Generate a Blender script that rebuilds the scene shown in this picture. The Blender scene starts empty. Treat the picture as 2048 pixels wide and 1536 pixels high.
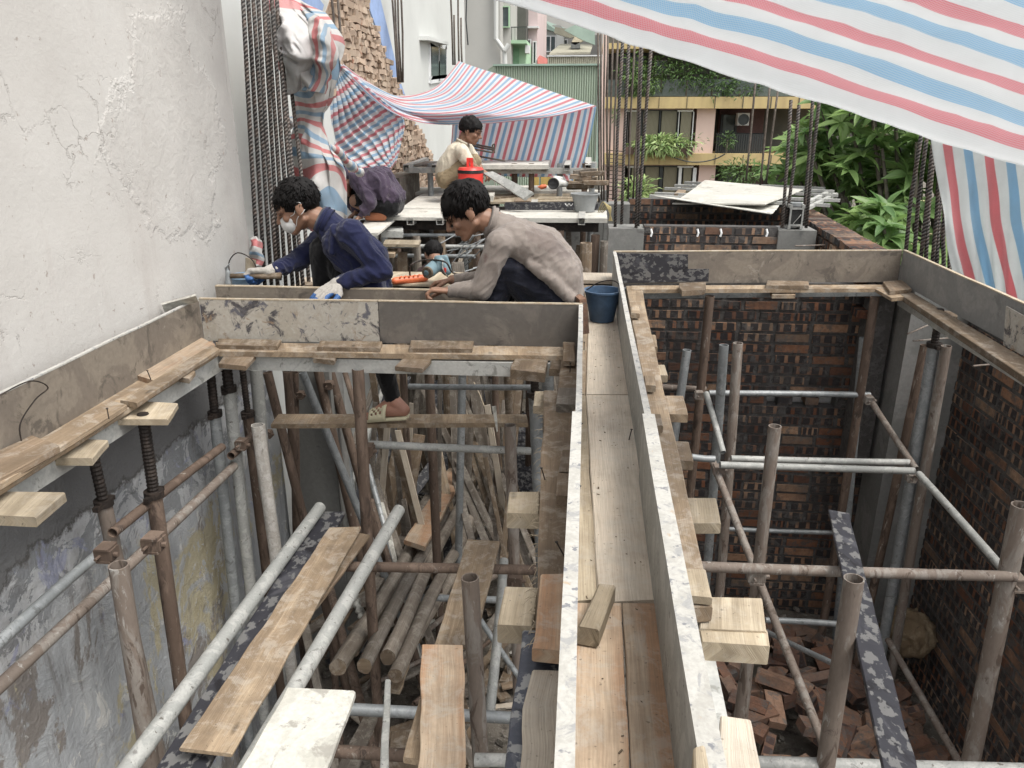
import bpy, bmesh, math, random
from mathutils import Vector, Matrix, noise
R = random.Random(11)
S = bpy.context.scene
COL = S.collection
# ------------------------------------------------------------ camera, sky, sun, exposure
H = .95; F = 1540.; PITCH = math.radians(19.4); YAW = math.radians(5.63)
cd = bpy.data.cameras.new('camera'); cam = bpy.data.objects.new('camera', cd); COL.objects.link(cam)
cam.location = (0, 0, H); cam.rotation_euler = (math.pi/2-PITCH, 0, YAW)
cd.sensor_width = 36; cd.lens = F/2048*36; cd.clip_start = .03; cd.clip_end = 2000
S.camera = cam
W = bpy.data.worlds.new('World'); S.world = W; W.use_nodes = True
wt = W.node_tree; bg = wt.nodes['Background']
sky = wt.nodes.new('ShaderNodeTexSky'); sky.sky_type = 'NISHITA'; sky.sun_disc = False
SUN_EL = math.radians(62); SUN_AZ = math.radians(120)
sky.sun_elevation = SUN_EL; sky.sun_rotation = SUN_AZ; sky.dust_density = 3; sky.air_density = 1.2
hs = wt.nodes.new('ShaderNodeHueSaturation'); hs.inputs['Saturation'].default_value = .10
wt.links.new(sky.outputs[0], hs.inputs['Color']); wt.links.new(hs.outputs[0], bg.inputs[0])
bg.inputs[1].default_value = .15
sl = bpy.data.lights.new('sun', 'SUN'); so = bpy.data.objects.new('sun', sl); COL.objects.link(so)
sl.energy = 1.5; sl.angle = math.radians(25); sl.color = (1, .95, .87)
sd = Vector((math.sin(SUN_AZ)*math.cos(SUN_EL), math.cos(SUN_AZ)*math.cos(SUN_EL), math.sin(SUN_EL)))
so.rotation_euler = sd.to_track_quat('Z', 'Y').to_euler(); so.location = (0, 0, 20)
vs = S.view_settings; vs.view_transform = 'Standard'; vs.look = 'None'; vs.exposure = .95; vs.gamma = 1; vs.use_curve_mapping = False

# ------------------------------------------------------------ geometry of the picture
FW = Vector((-math.sin(YAW)*math.cos(PITCH), math.cos(YAW)*math.cos(PITCH), -math.sin(PITCH)))
RT = Vector((math.cos(YAW), math.sin(YAW), 0)); UP = RT.cross(FW); C0 = Vector((0, 0, H))
def P(x, y, X=None, Y=None, Z=None, d=None):
    r = FW + RT*(x-1024)/F - UP*(y-768)/F
    if X is not None: t = X/r.x
    elif Y is not None: t = Y/r.y
    elif Z is not None: t = (Z-H)/r.z
    else: t = d
    return C0 + r*t
def pix(p):
    v = Vector(p)-C0; d = v.dot(FW)
    return 1024+F*v.dot(RT)/d, 768-F*v.dot(UP)/d, d

# ------------------------------------------------------------ objects
def tag(o, label=None, cat=None, group=None, kind=None):
    if label: o['label'] = label
    if cat: o['category'] = cat
    if group: o['group'] = group
    if kind: o['kind'] = kind
    return o
def thing(name, loc, label, cat, group=None):
    o = bpy.data.objects.new(name, None); COL.objects.link(o); o.location = loc; o.empty_display_size = .05
    return tag(o, label, cat, group)
class MB:
    def __init__(s): s.v = []; s.f = []; s.u = []; s.mi = []
    def face(s, idx, uv=None, mi=0):
        s.f.append(tuple(idx)); s.u.append(uv if uv else [(s.v[i][0]+s.v[i][1]*.37, s.v[i][2]+s.v[i][1]*.61) for i in idx]); s.mi.append(mi)
    def loft(s, rings, us=None, closed=True, cap0=True, cap1=True, mi=0, capmi=None):
        n = len(rings[0]); base = len(s.v)
        for r in rings: s.v += [tuple(p) for p in r]
        per = [0]
        for k in range(n):
            a = Vector(rings[0][k]); b = Vector(rings[0][(k+1) % n]); per.append(per[-1]+(a-b).length)
        if us is None:
            us = [0]
            for i in range(1, len(rings)):
                ca = sum((Vector(p) for p in rings[i-1]), Vector())/n; cb = sum((Vector(p) for p in rings[i]), Vector())/n
                us.append(us[-1]+(ca-cb).length)
        for i in range(len(rings)-1):
            for k in range(n if closed else n-1):
                k2 = (k+1) % n; a = base+i*n
                s.face((a+k, a+k2, a+n+k2, a+n+k), [(us[i], per[k]), (us[i], per[k+1]), (us[i+1], per[k+1]), (us[i+1], per[k])], mi)
        cm = mi if capmi is None else capmi
        if cap0: s.face([base+k for k in range(n)][::-1], [(us[0]+.01*math.cos(k), per[k]) for k in range(n)][::-1], cm)
        if cap1:
            a = base+(len(rings)-1)*n
            s.face([a+k for k in range(n)], [(us[-1]+.01*math.cos(k), per[k]) for k in range(n)], cm)
    def box(s, c, h, M=None, mi=0):
        c = Vector(c); M = M or Matrix.Identity(3)
        q = [c+M@Vector((sx*h[0], sy*h[1], sz*h[2])) for sz in (-1, 1) for sx, sy in ((-1, -1), (1, -1), (1, 1), (-1, 1))]
        b = len(s.v); s.v += [tuple(p) for p in q]
        for f in ((3, 2, 1, 0), (4, 5, 6, 7), (0, 1, 5, 4), (1, 2, 6, 5), (2, 3, 7, 6), (3, 0, 4, 7)):
            pts = [q[i] for i in f]; e1 = (pts[1]-pts[0]).length; e2 = (pts[2]-pts[1]).length
            uv = [(0, 0), (e1, 0), (e1, e2), (0, e2)]
            if e2 > e1: uv = [(0, 0), (0, e1), (e2, e1), (e2, 0)]
            s.face([b+i for i in f], uv, mi)
        return s
    def tube(s, pts, r, n=10, cap=True, mi=0):
        pts = [Vector(p) for p in pts]; rings = []
        prev = None
        for i, p in enumerate(pts):
            t = (pts[min(i+1, len(pts)-1)]-pts[max(i-1, 0)]).normalized()
            if prev is None:
                a = t.cross(Vector((0, 0, 1)) if abs(t.z) < .9 else Vector((1, 0, 0))).normalized()
            else: a = (prev-t*prev.dot(t)).normalized()
            prev = a; b = t.cross(a); rr = r[i] if isinstance(r, (list, tuple)) else r
            rings.append([p+(a*math.cos(2*math.pi*k/n)+b*math.sin(2*math.pi*k/n))*rr for k in range(n)])
        s.loft(rings, cap0=cap, cap1=cap, mi=mi); return s
    def lathe(s, prof, c, n=28, ax=None, mi=0):
        M = (Vector((0, 0, 1)).rotation_difference(Vector(ax)).to_matrix() if ax is not None else Matrix.Identity(3)); c = Vector(c)
        rings = [[c+M@Vector((r*math.cos(2*math.pi*k/n), r*math.sin(2*math.pi*k/n), z)) for k in range(n)] for r, z in prof]
        s.loft(rings); return s
    def build(s, name, mats, parent=None, smooth=False):
        me = bpy.data.meshes.new(name); me.from_pydata(s.v, [], s.f)
        ul = me.uv_layers.new(name='UVMap'); flat = []
        for u in s.u:
            for a, b in u: flat += [a, b]
        ul.data.foreach_set('uv', flat)
        if not isinstance(mats, (list, tuple)): mats = [mats]
        for m in mats: me.materials.append(m)
        me.polygons.foreach_set('material_index', s.mi)
        if smooth is True: me.polygons.foreach_set('use_smooth', [True]*len(s.f))
        me.update()
        o = bpy.data.objects.new(name, me); COL.objects.link(o)
        if parent:
            o.parent = parent; o.matrix_parent_inverse = Matrix.Translation(-parent.location)
            if parent.parent or parent.type == 'MESH': o.matrix_parent_inverse = Matrix.Identity(4)
            if parent.type == 'MESH' and parent.parent and parent.parent.type == 'EMPTY': pass
        if smooth == 'auto': autosmooth(me)
        return o
def autosmooth(me, ang=35):
    me.polygons.foreach_set('use_smooth', [True]*len(me.polygons))
    me.set_sharp_from_angle(angle=math.radians(ang))
def top(o, label, cat, group=None, kind=None): return tag(o, label, cat, group, kind)
def nz(p, s=1., o=0.): return noise.noise(Vector((p[0]*s+o, p[1]*s-o, p[2]*s+o*.5)))

def plankmesh(mb, q, t, seg=8, jit=.002, rough=None, ch=.003, warp=.0):
    """q = near-left, near-right, far-right, far-left corners of the top face (world); t = thickness."""
    a, b, c, d = [Vector(p) for p in q]
    n = ((b-a).cross(d-a)).normalized()
    if n.z < 0 and abs(n.z) > .2: n = -n
    rings = []; o = R.random()*90
    for i in range(seg+1):
        s = i/seg
        l = a.lerp(d, s); r = b.lerp(c, s)
        w = (r-l).normalized(); k = o+s*(a-d).length*7
        jl = jit*(noise.noise(Vector((k, 1, 0)))*2); jr = jit*(noise.noise(Vector((k, 9, 0)))*2)
        l = l+w*jl; r = r+w*jr
        if warp: l = l+n*warp*math.sin(s*3.1+o); r = r+n*warp*math.sin(s*2.7+o*2)
        if i in (0, seg): # uneven sawn ends
            e = (d-a).normalized()*(jit*1.5); l = l+e*R.uniform(-1, 1); r = r+e*R.uniform(-1, 1)
        rings.append([l+w*ch, r-w*ch, r-n*ch, r-n*(t-ch), r-w*ch-n*t, l+w*ch-n*t, l-n*(t-ch), l-n*ch])
    u0 = R.random()*20
    mb.loft([x[::-1] for x in rings], us=[u0+(a-d).length*i/seg for i in range(seg+1)])
    return mb
def plank(name, q, t, m, label=None, cat='plank', group=None, parent=None, **kw):
    o = plankmesh(MB(), q, t, **kw).build(name, m, parent)
    if label: tag(o, label, cat, group)
    return o
def pq(z, *xy):
    """pixel corners on height z (one number or four)"""
    if not isinstance(z, (list, tuple)): z = [z]*4
    return [P(x, y, Z=zz) for (x, y), zz in zip(xy, z)]
def bar_q(A, B, w, up=(0, 0, 1)):
    A = Vector(A); B = Vector(B); s = (B-A).cross(Vector(up)).normalized()*w/2
    return [A-s, A+s, B+s, B-s]
def pipemesh(mb, A, B, r, n=16, bend=.0, wall=.86, seg=8, crust=0):
    A = Vector(A); B = Vector(B); t = (B-A).normalized()
    a = t.cross(Vector((0, 0, 1)) if abs(t.z) < .9 else Vector((1, 0, 0))).normalized(); b = t.cross(a)
    off = R.random()*50; bd = (a*R.uniform(-1, 1)+b*R.uniform(-1, 1))*bend
    def ring(c, rr, k=0): return [c+(a*math.cos(2*math.pi*j/n)+b*math.sin(2*math.pi*j/n))*(rr+(crust*abs(noise.noise(Vector((j*.9, k*1.3, off))))*1.6 if crust else 0)) for j in range(n)]
    cs = [A.lerp(B, i/seg)+bd*math.sin(math.pi*i/seg) for i in range(seg+1)]
    L = (B-A).length; e = min(.12, L*.2)
    rings = [ring(cs[0]+t*e, r*wall), ring(cs[0], r*wall)]+[ring(c, r, i) for i, c in enumerate(cs)]+[ring(cs[-1], r*wall), ring(cs[-1]-t*e, r*wall)]
    us = [off, off]+[off+L*i/seg for i in range(seg+1)]+[off+L]*2
    mb.loft(rings, us=us); return mb
def pipe(name, A, B, r, m, label=None, cat='pipe', group=None, parent=None, **kw):
    o = pipemesh(MB(), A, B, r, **kw).build(name, m, parent, smooth='auto')
    if label: tag(o, label, cat, group)
    return o
def sqtube(mb, A, B, w, h, wall=.004, up=(0, 0, 1)):
    A = Vector(A); B = Vector(B); t = (B-A).normalized(); s = t.cross(Vector(up)).normalized(); n = s.cross(t)
    def ring(c, dw): x = w/2-dw; y = h/2-dw; return [c-s*x-n*y, c+s*x-n*y, c+s*x+n*y, c-s*x+n*y]
    L = (B-A).length; e = min(.1, L*.2); o = R.random()*20
    mb.loft([ring(A+t*e, wall), ring(A, wall), ring(A, 0), ring(B, 0), ring(B, wall), ring(B-t*e, wall)], us=[o, o, o, o+L, o+L, o+L]); return mb
def copyobj(o, parent=None):
    c = o.copy(); COL.objects.link(c)
    if parent: c.parent = parent
    return c

# ------------------------------------------------------------ materials
class NB:
    def __init__(s, name, rough=.8, spec=.3, metal=0):
        s.m = bpy.data.materials.new(name); s.m.use_nodes = True; s.t = s.m.node_tree; s.b = s.t.nodes['Principled BSDF']
        s.b.inputs['Roughness'].default_value = rough; s.b.inputs['Specular IOR Level'].default_value = spec; s.b.inputs['Metallic'].default_value = metal
        s.tc = s.t.nodes.new('ShaderNodeTexCoord'); s.oi = s.t.nodes.new('ShaderNodeObjectInfo')
    def put(s, sock, v):
        if isinstance(v, bpy.types.NodeSocket): s.t.links.new(v, sock)
        elif isinstance(v, (tuple, list)) and len(v) == 3 and sock.type == 'RGBA': sock.default_value = (*v, 1)
        else: sock.default_value = v
    def map(s, vec, scale=(1, 1, 1), rnd=True, rot=(0, 0, 0)):
        n = s.t.nodes.new('ShaderNodeMapping'); s.t.links.new(vec, n.inputs[0]); n.inputs['Scale'].default_value = scale; n.inputs['Rotation'].default_value = rot
        if rnd:
            c = s.t.nodes.new('ShaderNodeCombineXYZ'); mm = s.math('MULTIPLY', s.oi.outputs['Random'], 37.)
            for i in range(3): s.t.links.new(mm, c.inputs[i])
            s.t.links.new(c.outputs[0], n.inputs['Location'])
        return n.outputs[0]
    def noise(s, vec, scale=5, detail=5, rough=.6, dist=0., out=0):
        n = s.t.nodes.new('ShaderNodeTexNoise'); s.t.links.new(vec, n.inputs['Vector'])
        n.inputs['Scale'].default_value = scale; n.inputs['Detail'].default_value = detail; n.inputs['Roughness'].default_value = rough; n.inputs['Distortion'].default_value = dist
        return n.outputs[out]
    def vor(s, vec, scale=5, feature='F1', rnd=1., out='Distance'):
        n = s.t.nodes.new('ShaderNodeTexVoronoi'); n.feature = feature; s.t.links.new(vec, n.inputs['Vector']); n.inputs['Scale'].default_value = scale
        n.inputs['Randomness'].default_value = rnd; return n.outputs[out]
    def wave(s, vec, scale, dist=0, det=2, dirn='X', prof='SIN'):
        n = s.t.nodes.new('ShaderNodeTexWave'); n.bands_direction = dirn; n.wave_profile = prof; s.t.links.new(vec, n.inputs['Vector'])
        n.inputs['Scale'].default_value = scale; n.inputs['Distortion'].default_value = dist; n.inputs['Detail'].default_value = det; return n.outputs['Fac']
    def ramp(s, fac, stops, interp='LINEAR'):
        n = s.t.nodes.new('ShaderNodeValToRGB'); s.t.links.new(fac, n.inputs[0]); cr = n.color_ramp; cr.interpolation = interp
        k4 = lambda c: (c, c, c, 1) if isinstance(c, (int, float)) else (*c, 1)
        cr.elements[0].position = stops[0][0]; cr.elements[0].color = k4(stops[0][1]); cr.elements[1].position = stops[-1][0]; cr.elements[1].color = k4(stops[-1][1])
        for p, c in stops[1:-1]: e = cr.elements.new(p); e.color = k4(c)
        return n.outputs[0]
    def mix(s, fac, a, b, mode='MIX'):
        n = s.t.nodes.new('ShaderNodeMix'); n.data_type = 'RGBA'; n.blend_type = mode
        s.put(n.inputs['Factor'], fac); s.put(n.inputs['A'], a); s.put(n.inputs['B'], b); return n.outputs['Result']
    def math(s, op, a, b=0., clamp=False):
        n = s.t.nodes.new('ShaderNodeMath'); n.operation = op; n.use_clamp = clamp; s.put(n.inputs[0], a)
        if op not in ('FRACT', 'ABSOLUTE', 'FLOOR'): s.put(n.inputs[1], b)
        return n.outputs[0]
    def sep(s, vec):
        n = s.t.nodes.new('ShaderNodeSeparateXYZ'); s.t.links.new(vec, n.inputs[0]); return n.outputs
    def col(s, c): s.put(s.b.inputs['Base Color'], c)
    def bump(s, h, dist=.005, st=1.):
        n = s.t.nodes.new('ShaderNodeBump'); s.put(n.inputs['Height'], h); n.inputs['Distance'].default_value = dist; n.inputs['Strength'].default_value = st
        s.t.links.new(n.outputs[0], s.b.inputs['Normal'])
    def vary(s, c, lo=.8, hi=1.2):
        v = s.t.nodes.new('ShaderNodeMapRange'); s.t.links.new(s.oi.outputs['Random'], v.inputs[0]); v.inputs[3].default_value = lo; v.inputs[4].default_value = hi
        n = s.t.nodes.new('ShaderNodeHueSaturation'); s.put(n.inputs['Color'], c); s.t.links.new(v.outputs[0], n.inputs['Value']); return n.outputs[0]

def m_wood(name, light, dark, grime=.35, stain=(.1, .075, .055), cement=.15, rough=.8, knots=True, cem=(.42, .39, .34), heart=None):
    n = NB(name, rough)
    uv = n.tc.outputs['UV']; g = n.noise(n.map(uv, (2.2, 55, 1)), 1, 6, .65, .6)
    c = n.mix(n.ramp(g, [(.3, 0.), (.68, 1.)]), dark, light)
    hz_ = n.noise(n.map(uv, (.9, 10, 1)), 1, 3, .55, .4)
    c = n.mix(n.ramp(hz_, [(.46, 0.), (.56, .75)]), c, heart or tuple(x*.72 for x in dark))
    f = n.noise(n.map(uv, (9, 300, 1)), 1, 3, .5)
    c = n.mix(n.ramp(f, [(.35, .35), (.6, 0.)]), c, tuple(x*.55 for x in dark))
    if knots:
        v = n.vor(n.map(uv, (3.2, 9, 1)), 1, rnd=1.)
        c = n.mix(n.ramp(v, [(.05, .85), (.11, 0.)]), c, tuple(x*.3 for x in dark))
        sw = n.wave(n.map(uv, (1.5, 14, 1)), 1.2, 6, 2, 'Y')
        c = n.mix(n.ramp(sw, [(.0, .14), (.3, 0.)]), c, tuple(x*.7 for x in dark))
    ob = n.map(n.tc.outputs['Object'], (1, 1, 1))
    b = n.noise(ob, 6, 6, .7); c = n.mix(n.math('MULTIPLY', n.ramp(b, [(.42, 0.), (.62, 1.)]), grime), c, stain)
    d = n.noise(ob, 14, 8, .75, .5); c = n.mix(n.math('MULTIPLY', n.ramp(d, [(.5, 0.), (.6, 1.)]), cement), c, cem)
    sp = n.noise(ob, 110, 2, .5); c = n.mix(n.ramp(sp, [(.25, .5), (.32, 0.)]), c, tuple(x*.4 for x in stain))
    n.col(n.vary(c, .8, 1.15)); n.bump(n.mix(.5, g, f), .004, .7); return n.m
def m_patch(name, cols, scale=4, stops=(.4, .5, .6), rough=.7, bump=.003, fine=60, spec=.3, streak=None, metal=0, dist=.8, vary=(.92, 1.08), fleck=None):
    """layers of blotches: cols = list of colours"""
    n = NB(name, rough, spec, metal); ob = n.map(n.tc.outputs['Object'], streak or (1, 1, 1))
    c = cols[0]
    for i, cc in enumerate(cols[1:]):
        v = n.noise(ob, scale*(1+.7*i), 8, .68, dist)
        st = stops[i % len(stops)]
        mp = n.t.nodes.new('ShaderNodeMapping'); n.t.links.new(ob, mp.inputs[0]); mp.inputs['Location'].default_value = (i*7.3, i*3.1, i)
        v = n.noise(mp.outputs[0], scale*(1+.7*i), 8, .68, dist)
        c = n.mix(n.ramp(v, [(st, 0.), (st+.06, 1.)]), c, cc)
    f = n.noise(ob, fine, 4, .6); c = n.mix(n.ramp(f, [(.3, .3), (.65, 0.)]), c, tuple(x*.5 for x in cols[0]))
    if fleck:
        fl = n.noise(ob, fleck[1], 3, .6); c = n.mix(n.ramp(fl, [(fleck[2], 0.), (fleck[2]+.04, .9)]), c, fleck[0])
    n.col(n.vary(c, *vary)); n.bump(n.mix(.5, f, n.noise(ob, scale*2, 8, .7)), bump, .8); return n.m

M = {}
M['pine'] = m_wood('pine', (.41, .32, .22), (.26, .19, .125), .45, cement=.35)
M['pine2'] = m_wood('pine_pale', (.49, .42, .315), (.36, .295, .205), .3, cement=.25)
M['brownwood'] = m_wood('brown_wood', (.29, .215, .15), (.18, .13, .085), .45, cement=.28)
M['orangewood'] = m_wood('orange_wood', (.54, .43, .315), (.40, .29, .20), .32, cement=.4, heart=(.40, .215, .115))
M['oldwood'] = m_wood('old_wood', (.24, .185, .13), (.14, .10, .065), .55, cement=.3)
M['greywood'] = m_wood('grey_wood', (.27, .24, .205), (.15, .13, .11), .45, cement=.35)
M['log'] = m_wood('log_bark', (.42, .37, .31), (.25, .21, .17), .35, cement=.45)
M['paleply'] = m_wood('pale_ply', (.54, .475, .39), (.46, .40, .325), .22, cement=.35, heart=(.46, .39, .31), knots=False)
M['whiteboard'] = m_patch('cement_crusted_board', [(.50, .49, .44), (.60, .59, .54), (.36, .345, .31), (.20, .19, .18)], 5, (.45, .52, .62), .75, .004, 70)
M['deckply'] = m_patch('pale_deck_board', [(.46, .45, .41), (.54, .52, .47), (.33, .31, .27)], 3, (.48, .57), .8, .003, 50)
M['formbrown'] = m_patch('worn_brown_form_board', [(.17, .145, .12), (.215, .185, .15), (.11, .095, .08), (.27, .24, .20)], 5, (.47, .55, .62), .55, .0015, 50, vary=(.98, 1.02))
M['formdark'] = m_patch('dark_form_board', [(.115, .105, .095), (.15, .135, .12), (.075, .07, .066)], 3, (.48, .58), .5, .0015, 40, vary=(.98, 1.02))
M['formlight'] = m_patch('mottled_form_board', [(.36, .33, .28), (.40, .375, .33), (.055, .052, .06), (.25, .17, .11), (.10, .10, .12)], 5.5, (.42, .54, .60, .57), .65, .002, 70, vary=(.98, 1.02))
M['formgrey'] = m_patch('grey_film_form_board', [(.20, .20, .195), (.245, .24, .23), (.155, .155, .15)], 4, (.5, .6), .5, .001, 50, vary=(.98, 1.02))
M['film'] = m_patch('black_film_board', [(.035, .035, .042), (.07, .07, .08), (.016, .015, .018)], 6, (.55, .58), .45, .002, 60, fleck=((.15, .148, .145), 44, .53), streak=(.7, .45, 1))
M['filmblue'] = m_patch('blue_black_film_board', [(.055, .06, .078), (.10, .105, .12), (.025, .027, .035)], 8, (.5, .58), .5, .002, 60, fleck=((.24, .24, .235), 30, .54))
M['whiteedge'] = m_patch('whitewashed_edge', [(.385, .375, .345), (.44, .43, .40), (.30, .30, .295), (.40, .31, .22)], 14, (.45, .54, .64), .85, .001, 120, vary=(.98, 1.02), fleck=((.16, .165, .18), 34, .62))
M['tanedge'] = m_patch('tan_board_edge', [(.40, .33, .24), (.48, .42, .33), (.26, .20, .14)], 20, (.5, .6), .8, .001, 120)
M['galv'] = m_patch('galvanised_steel', [(.24, .255, .26), (.31, .325, .33), (.15, .155, .155), (.42, .42, .40)], 12, (.5, .58, .64), .5, .0008, 90, .5, metal=.25)
M['galvpale'] = m_patch('cement_dusted_steel', [(.30, .305, .29), (.39, .39, .37), (.19, .185, .175)], 14, (.5, .6), .6, .001, 120, .4, metal=.05, fleck=((.10, .09, .08), 40, .66))
M['rust'] = m_patch('rusty_steel', [(.115, .082, .063), (.165, .12, .093), (.065, .047, .038), (.28, .25, .215)], 11, (.5, .56, .61), .78, .002, 110, .3, streak=(1, 1, .3), metal=.1)
M['rustgrey'] = m_patch('rusty_grey_steel', [(.19, .155, .13), (.25, .225, .20), (.10, .075, .06), (.36, .345, .32)], 13, (.5, .56, .60), .75, .0025, 110, .3, streak=(1, 1, .28), metal=.1)
M['crust'] = m_patch('cement_crust', [(.40, .375, .34), (.48, .46, .43), (.26, .24, .21)], 25, (.5, .6), .9, .008, 120)
M['steelpale'] = m_patch('pale_square_tube', [(.36, .365, .35), (.46, .46, .435), (.24, .24, .22), (.17, .13, .10)], 9, (.45, .58, .66), .6, .001, 80, .4, metal=.05)
M['steeldark'] = m_patch('dark_thread_steel', [(.030, .024, .021), (.055, .042, .035)], 18, (.5,), .6, .001, 120, .4, metal=.4)
M['concrete'] = m_patch('grey_concrete', [(.19, .19, .18), (.235, .23, .22), (.14, .135, .13)], 3, (.5, .6), .85, .003, 45, vary=(.97, 1.03))
M['mortar'] = m_patch('dark_mortar', [(.085, .08, .077), (.12, .115, .11), (.055, .052, .05)], 18, (.5, .58), .95, .01, 90)
M['scrap'] = m_patch('scrap', [(.20, .18, .15), (.36, .33, .29), (.09, .08, .07)], 20, (.5, .6), .85, .003, 90, vary=(.6, 1.4))
M['blackplastic'] = m_patch('black_plastic', [(.02, .02, .02), (.04, .04, .04)], 10, (.5,), .5)
def solid(name, c, rough=.6, spec=.4, metal=0, var=.12, sc=12, bump=.001):
    n = NB(name, rough, spec, metal); v = n.noise(n.tc.outputs['Object'], sc, 6, .65)
    n.col(n.mix(n.ramp(v, [(.3, 0.), (.7, 1.)]), tuple(x*(1-var*1.6) for x in c), tuple(min(1, x*(1+var)) for x in c))); n.bump(v, bump, .6); return n.m
def m_rebar(name, c1, c2):
    n = NB(name, .65, .4, .4); uv = n.tc.outputs['UV']
    w = n.wave(n.map(uv, (1, 1, 1), False, (0, 0, .5)), 17, .3, 1, 'X')
    g = n.noise(n.tc.outputs['Object'], 20, 5, .7)
    c = n.mix(n.ramp(w, [(.35, 0.), (.65, 1.)]), c1, c2); c = n.mix(n.ramp(g, [(.45, 0.), (.6, .5)]), c, (.14, .10, .08))
    n.col(n.vary(c, .8, 1.2)); n.bump(w, .004, .9); return n.m
M['rebar'] = m_rebar('ribbed_rebar', (.020, .019, .019), (.125, .117, .11))
M['rebarfar'] = solid('far_rebar', (.12, .10, .085), .7, .3, .2, .3, 40)
# rendered party wall: off white with stains, hairline cracks and a rough repaired patch
def m_plaster():
    n = NB('old_white_render', .92, .15); ob = n.tc.outputs['Object']
    c = n.mix(n.ramp(n.noise(ob, .9, 8, .6), [(.35, 0.), (.65, 1.)]), (.455, .435, .41), (.535, .52, .495))
    c = n.mix(n.ramp(n.noise(n.map(ob, (1, 3, .35), False), 1.1, 6, .7), [(.5, 0.), (.72, .6)]), c, (.40, .365, .34))
    z = n.sep(ob)[2]; y = n.sep(ob)[1]
    # grey damp at the free edge and a purplish wash low down
    e = n.math('ADD', y, n.math('MULTIPLY', n.noise(ob, 2.5, 6, .7), .8))
    c = n.mix(n.ramp(n.math('SUBTRACT', e, 3.3), [(.35, 0.), (.95, .75)]), c, (.27, .26, .25))
    wob = n.t.nodes.new('ShaderNodeVectorMath'); wob.operation = 'ADD'; n.t.links.new(ob, wob.inputs[0])
    sc = n.t.nodes.new('ShaderNodeVectorMath'); sc.operation = 'SCALE'; sc.inputs['Scale'].default_value = .22
    n.t.links.new(n.noise(ob, 5, 6, .7, out=1), sc.inputs[0]); n.t.links.new(sc.outputs[0], wob.inputs[1])
    cr = n.vor(wob.outputs[0], 2.1, 'DISTANCE_TO_EDGE'); line = n.ramp(cr, [(.002, 1.), (.009, 0.)])
    pv = n.t.nodes.new('ShaderNodeVectorMath'); pv.operation = 'DISTANCE'; n.t.links.new(wob.outputs[0], pv.inputs[0]); pv.inputs[1].default_value = (-1.70, 3.42, .98)
    rp = n.ramp(n.math('ADD', pv.outputs['Value'], n.math('MULTIPLY', n.math('SUBTRACT', n.noise(ob, 2.2, 6, .7), .5), .9)), [(.42, 1.), (.47, 0.)]); c = n.mix(n.math('MULTIPLY', rp, .16), c, (.40, .375, .35))
    patch = n.ramp(n.noise(ob, 1.3, 3, .5), [(.54, 0.), (.6, 1.)])
    cr2 = n.vor(wob.outputs[0], 7, 'DISTANCE_TO_EDGE'); l2 = n.math('MULTIPLY', n.ramp(cr2, [(.004, 1.), (.02, 0.)]), n.ramp(n.noise(ob, 2.7, 4, .6), [(.56, 0.), (.64, 1.)]))
    ln = n.math('MAXIMUM', n.math('MULTIPLY', line, patch), l2)
    c = n.mix(n.math('MULTIPLY', ln, .22), c, (.28, .235, .20))
    fl = n.ramp(n.noise(ob, 26, 4, .7), [(.655, 0.), (.69, .7)]); c = n.mix(fl, c, (.28, .24, .21))
    n.col(c); hh = n.math('SUBTRACT', n.noise(ob, 30, 8, .75), n.math('MULTIPLY', ln, 1.2))
    hh = n.math('ADD', hh, n.math('MULTIPLY', n.noise(ob, 16, 9, .7, .5), n.math('MULTIPLY', rp, 2.2))); n.bump(hh, .0035, .75); return n.m
M['plaster'] = m_plaster()
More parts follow.
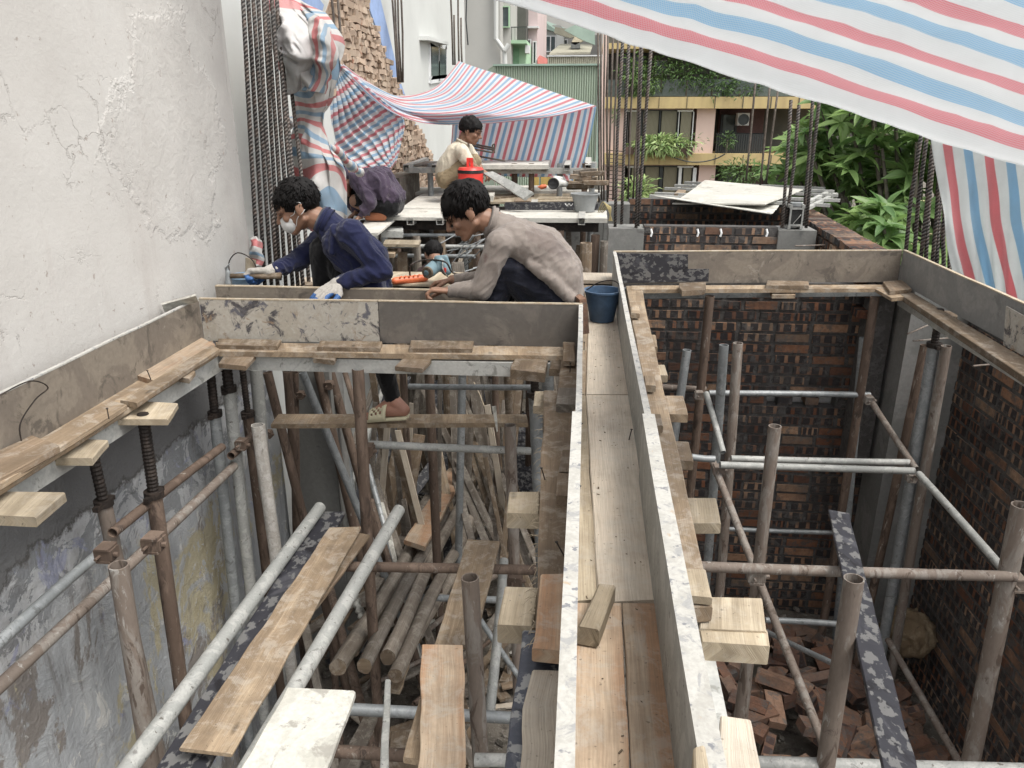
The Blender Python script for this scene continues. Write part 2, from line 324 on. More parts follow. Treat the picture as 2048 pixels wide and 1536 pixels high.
def m_peel():
    n = NB('peeling_paint_wall', .85, .25); ob = n.tc.outputs['Object']; z = n.sep(ob)[2]
    st = n.map(ob, (1, 1, .5), False); fl = n.map(ob, (1, 1, .16), False)
    def blot(vec, sc, a, w=.012, d=1., det=10, rg=.72): return n.ramp(n.noise(vec, sc, det, rg, d), [(a, 0.), (a+w, 1.)])
    c = n.mix(n.ramp(n.noise(fl, 5, 8, .7), [(.38, 0.), (.62, 1.)]), (.33, .345, .36), (.46, .475, .485))
    c = n.mix(n.math('MULTIPLY', blot(st, 1.45, .545, .02), .8), c, (.215, .185, .16))
    c = n.mix(n.math('MULTIPLY', blot(st, 1.9, .535, .03, .6), .85), c, (.46, .41, .27))
    c = n.mix(n.math('MULTIPLY', blot(st, 4.2, .555), .95), c, (.44, .455, .46))
    c = n.mix(n.math('MULTIPLY', blot(ob, 7.5, .585), .95), c, (.55, .55, .53))
    c = n.mix(n.math('MULTIPLY', blot(ob, 3.1, .60, .05), .8), c, (.27, .29, .43))
    c = n.mix(n.math('MULTIPLY', blot(st, 2.6, .62), .85), c, (.20, .12, .05))
    band = n.ramp(n.math('ADD', n.math('ADD', z, 1.4), n.math('MULTIPLY', n.noise(ob, 3, 7, .7), .5)), [(.95, 0.), (1., 1.)])
    up = n.mix(blot(ob, 6, .50), (.23, .24, .25), (.50, .51, .52)); up = n.mix(n.math('MULTIPLY', blot(ob, 4.5, .57, .04), .7), up, (.30, .32, .47)); c = n.mix(n.math('MULTIPLY', band, .8), c, up)
    c = n.mix(n.ramp(n.noise(fl, 18, 5, .7), [(.56, 0.), (.7, .6)]), c, (.17, .155, .14))
    edge = n.math('ADD', z, n.math('MULTIPLY', n.noise(ob, 6, 9, .72), .30))
    e1 = n.ramp(n.math('ADD', edge, .55), [(.30, 0.), (.315, 1.)]); e0 = n.ramp(n.math('ADD', edge, .55), [(.275, 0.), (.30, 1.)])
    c = n.mix(e0, c, (.10, .095, .09)); c = n.mix(e1, c, (.185, .185, .185))
    n.col(c); h = n.math('ADD', n.noise(st, 4.2, 10, .72, 1.), n.math('MULTIPLY', n.noise(ob, 7.5, 10, .72, 1.), 1.2)); n.bump(n.math('ADD', h, n.math('MULTIPLY', n.noise(ob, 60, 5, .7), .25)), .02, .9); return n.m
M['peel'] = m_peel()
def m_brick(name, orange, tan, burnt, amount):
    n = NB(name, .9, .2); ob = n.tc.outputs['Object']; x, y, z = n.sep(ob)[0], n.sep(ob)[1], n.sep(ob)[2]
    rnd = n.oi.outputs['Random']
    c = n.mix(n.ramp(rnd, [(.0, 0.), (.3, .2), (.7, .8), (1., 1.)]), orange, tan)
    c = n.mix(n.ramp(n.noise(n.map(ob), 30, 6, .7), [(.4, 0.), (.7, .6)]), c, tuple(v*.5 for v in orange))
    # kiln burnt blots along the brick face
    xx = n.math('ADD', n.math('MULTIPLY', x, 14.), n.math('MULTIPLY', rnd, 9.)); fx = n.math('ABSOLUTE', n.math('SUBTRACT', n.math('FRACT', xx), .5))
    fz = n.math('ABSOLUTE', n.math('MULTIPLY', z, 16.)); d = n.math('MAXIMUM', n.math('MULTIPLY', fx, 1.15), fz)
    d = n.math('ADD', d, n.math('MULTIPLY', n.math('SUBTRACT', n.noise(n.map(ob), 25, 4, .6), .5), .22))
    on = n.ramp(n.math('FRACT', n.math('MULTIPLY', rnd, 7.31)), [(amount, 1.), (amount+.02, 0.)])
    c = n.mix(n.math('MULTIPLY', n.ramp(d, [(.36, 1.), (.42, 0.)]), on), c, burnt)
    soot = n.ramp(n.math('FRACT', n.math('MULTIPLY', rnd, 13.7)), [(.0, .0), (.6, .1), (1., .6)])
    c = n.mix(soot, c, burnt)
    sm = n.ramp(n.noise(n.map(ob), 9, 6, .75), [(.53, 0.), (.60, .8)]); c = n.mix(sm, c, (.10, .095, .09))
    ge = n.t.nodes.new('ShaderNodeNewGeometry'); ps = ge.outputs['Position']
    if amount > .3: c = n.mix(n.ramp(n.noise(ps, 2.4, 7, .7), [(.46, 0.), (.62, .6)]), c, (.055, .05, .048)); c = n.mix(n.ramp(n.noise(ps, 13, 7, .75), [(.55, 0.), (.6, .7)]), c, (.11, .105, .10))
    n.col(n.vary(c, .75, 1.15)); n.bump(n.noise(ob, 90, 5, .7), .004, .8); return n.m
M['brick'] = m_brick('sooty_brick', (.255, .105, .058), (.35, .235, .155), (.04, .036, .037), .74)
M['brickloose'] = m_brick('loose_orange_brick', (.225, .115, .075), (.28, .18, .125), (.08, .055, .05), .35)
M['brickold'] = m_patch('weathered_old_brick', [(.38, .29, .22), (.44, .35, .27), (.34, .15, .09), (.20, .15, .12)], 2.2, (.5, .6, .6), .9, .006, 60)
def m_tarp(name, red, blue, white, period, trans=.35, weave=420, dirt=.25, wv=.22):
    n = NB(name, .55, .35); uv = n.tc.outputs['UV']; u = n.sep(uv)[0]
    f = n.math('FRACT', n.math('DIVIDE', u, period))
    a = [(0., white), (.22, red), (.44, white), (.66, blue), (.88, white)]
    c = n.ramp(f, [(0., white), (.13, red), (.37, white), (.63, blue), (.87, white)], 'CONSTANT')
    w1 = n.wave(n.map(uv, (1, 1, 1), False), weave, 0, 0, 'X'); w2 = n.wave(n.map(uv, (1, 1, 1), False), weave, 0, 0, 'Y')
    w = n.math('MULTIPLY', w1, w2)
    c = n.mix(n.math('MULTIPLY', n.ramp(w, [(.1, 1.), (.6, 0.)]), wv), c, white)
    dr = n.noise(n.tc.outputs['Object'], 5, 7, .7); c = n.mix(n.math('MULTIPLY', n.ramp(dr, [(.45, 0.), (.7, 1.)]), dirt), c, (.36, .34, .32))
    n.col(c); cr = n.noise(n.tc.outputs['Object'], 9, 6, .6, 1.2); n.bump(n.mix(.12, cr, w), .01, .55)
    t = n.t.nodes.new('ShaderNodeBsdfTranslucent'); n.put(t.inputs[0], c); mx = n.t.nodes.new('ShaderNodeMixShader'); mx.inputs[0].default_value = trans
    out = n.t.nodes['Material Output']; n.t.links.new(n.b.outputs[0], mx.inputs[1]); n.t.links.new(t.outputs[0], mx.inputs[2]); n.t.links.new(mx.outputs[0], out.inputs[0]); return n.m
RED = (.66, .155, .19); BLU = (.25, .49, .70); WHT = (.74, .76, .76)
M['tarp'] = m_tarp('striped_tarpaulin', RED, BLU, WHT, .27, .5)
M['tarpfar'] = m_tarp('striped_tarpaulin_far', (.74, .26, .30), (.34, .55, .73), (.84, .85, .87), .122, .65, dirt=.08)
M['tarpdirty'] = m_tarp('striped_tarpaulin_dirty', (.55, .135, .14), (.20, .34, .48), (.60, .585, .565), .19, .25, dirt=.35)
# ============================================================ GROUND AND WALLS
GZ = -2.5
def build_ground():
    mb = MB(); xs = [-300, -60, -12, -5]+[-2.6+.1*i for i in range(70)]+[6, 12, 60, 300]; ys = [-300, -40, -6]+[.2+.1*i for i in range(110)]+[14, 20, 60, 400]
    for y in ys:
        for x in xs:
            h = .05*nz((x, y, 0), 1.7)+.03*nz((x, y, 3), 6) if -3 < x < 5 and 0 < y < 12 else 0
            mb.v.append((x, y, GZ+h))
    w = len(xs)
    for j in range(len(ys)-1):
        for i in range(w-1): a = j*w+i; mb.face((a, a+1, a+w+1, a+w))
    n = NB('sandy_ground', .95, .15); ob = n.tc.outputs['Object']
    c = n.mix(n.ramp(n.noise(ob, 2, 9, .7), [(.4, 0.), (.6, 1.)]), (.13, .115, .095), (.20, .18, .155))
    c = n.mix(n.ramp(n.noise(ob, 14, 8, .75), [(.5, 0.), (.62, .8)]), c, (.075, .066, .056)); c = n.mix(n.ramp(n.noise(ob, 45, 4, .7), [(.6, 0.), (.65, .8)]), c, (.28, .26, .23))
    n.col(c); n.bump(n.noise(ob, 22, 9, .75), .03, .9)
    o = mb.build('ground', n.m, smooth=True); tag(o, kind='structure')
build_ground()

def wallbox(mb, x0, x1, y0, y1, z0, z1): return mb.box(((x0+x1)/2, (y0+y1)/2, (z0+z1)/2), ((x1-x0)/2, (y1-y0)/2, (z1-z0)/2))
# left party wall: rendered above, peeling paint below the beam
pw = thing('party_wall', (-1.9, 2, GZ), 'tall cracked off-white rendered party wall along the left side of the building site', 'wall')
YE = 3.97
mb = MB(); g = []
ny, nzz = 60, 60
for j in range(nzz+1):
    for i in range(ny+1):
        y = -1.5+(YE+1.5)*i/ny; z = .02+3.6*j/nzz
        mb.v.append((-1.78+.012*nz((0, y, z), 1.3)+.004*nz((2, y, z), 7)-(.025 if i == ny else 0), y, z))
for j in range(nzz):
    for i in range(ny): a = j*(ny+1)+i; mb.face((a, a+1, a+ny+2, a+ny+1))
a0 = len(mb.v); 
mb.build('render_face', M['plaster'], pw, True)
mb = MB(); wallbox(mb, -2.1, -1.83, -1.5, YE-.02, .0, 3.6); wallbox(mb, -1.83, -1.80, YE-.05, YE-.012, .02, 3.6); mb.build('wall_core', M['plaster'], pw)
mb = MB(); wallbox(mb, -2.1, -1.77, -1.5, YE+.05, GZ-.1, -.01); mb.build('peeling_lower_wall', M['peel'], pw)

# neighbour's long white wall beyond the rebar with the scar of an old gable
nw = thing('neighbour_wall', (-2.2, 9, GZ), 'pale neighbour wall with a triangular scar of bare brick and blue trim', 'wall')
PL2 = solid('smooth_pale_render', (.54, .55, .53), .9, .2, 0, .05, 1.2, .004)
XN = -2.1
yE2 = P(930, 100, X=XN).y
mb = MB(); wallbox(mb, XN-.4, XN, YE+.05, yE2, GZ, 5.5); mb.build('render', PL2, nw)
def nq(x, y, dx=0.): return P(x, y, X=XN+dx)
# slope trims (blue) and brick scar built of real small bricks
BL = solid('faded_blue_paint', (.27, .36, .56), .85, .2, 0, .15, 6)
def polyslab(mb, pts, t=(.03, 0, 0), mi=0):
    b = len(mb.v); t = Vector(t); n = len(pts); mb.v += [tuple(p) for p in pts]+[tuple(Vector(p)-t) for p in pts]
    mb.face(list(range(b, b+n)), None, mi)
    mb.face(list(range(b+n, b+2*n))[::-1], None, mi)
    for i in range(n): j = (i+1) % n; mb.face((b+i, b+n+i, b+n+j, b+j), None, mi)
mb = MB(); polyslab(mb, [nq(752, -40, .012), nq(720, -40, .012), nq(790, 165, .012), nq(880, 425, .012), nq(893, 425, .012), nq(800, 160, .012)], (.03, 0, 0)); mb.build('blue_trim', BL, nw)
mb = MB(); polyslab(mb, [nq(600, -30, .012), nq(618, -30, .012), nq(648, 10, .012), nq(630, 80, .012), nq(600, 90, .012)], (.03, 0, 0)); mb.build('blue_trim', BL, nw)
def inpoly(p, poly):
    c = False; n = len(poly)
    for i in range(n):
        a, b = poly[i], poly[i-1]
        if (a[1] > p[1]) != (b[1] > p[1]) and p[0] < (b[0]-a[0])*(p[1]-a[1])/(b[1]-a[1])+a[0]: c = not c
    return c
scar = [(690, -40), (660, 0), (640, 60), (650, 120), (660, 200), (760, 430), (893, 430), (850, 300), (805, 190), (770, 130), (735, 40), (715, -30)]
mb = MB()
b0 = nq(655, -40, 0); 
zz = -2.4
cnt = 0
while zz < 3.2:
    y = 5.0+R.uniform(0, .2)
    while y < 11:
        px, py, _ = pix((XN, y, zz)); L = R.choice([.07, .09, .15])
        if inpoly((px+R.uniform(-5, 5), py), scar):
            mb.box((XN+.01+R.uniform(-.008, .025), y+L/2, zz), (.03, L/2-.002, (.024*R.uniform(.8, 1.15))), Matrix.Rotation(R.uniform(-.3, .3), 3, 'X')@Matrix.Rotation(R.uniform(-.3, .3), 3, 'Z')@Matrix.Rotation(R.uniform(-.2, .2), 3, 'Y')); cnt += 1
        y += L+.01
    zz += .054
tag(mb.build('bare_brick_scar', M['brickold'], nw), kind='stuff')
mb = MB(); polyslab(mb, [nq(x, y, .004) for x, y in scar][::-1], (.01, 0, 0)); mb.build('old_mortar', M['brickold'], nw)
# window in that wall
wf = thing('wall_window', nq(880, 160), 'white framed casement window in the pale neighbour wall left of the peaked tarpaulin', 'window')
WH = solid('white_paint', (.68, .69, .69), .5, .4, 0, .05)
GL = NB('window_glass', .12, .6); GL.col(GL.mix(GL.ramp(GL.noise(GL.tc.outputs['Object'], 1.5, 3), [(.4, 0.), (.6, 1.)]), (.05, .07, .075), (.12, .15, .155))); GLM = GL.m
a, b, c, d = [nq(x, y, .02) for x, y in ((862, 160), (893, 156), (893, 92), (862, 85))]
def frame4(mb, a, b, c, d, w, n):
    n = Vector(n)
    for p, q in ((a, b), (b, c), (c, d), (d, a)):
        t = (q-p).normalized(); s = t.cross(n.normalized())*w/2
        polyslab(mb, [p-s-t*w/2, q-s+t*w/2, q+s+t*w/2, p+s-t*w/2], n)
mb = MB(); frame4(mb, a, b, c, d, .09, (.05, 0, 0)); frame4(mb, a.lerp(b, .5), a.lerp(b, .52), d.lerp(c, .52), d.lerp(c, .5), .05, (.045, 0, 0)); mb.build('frame', WH, wf)
mb = MB(); polyslab(mb, [a, b, c, d], (.02, 0, 0)); mb.build('pane', GLM, wf)
mb = MB(); polyslab(mb, [nq(858, 72, .12), nq(898, 84, .12), nq(898, 90, .12), nq(858, 80, .12)], (.14, 0, 0)); mb.build('lintel', PL2, wf)

# ------------------------------------------------------------ pits
# grey column seen under the front beam, left pit, and dividing walls
def column(name, c, hx, hy, z0, z1, m, label, cat='column'):
    mb = MB()
    rings = []; n = 10
    for i in range(n+1):
        z = z0+(z1-z0)*i/n; j = .003
        rings.append([(c[0]+sx*hx+nz((i, sx, sy), 3)*j, c[1]+sy*hy+nz((i, sy, sx), 3)*j, z) for sx, sy in ((-1, -1), (1, -1), (1, 1), (-1, 1))])
    mb.loft(rings); o = mb.build(name, m); tag(o, label, cat); return o
column('concrete_column', (-1.62, 4.25), .14, .12, GZ, -.12, M['concrete'], 'grey concrete column beneath the beam form at the back of the left pit')
column('concrete_column', (2.05, 4.72), .17, .16, GZ, -.02, M['concrete'], 'grey concrete column in the back corner of the right pit')

def brickmeshes():
    out = []
    for k in range(4):
        mb = MB(); l, w, h =   .101+R.uniform(-.004, .003), .05, .0235+R.uniform(-.0015, .0015)
        mb.box((0, 0, 0), (l, w, h)); mb.v = [(x+R.uniform(-.002, .002), y+R.uniform(-.002, .002), z+R.uniform(-.0015, .0015)) for x, y, z in mb.v]
        o = mb.build('brick', M['brick']); out.append(o.data); bpy.data.objects.remove(o)
    return out
BM = brickmeshes()
def mkbrick(me, loc, rot, parent, name='brick'):
    o = bpy.data.objects.new(name, me); COL.objects.link(o)
    if parent: o.parent = parent; o.matrix_parent_inverse = Matrix.Translation(-parent.location)
    o.location = loc; o.rotation_euler = rot; return o
def brickwall(root, org, ax, length, z0, z1, proud, hole=None, limit=290, jit=.003, pitch=.071):
    """bricks laid along unit vector ax from org; returns spots sorted by size in the picture"""
    ax = Vector(ax); ang = math.atan2(ax.y, ax.x); spots = []; row = 0; z = z1-.034
    while z > z0:
        s = -.11*(row % 2)-R.uniform(0, .02)
        while s < length:
            half = R.random() < .12; L = .115 if half else .228
            c = s+L/2
            if -.02 < c < length+.02:
                p = Vector(org)+ax*c; p.z = z+R.uniform(-.002, .002)
                if not (hole and hole(p)):
                    spots.append((p, half))
            s += L
        z -= pitch; row += 1
    def key(sp):
        x, y, d = pix(sp[0]); vis = -60 < x < 2110 and -40 < y < 1580 and d > 0
        return (0 if vis else 1, d)
    spots.sort(key=key); mbs = MB(); nn = 0
    for p, half in spots:
        nrm = Vector((ax.y, -ax.x, 0))
        off = nrm*0+Vector((R.uniform(-jit, jit), R.uniform(-jit, jit), 0))
        x, y, d = pix(p); vis = -60 < x < 2110 and -40 < y < 1580 and d > 0
        if nn < limit and vis:
            o = mkbrick(R.choice(BM), p+off, (R.uniform(-.02, .02), R.uniform(-.015, .015), ang+R.uniform(-.012, .012)), root); nn += 1
            if half: o.scale = (.49, 1, 1)
        else: mbs.box(p+off, (.104*(.49 if half else 1), .05, .026), Matrix.Rotation(ang, 3, 'Z'))
    if mbs.v: tag(mbs.build('brickwork', M['brick'], root), kind='stuff')
# back wall of the right pit
bw = thing('brick_wall', (1.1, 4.98, GZ), 'sooty brick wall closing the back of the right pit with three small openings', 'wall')
holes = [P(1545, 801, Y=4.92), P(1597, 801, Y=4.92), P(1652, 801, Y=4.92)]
for h in holes: h.z = -.134-.071*round((-.134-h.z)/.071)
HW = [.038, .055, .065]
def ishole(p): return any(abs(p.z-h.z) < .03 and abs(p.x-h.x) < w+.1 for h, w in zip(holes, HW))
brickwall(bw, (.2, 4.97, 0), (1, 0, 0), 1.75, GZ, -.1, .006, ishole, 295)
mb = MB(); x = .18
hz = holes[1].z
wallbox(mb, .18, 2.1, 4.93, 5.02, GZ, hz-.045); wallbox(mb, .18, 2.1, 4.93, 5.02, hz+.045, -.06)
xs = [.18]+[v for h, w in zip(holes, HW) for v in (h.x-w, h.x+w)]+[2.1]
for i in range(0, len(xs), 2): wallbox(mb, xs[i], xs[i+1], 4.93, 5.02, hz-.045, hz+.045)
mb.build('mortar', M['mortar'], bw)
for k in range(4): # stubs of brick between the openings
    xx = [holes[0].x-.1, (holes[0].x+holes[1].x)/2, (holes[1].x+holes[2].x)/2, holes[2].x+.12][k]
    o = mkbrick(BM[k], (xx, 4.97, hz), (0, 0, math.pi/2), bw); o.scale = (.5, .85, 1)
mb = MB(); wallbox(mb, .2, 2.15, 5.06, 5.92, GZ, -.80); o = mb.build('added_floor_slab', solid('painted_light_floor', (.74, .74, .72), .9)); tag(o, 'added floor slab whitened to look sunlit, seen through the openings of the back brick wall', 'slab')  # added slab; its near-white colour stands in for light behind the openings
# right wall
rw = thing('brick_wall', (2.28, 3, GZ), 'long sooty brick wall along the right side of the right pit', 'wall')
brickwall(rw, (2.25, .9, 0), (0, 1, 0), 3.75, GZ, -.12, .006, None, 298)
mb = MB(); wallbox(mb, 2.205, 2.34, .8, 4.72, GZ, -.1); mb.build('mortar', M['mortar'], rw)
# dividing wall below the corridor is open; parapet behind the far panel
pb = thing('brick_parapet', (1, 6, .0), 'low sooty brick parapet with four white wall ties behind the far beam form', 'wall')
YP = 6.0; zt = P(1420, 452, Y=YP).z
xa = P(1288, 460, Y=YP).x; xb = P(1556, 460, Y=YP).x
brickwall(pb, (xa, YP+.04, 0), (1, 0, 0), xb-xa, -.5, zt, .006, None, 60, pitch=.066)
mb = MB(); wallbox(mb, xa, xb, YP, YP+.1, -.6, zt-.004); mb.build('mortar', M['mortar'], pb)
for x in (1302, 1395, 1441, 1533):
    mb = MB(); a = P(x, 458, Y=YP-.03); mb.tube([a, a+Vector((.008, -.012, -.03)), a+Vector((.0, -.015, -.055))], .008, 6); mb.build('wall_tie', WH, pb)
c1 = P(1252, 470, Y=YP); hw = (P(1288, 460, Y=YP).x-P(1217, 460, Y=YP).x)/2
column('concrete_column', (c1.x, YP+.1), hw, .13, GZ, P(1250, 456, Y=YP).z, M['concrete'], 'grey concrete column with two tall rebars at the left end of the low brick parapet')
c2 = P(1590, 470, Y=YP); hw2 = (P(1632, 460, Y=YP).x-xb)/2
column('concrete_column', (xb+hw2, YP+.1), hw2, .13, GZ, P(1590, 460, Y=YP).z, M['concrete'], 'grey concrete column under the small black case at the right end of the parapet')
# back room brick wall, further away, and its column
pb2 = thing('brick_wall', (1, 7.6, .0), 'dark brick wall of the back room under the sheet of pale board', 'wall')
YQ = 7.7; zt2 = P(1420, 398, Y=YQ).z; xa2 = P(1255, 420, Y=YQ).x; xb2 = P(1600, 420, Y=YQ).x
brickwall(pb2, (xa2, YQ+.04, 0), (1, 0, 0), xb2-xa2, -.35, zt2, .006, None, 110, pitch=.066)
mb = MB(); wallbox(mb, xa2, xb2, YQ, YQ+.1, GZ, zt2-.004); mb.build('mortar', M['mortar'], pb2)
c3 = P(1235, 410, Y=7.4)
column('concrete_column', (c3.x, 7.6), .12, .14, GZ, P(1235, 409, Y=7.45).z, M['concrete'], 'shorter grey concrete column beside the dark back room wall')
# side parapet running towards us on the right
sp = thing('brick_parapet', (2, 5.5, 0), 'brick parapet topped with orange headers running along the plumeria tree', 'wall')
A = P(1628, 440, Z=zt); B = P(1722, 497, Z=zt); ax = (B-A).normalized(); L = (B-A).length+.3
A = A-ax*1.0; L += 1.0
for k in range(int(L/.075)):
    p = A+ax*(k*.075+.03); 
    o = mkbrick(R.choice(BM), (p.x+.06, p.y, zt-.03), (0, 0, math.atan2(ax.y, ax.x)+math.pi/2+R.uniform(-.04, .04)), sp); o.scale = (1, .66, 1)
    o.active_material  # shares the brick material
for row in range(1, 6):
    for k in range(int(L/.235)):
        p = A+ax*(k*.235+.1+(.11 if row % 2 else 0))
        mkbrick(R.choice(BM), (p.x+.01, p.y, zt-.03-row*.066), (0, 0, math.atan2(ax.y, ax.x)+R.uniform(-.01, .01)), sp)
mb = MB(); q = A+ax*L/2; mb.box((q.x+.09, q.y, zt/2-.05-.6), (L/2, .07, .6+zt/2), Matrix.Rotation(math.atan2(ax.y, ax.x), 3, 'Z')); mb.build('mortar', M['mortar'], sp)

# ============================================================ FORMWORK
HP = .19
def panel(name, A, B, z0, z1, t, m, label, edge=M['whiteedge'], seg=14, jit=.002, par=None, bow=.0):
    """upright board from A to B (xy of its visible face), thickness t away from the pit"""
    A = Vector((A[0], A[1], 0)); B = Vector((B[0], B[1], 0)); d = (B-A).normalized(); n = Vector((-d.y, d.x, 0)); o = R.random()*50
    th = thing(name, ((A.x+B.x)/2, (A.y+B.y)/2, z0), label, 'formwork board', 'side boards of the beam forms') if par is None else par
    mb = MB(); rings = []; L = (B-A).length
    for i in range(seg+1):
        s = i/seg; w = bow*math.sin(math.pi*s)+jit*2*noise.noise(Vector((s*L*2, o, 0))); p = A+d*L*s+n*w; dz = jit*1.5*noise.noise(Vector((s*L*3, o, 4)))
        rings.append([p+Vector((0, 0, z0)), p+n*t+Vector((0, 0, z0)), p+n*t+Vector((0, 0, z1+dz)), p+Vector((0, 0, z1+dz))])
    mb.loft([r[::-1] for r in rings]); ob = mb.build('face_board', m, th)
    # raw top edge as a thin strip
    mb = MB(); mb.loft([[r[3]+Vector((0, 0, -.004))-n*.0012, r[2]+Vector((0, 0, -.004))+n*.0012, r[2]+n*.0012+Vector((0, 0, .0015)), r[3]-n*.0012+Vector((0, 0, .0015))][::-1] for r in rings]); mb.build('top_edge', edge, th)
    return th
f0 = P(398, 597, Z=HP); f1 = P(755, 601, Z=HP); f2 = P(1165, 608, Z=HP)
panel('form_board', f0, f1, .0, HP, .014, M['formlight'], 'mottled pale form board with black stains, left half of the front cross beam', M['tanedge'])
panel('form_board', f1+Vector((.003, 0, 0)), f2, .0, HP, .014, M['formdark'], 'dark brown form board, right half of the front cross beam', M['tanedge'])
l0 = P(398, 597, Z=HP)
panel('form_board', (-1.655, 1.0), (-1.675, 3.125), .0, HP, .012, M['formbrown'], 'long brown form board along the white party wall on the left', M['whiteedge'])
b0 = P(430, 572, Z=HP); b1 = P(975, 581, Z=HP)
panel('form_board', (b0.x, b0.y), (b1.x, b1.y), .02, HP, .02, M['formbrown'], 'second brown form board that the gloved hand rests on, behind the front one', M['tanedge'])
# corridor boards: left one near and far, right one near and far
panel('form_board', (-.003, 1.93), (-.014, 3.19), .0, HP-.004, .015, M['formbrown'], 'far piece of the left corridor board, thin whitewashed edge', M['whiteedge'], 10, .001)
panel('form_board', (.006, .35), (-.004, 1.925), .0, HP+.006, .023, M['formbrown'], 'near piece of the left corridor board, broad whitewashed edge with nail holes', M['whiteedge'], 10, .001)
panel('form_board', (.146, 4.51), (.165, 1.935), .0, HP, .016, M['galvpale'], 'far piece of the right corridor board with pale grey faces', M['whiteedge'], 12, .0015)
panel('form_board', (.159, 1.93), (.158, .35), .0, HP+.004, .03, M['galvpale'], 'near piece of the right corridor board, thick and cement smeared', M['whiteedge'], 10, .001)
r0 = P(1228, 503, Z=HP); r1 = P(1805, 500, Z=HP); r2 = P(2048, 607, Z=HP)
far = panel('form_board', (r0.x, r0.y), (r1.x, r1.y), .0, HP, .016, M['formbrown'], 'grey-brown form board across the far side of the right pit', M['tanedge'])
panel('form_board', (r1.x+.004, r1.y), (1.842, 1.2), .0, HP, .016, M['formgrey'], 'long smooth dark grey form board along the right side of the right pit', M['tanedge'])
# black film patch nailed on the far board
fp = [(1232, 506), (1376, 509), (1376, 538), (1418, 538), (1417, 563), (1245, 566)]
mb = MB(); polyslab(mb, [P(x, y, Y=4.50) for x, y in fp], (0, -.006, 0)); tag(mb.build('film_patch', M['film']), 'stepped offcut of black film board fixed to the left of the far form board', 'board')
# grey patch near the right frame edge
fp = [(2012, 612), (2048, 632), (2100, 655), (2100, 740), (2006, 690)]
mb = MB(); polyslab(mb, [P(x, y, X=1.828) for x, y in fp], (-.006, 0, 0)); tag(mb.build('board_offcut', M['formlight']), 'mottled offcut fixed over the grey form board at the right edge', 'board')

PK = 'loose planks around the forms'
def pk(label, mat, z, t, *xy, name='plank', cat='plank', **kw):
    return plank(name, pq(z, *xy), t, M[mat], label, cat, PK, **kw)
# --- corridor floor
pk('long pale dusty plank in the middle of the corridor floor', 'paleply', .0, .02, (1196, 1203), (1312, 1200), (1262, 790), (1172, 790))
pk('narrow tan plank beside the left corridor board', 'pine2', .002, .02, (1150, 1200), (1195, 1200), (1171, 790), (1148, 790))
pk('far pale plank of the corridor floor near the blue bucket', 'paleply', -.004, .02, (1172, 788), (1262, 788), (1236, 606), (1178, 606))
pk('orange-grained near left plank of the corridor floor', 'orangewood', .0, .02, (1140, 1640), (1262, 1640), (1243, 1206), (1150, 1206), ch=.002)
pk('brownish near right plank of the corridor floor', 'orangewood', .001, .02, (1268, 1640), (1392, 1640), (1330, 1206), (1245, 1206), ch=.002)
pk('narrow tan strip at the foot of the far left corridor board', 'pine', -.002, .02, (1150, 788), (1170, 788), (1176, 640), (1160, 640))
pk('grey plank on the walkway under the crouching men', 'oldwood', .0, .02, (1176, 604), (1236, 604), (1226, 560), (1150, 560))
pk('thick wedge-cut loose block of pale wood lying on the corridor planks', 'pine2', .045, .04, (1155, 1252), (1199, 1259), (1231, 1172), (1196, 1167), name='wood_block', cat='wood block', ch=.004)
# --- left of the corridor
pk('wide brown splintered plank outside the left corridor board', 'brownwood', -.01, .03, (1068, 1300), (1150, 1300), (1150, 782), (1088, 782), jit=.005)
pk('short dark brown plank piece with split end on the wide plank', 'orangewood', .012, .03, (1064, 1300), (1142, 1302), (1140, 1146), (1083, 1146), jit=.004)
pk('blue-black film board running under the corridor at the bottom', 'filmblue', -.05, .018, (990, 1680), (1150, 1680), (1150, 1262), (1046, 1258), jit=.004)
pk('torn strip of pale plywood lying on the blue-black board', 'paleply', -.025, .012, (1020, 1680), (1135, 1680), (1140, 1338), (1062, 1346), jit=.008)
pk('pale cross block sticking out left of the corridor, farthest of three', 'pine2', -.045, .03, (1066, 812), (1112, 814), (1112, 783), (1070, 782))
pk('thick pale cross block sticking out left of the corridor, middle of three', 'pine2', -.04, .045, (1014, 1026), (1078, 1028), (1080, 984), (1018, 983))
pk('thick pale cross block sticking out left of the corridor, nearest of three', 'pine2', -.04, .045, (995, 1250), (1064, 1252), (1078, 1176), (1008, 1174))
pk('small brown block on the wide plank, the farther', 'brownwood', .02, .03, (1116, 946), (1148, 948), (1150, 900), (1124, 900))
pk('small brown block on the wide plank, the nearer', 'brownwood', .02, .03, (1112, 990), (1144, 992), (1150, 944), (1116, 944))
pk('grey-edged block at the far end of the corridor edge', 'greywood', .02, .03, (1112, 808), (1158, 810), (1160, 775), (1116, 775))
pk('dark brown plank beside the far left corridor board', 'brownwood', .01, .02, (1116, 775), (1154, 776), (1156, 722), (1122, 722))
pk('short upright brown offcut at the corner of the front beam', 'brownwood', .04, .02, (1126, 722), (1150, 722), (1150, 684), (1126, 684))
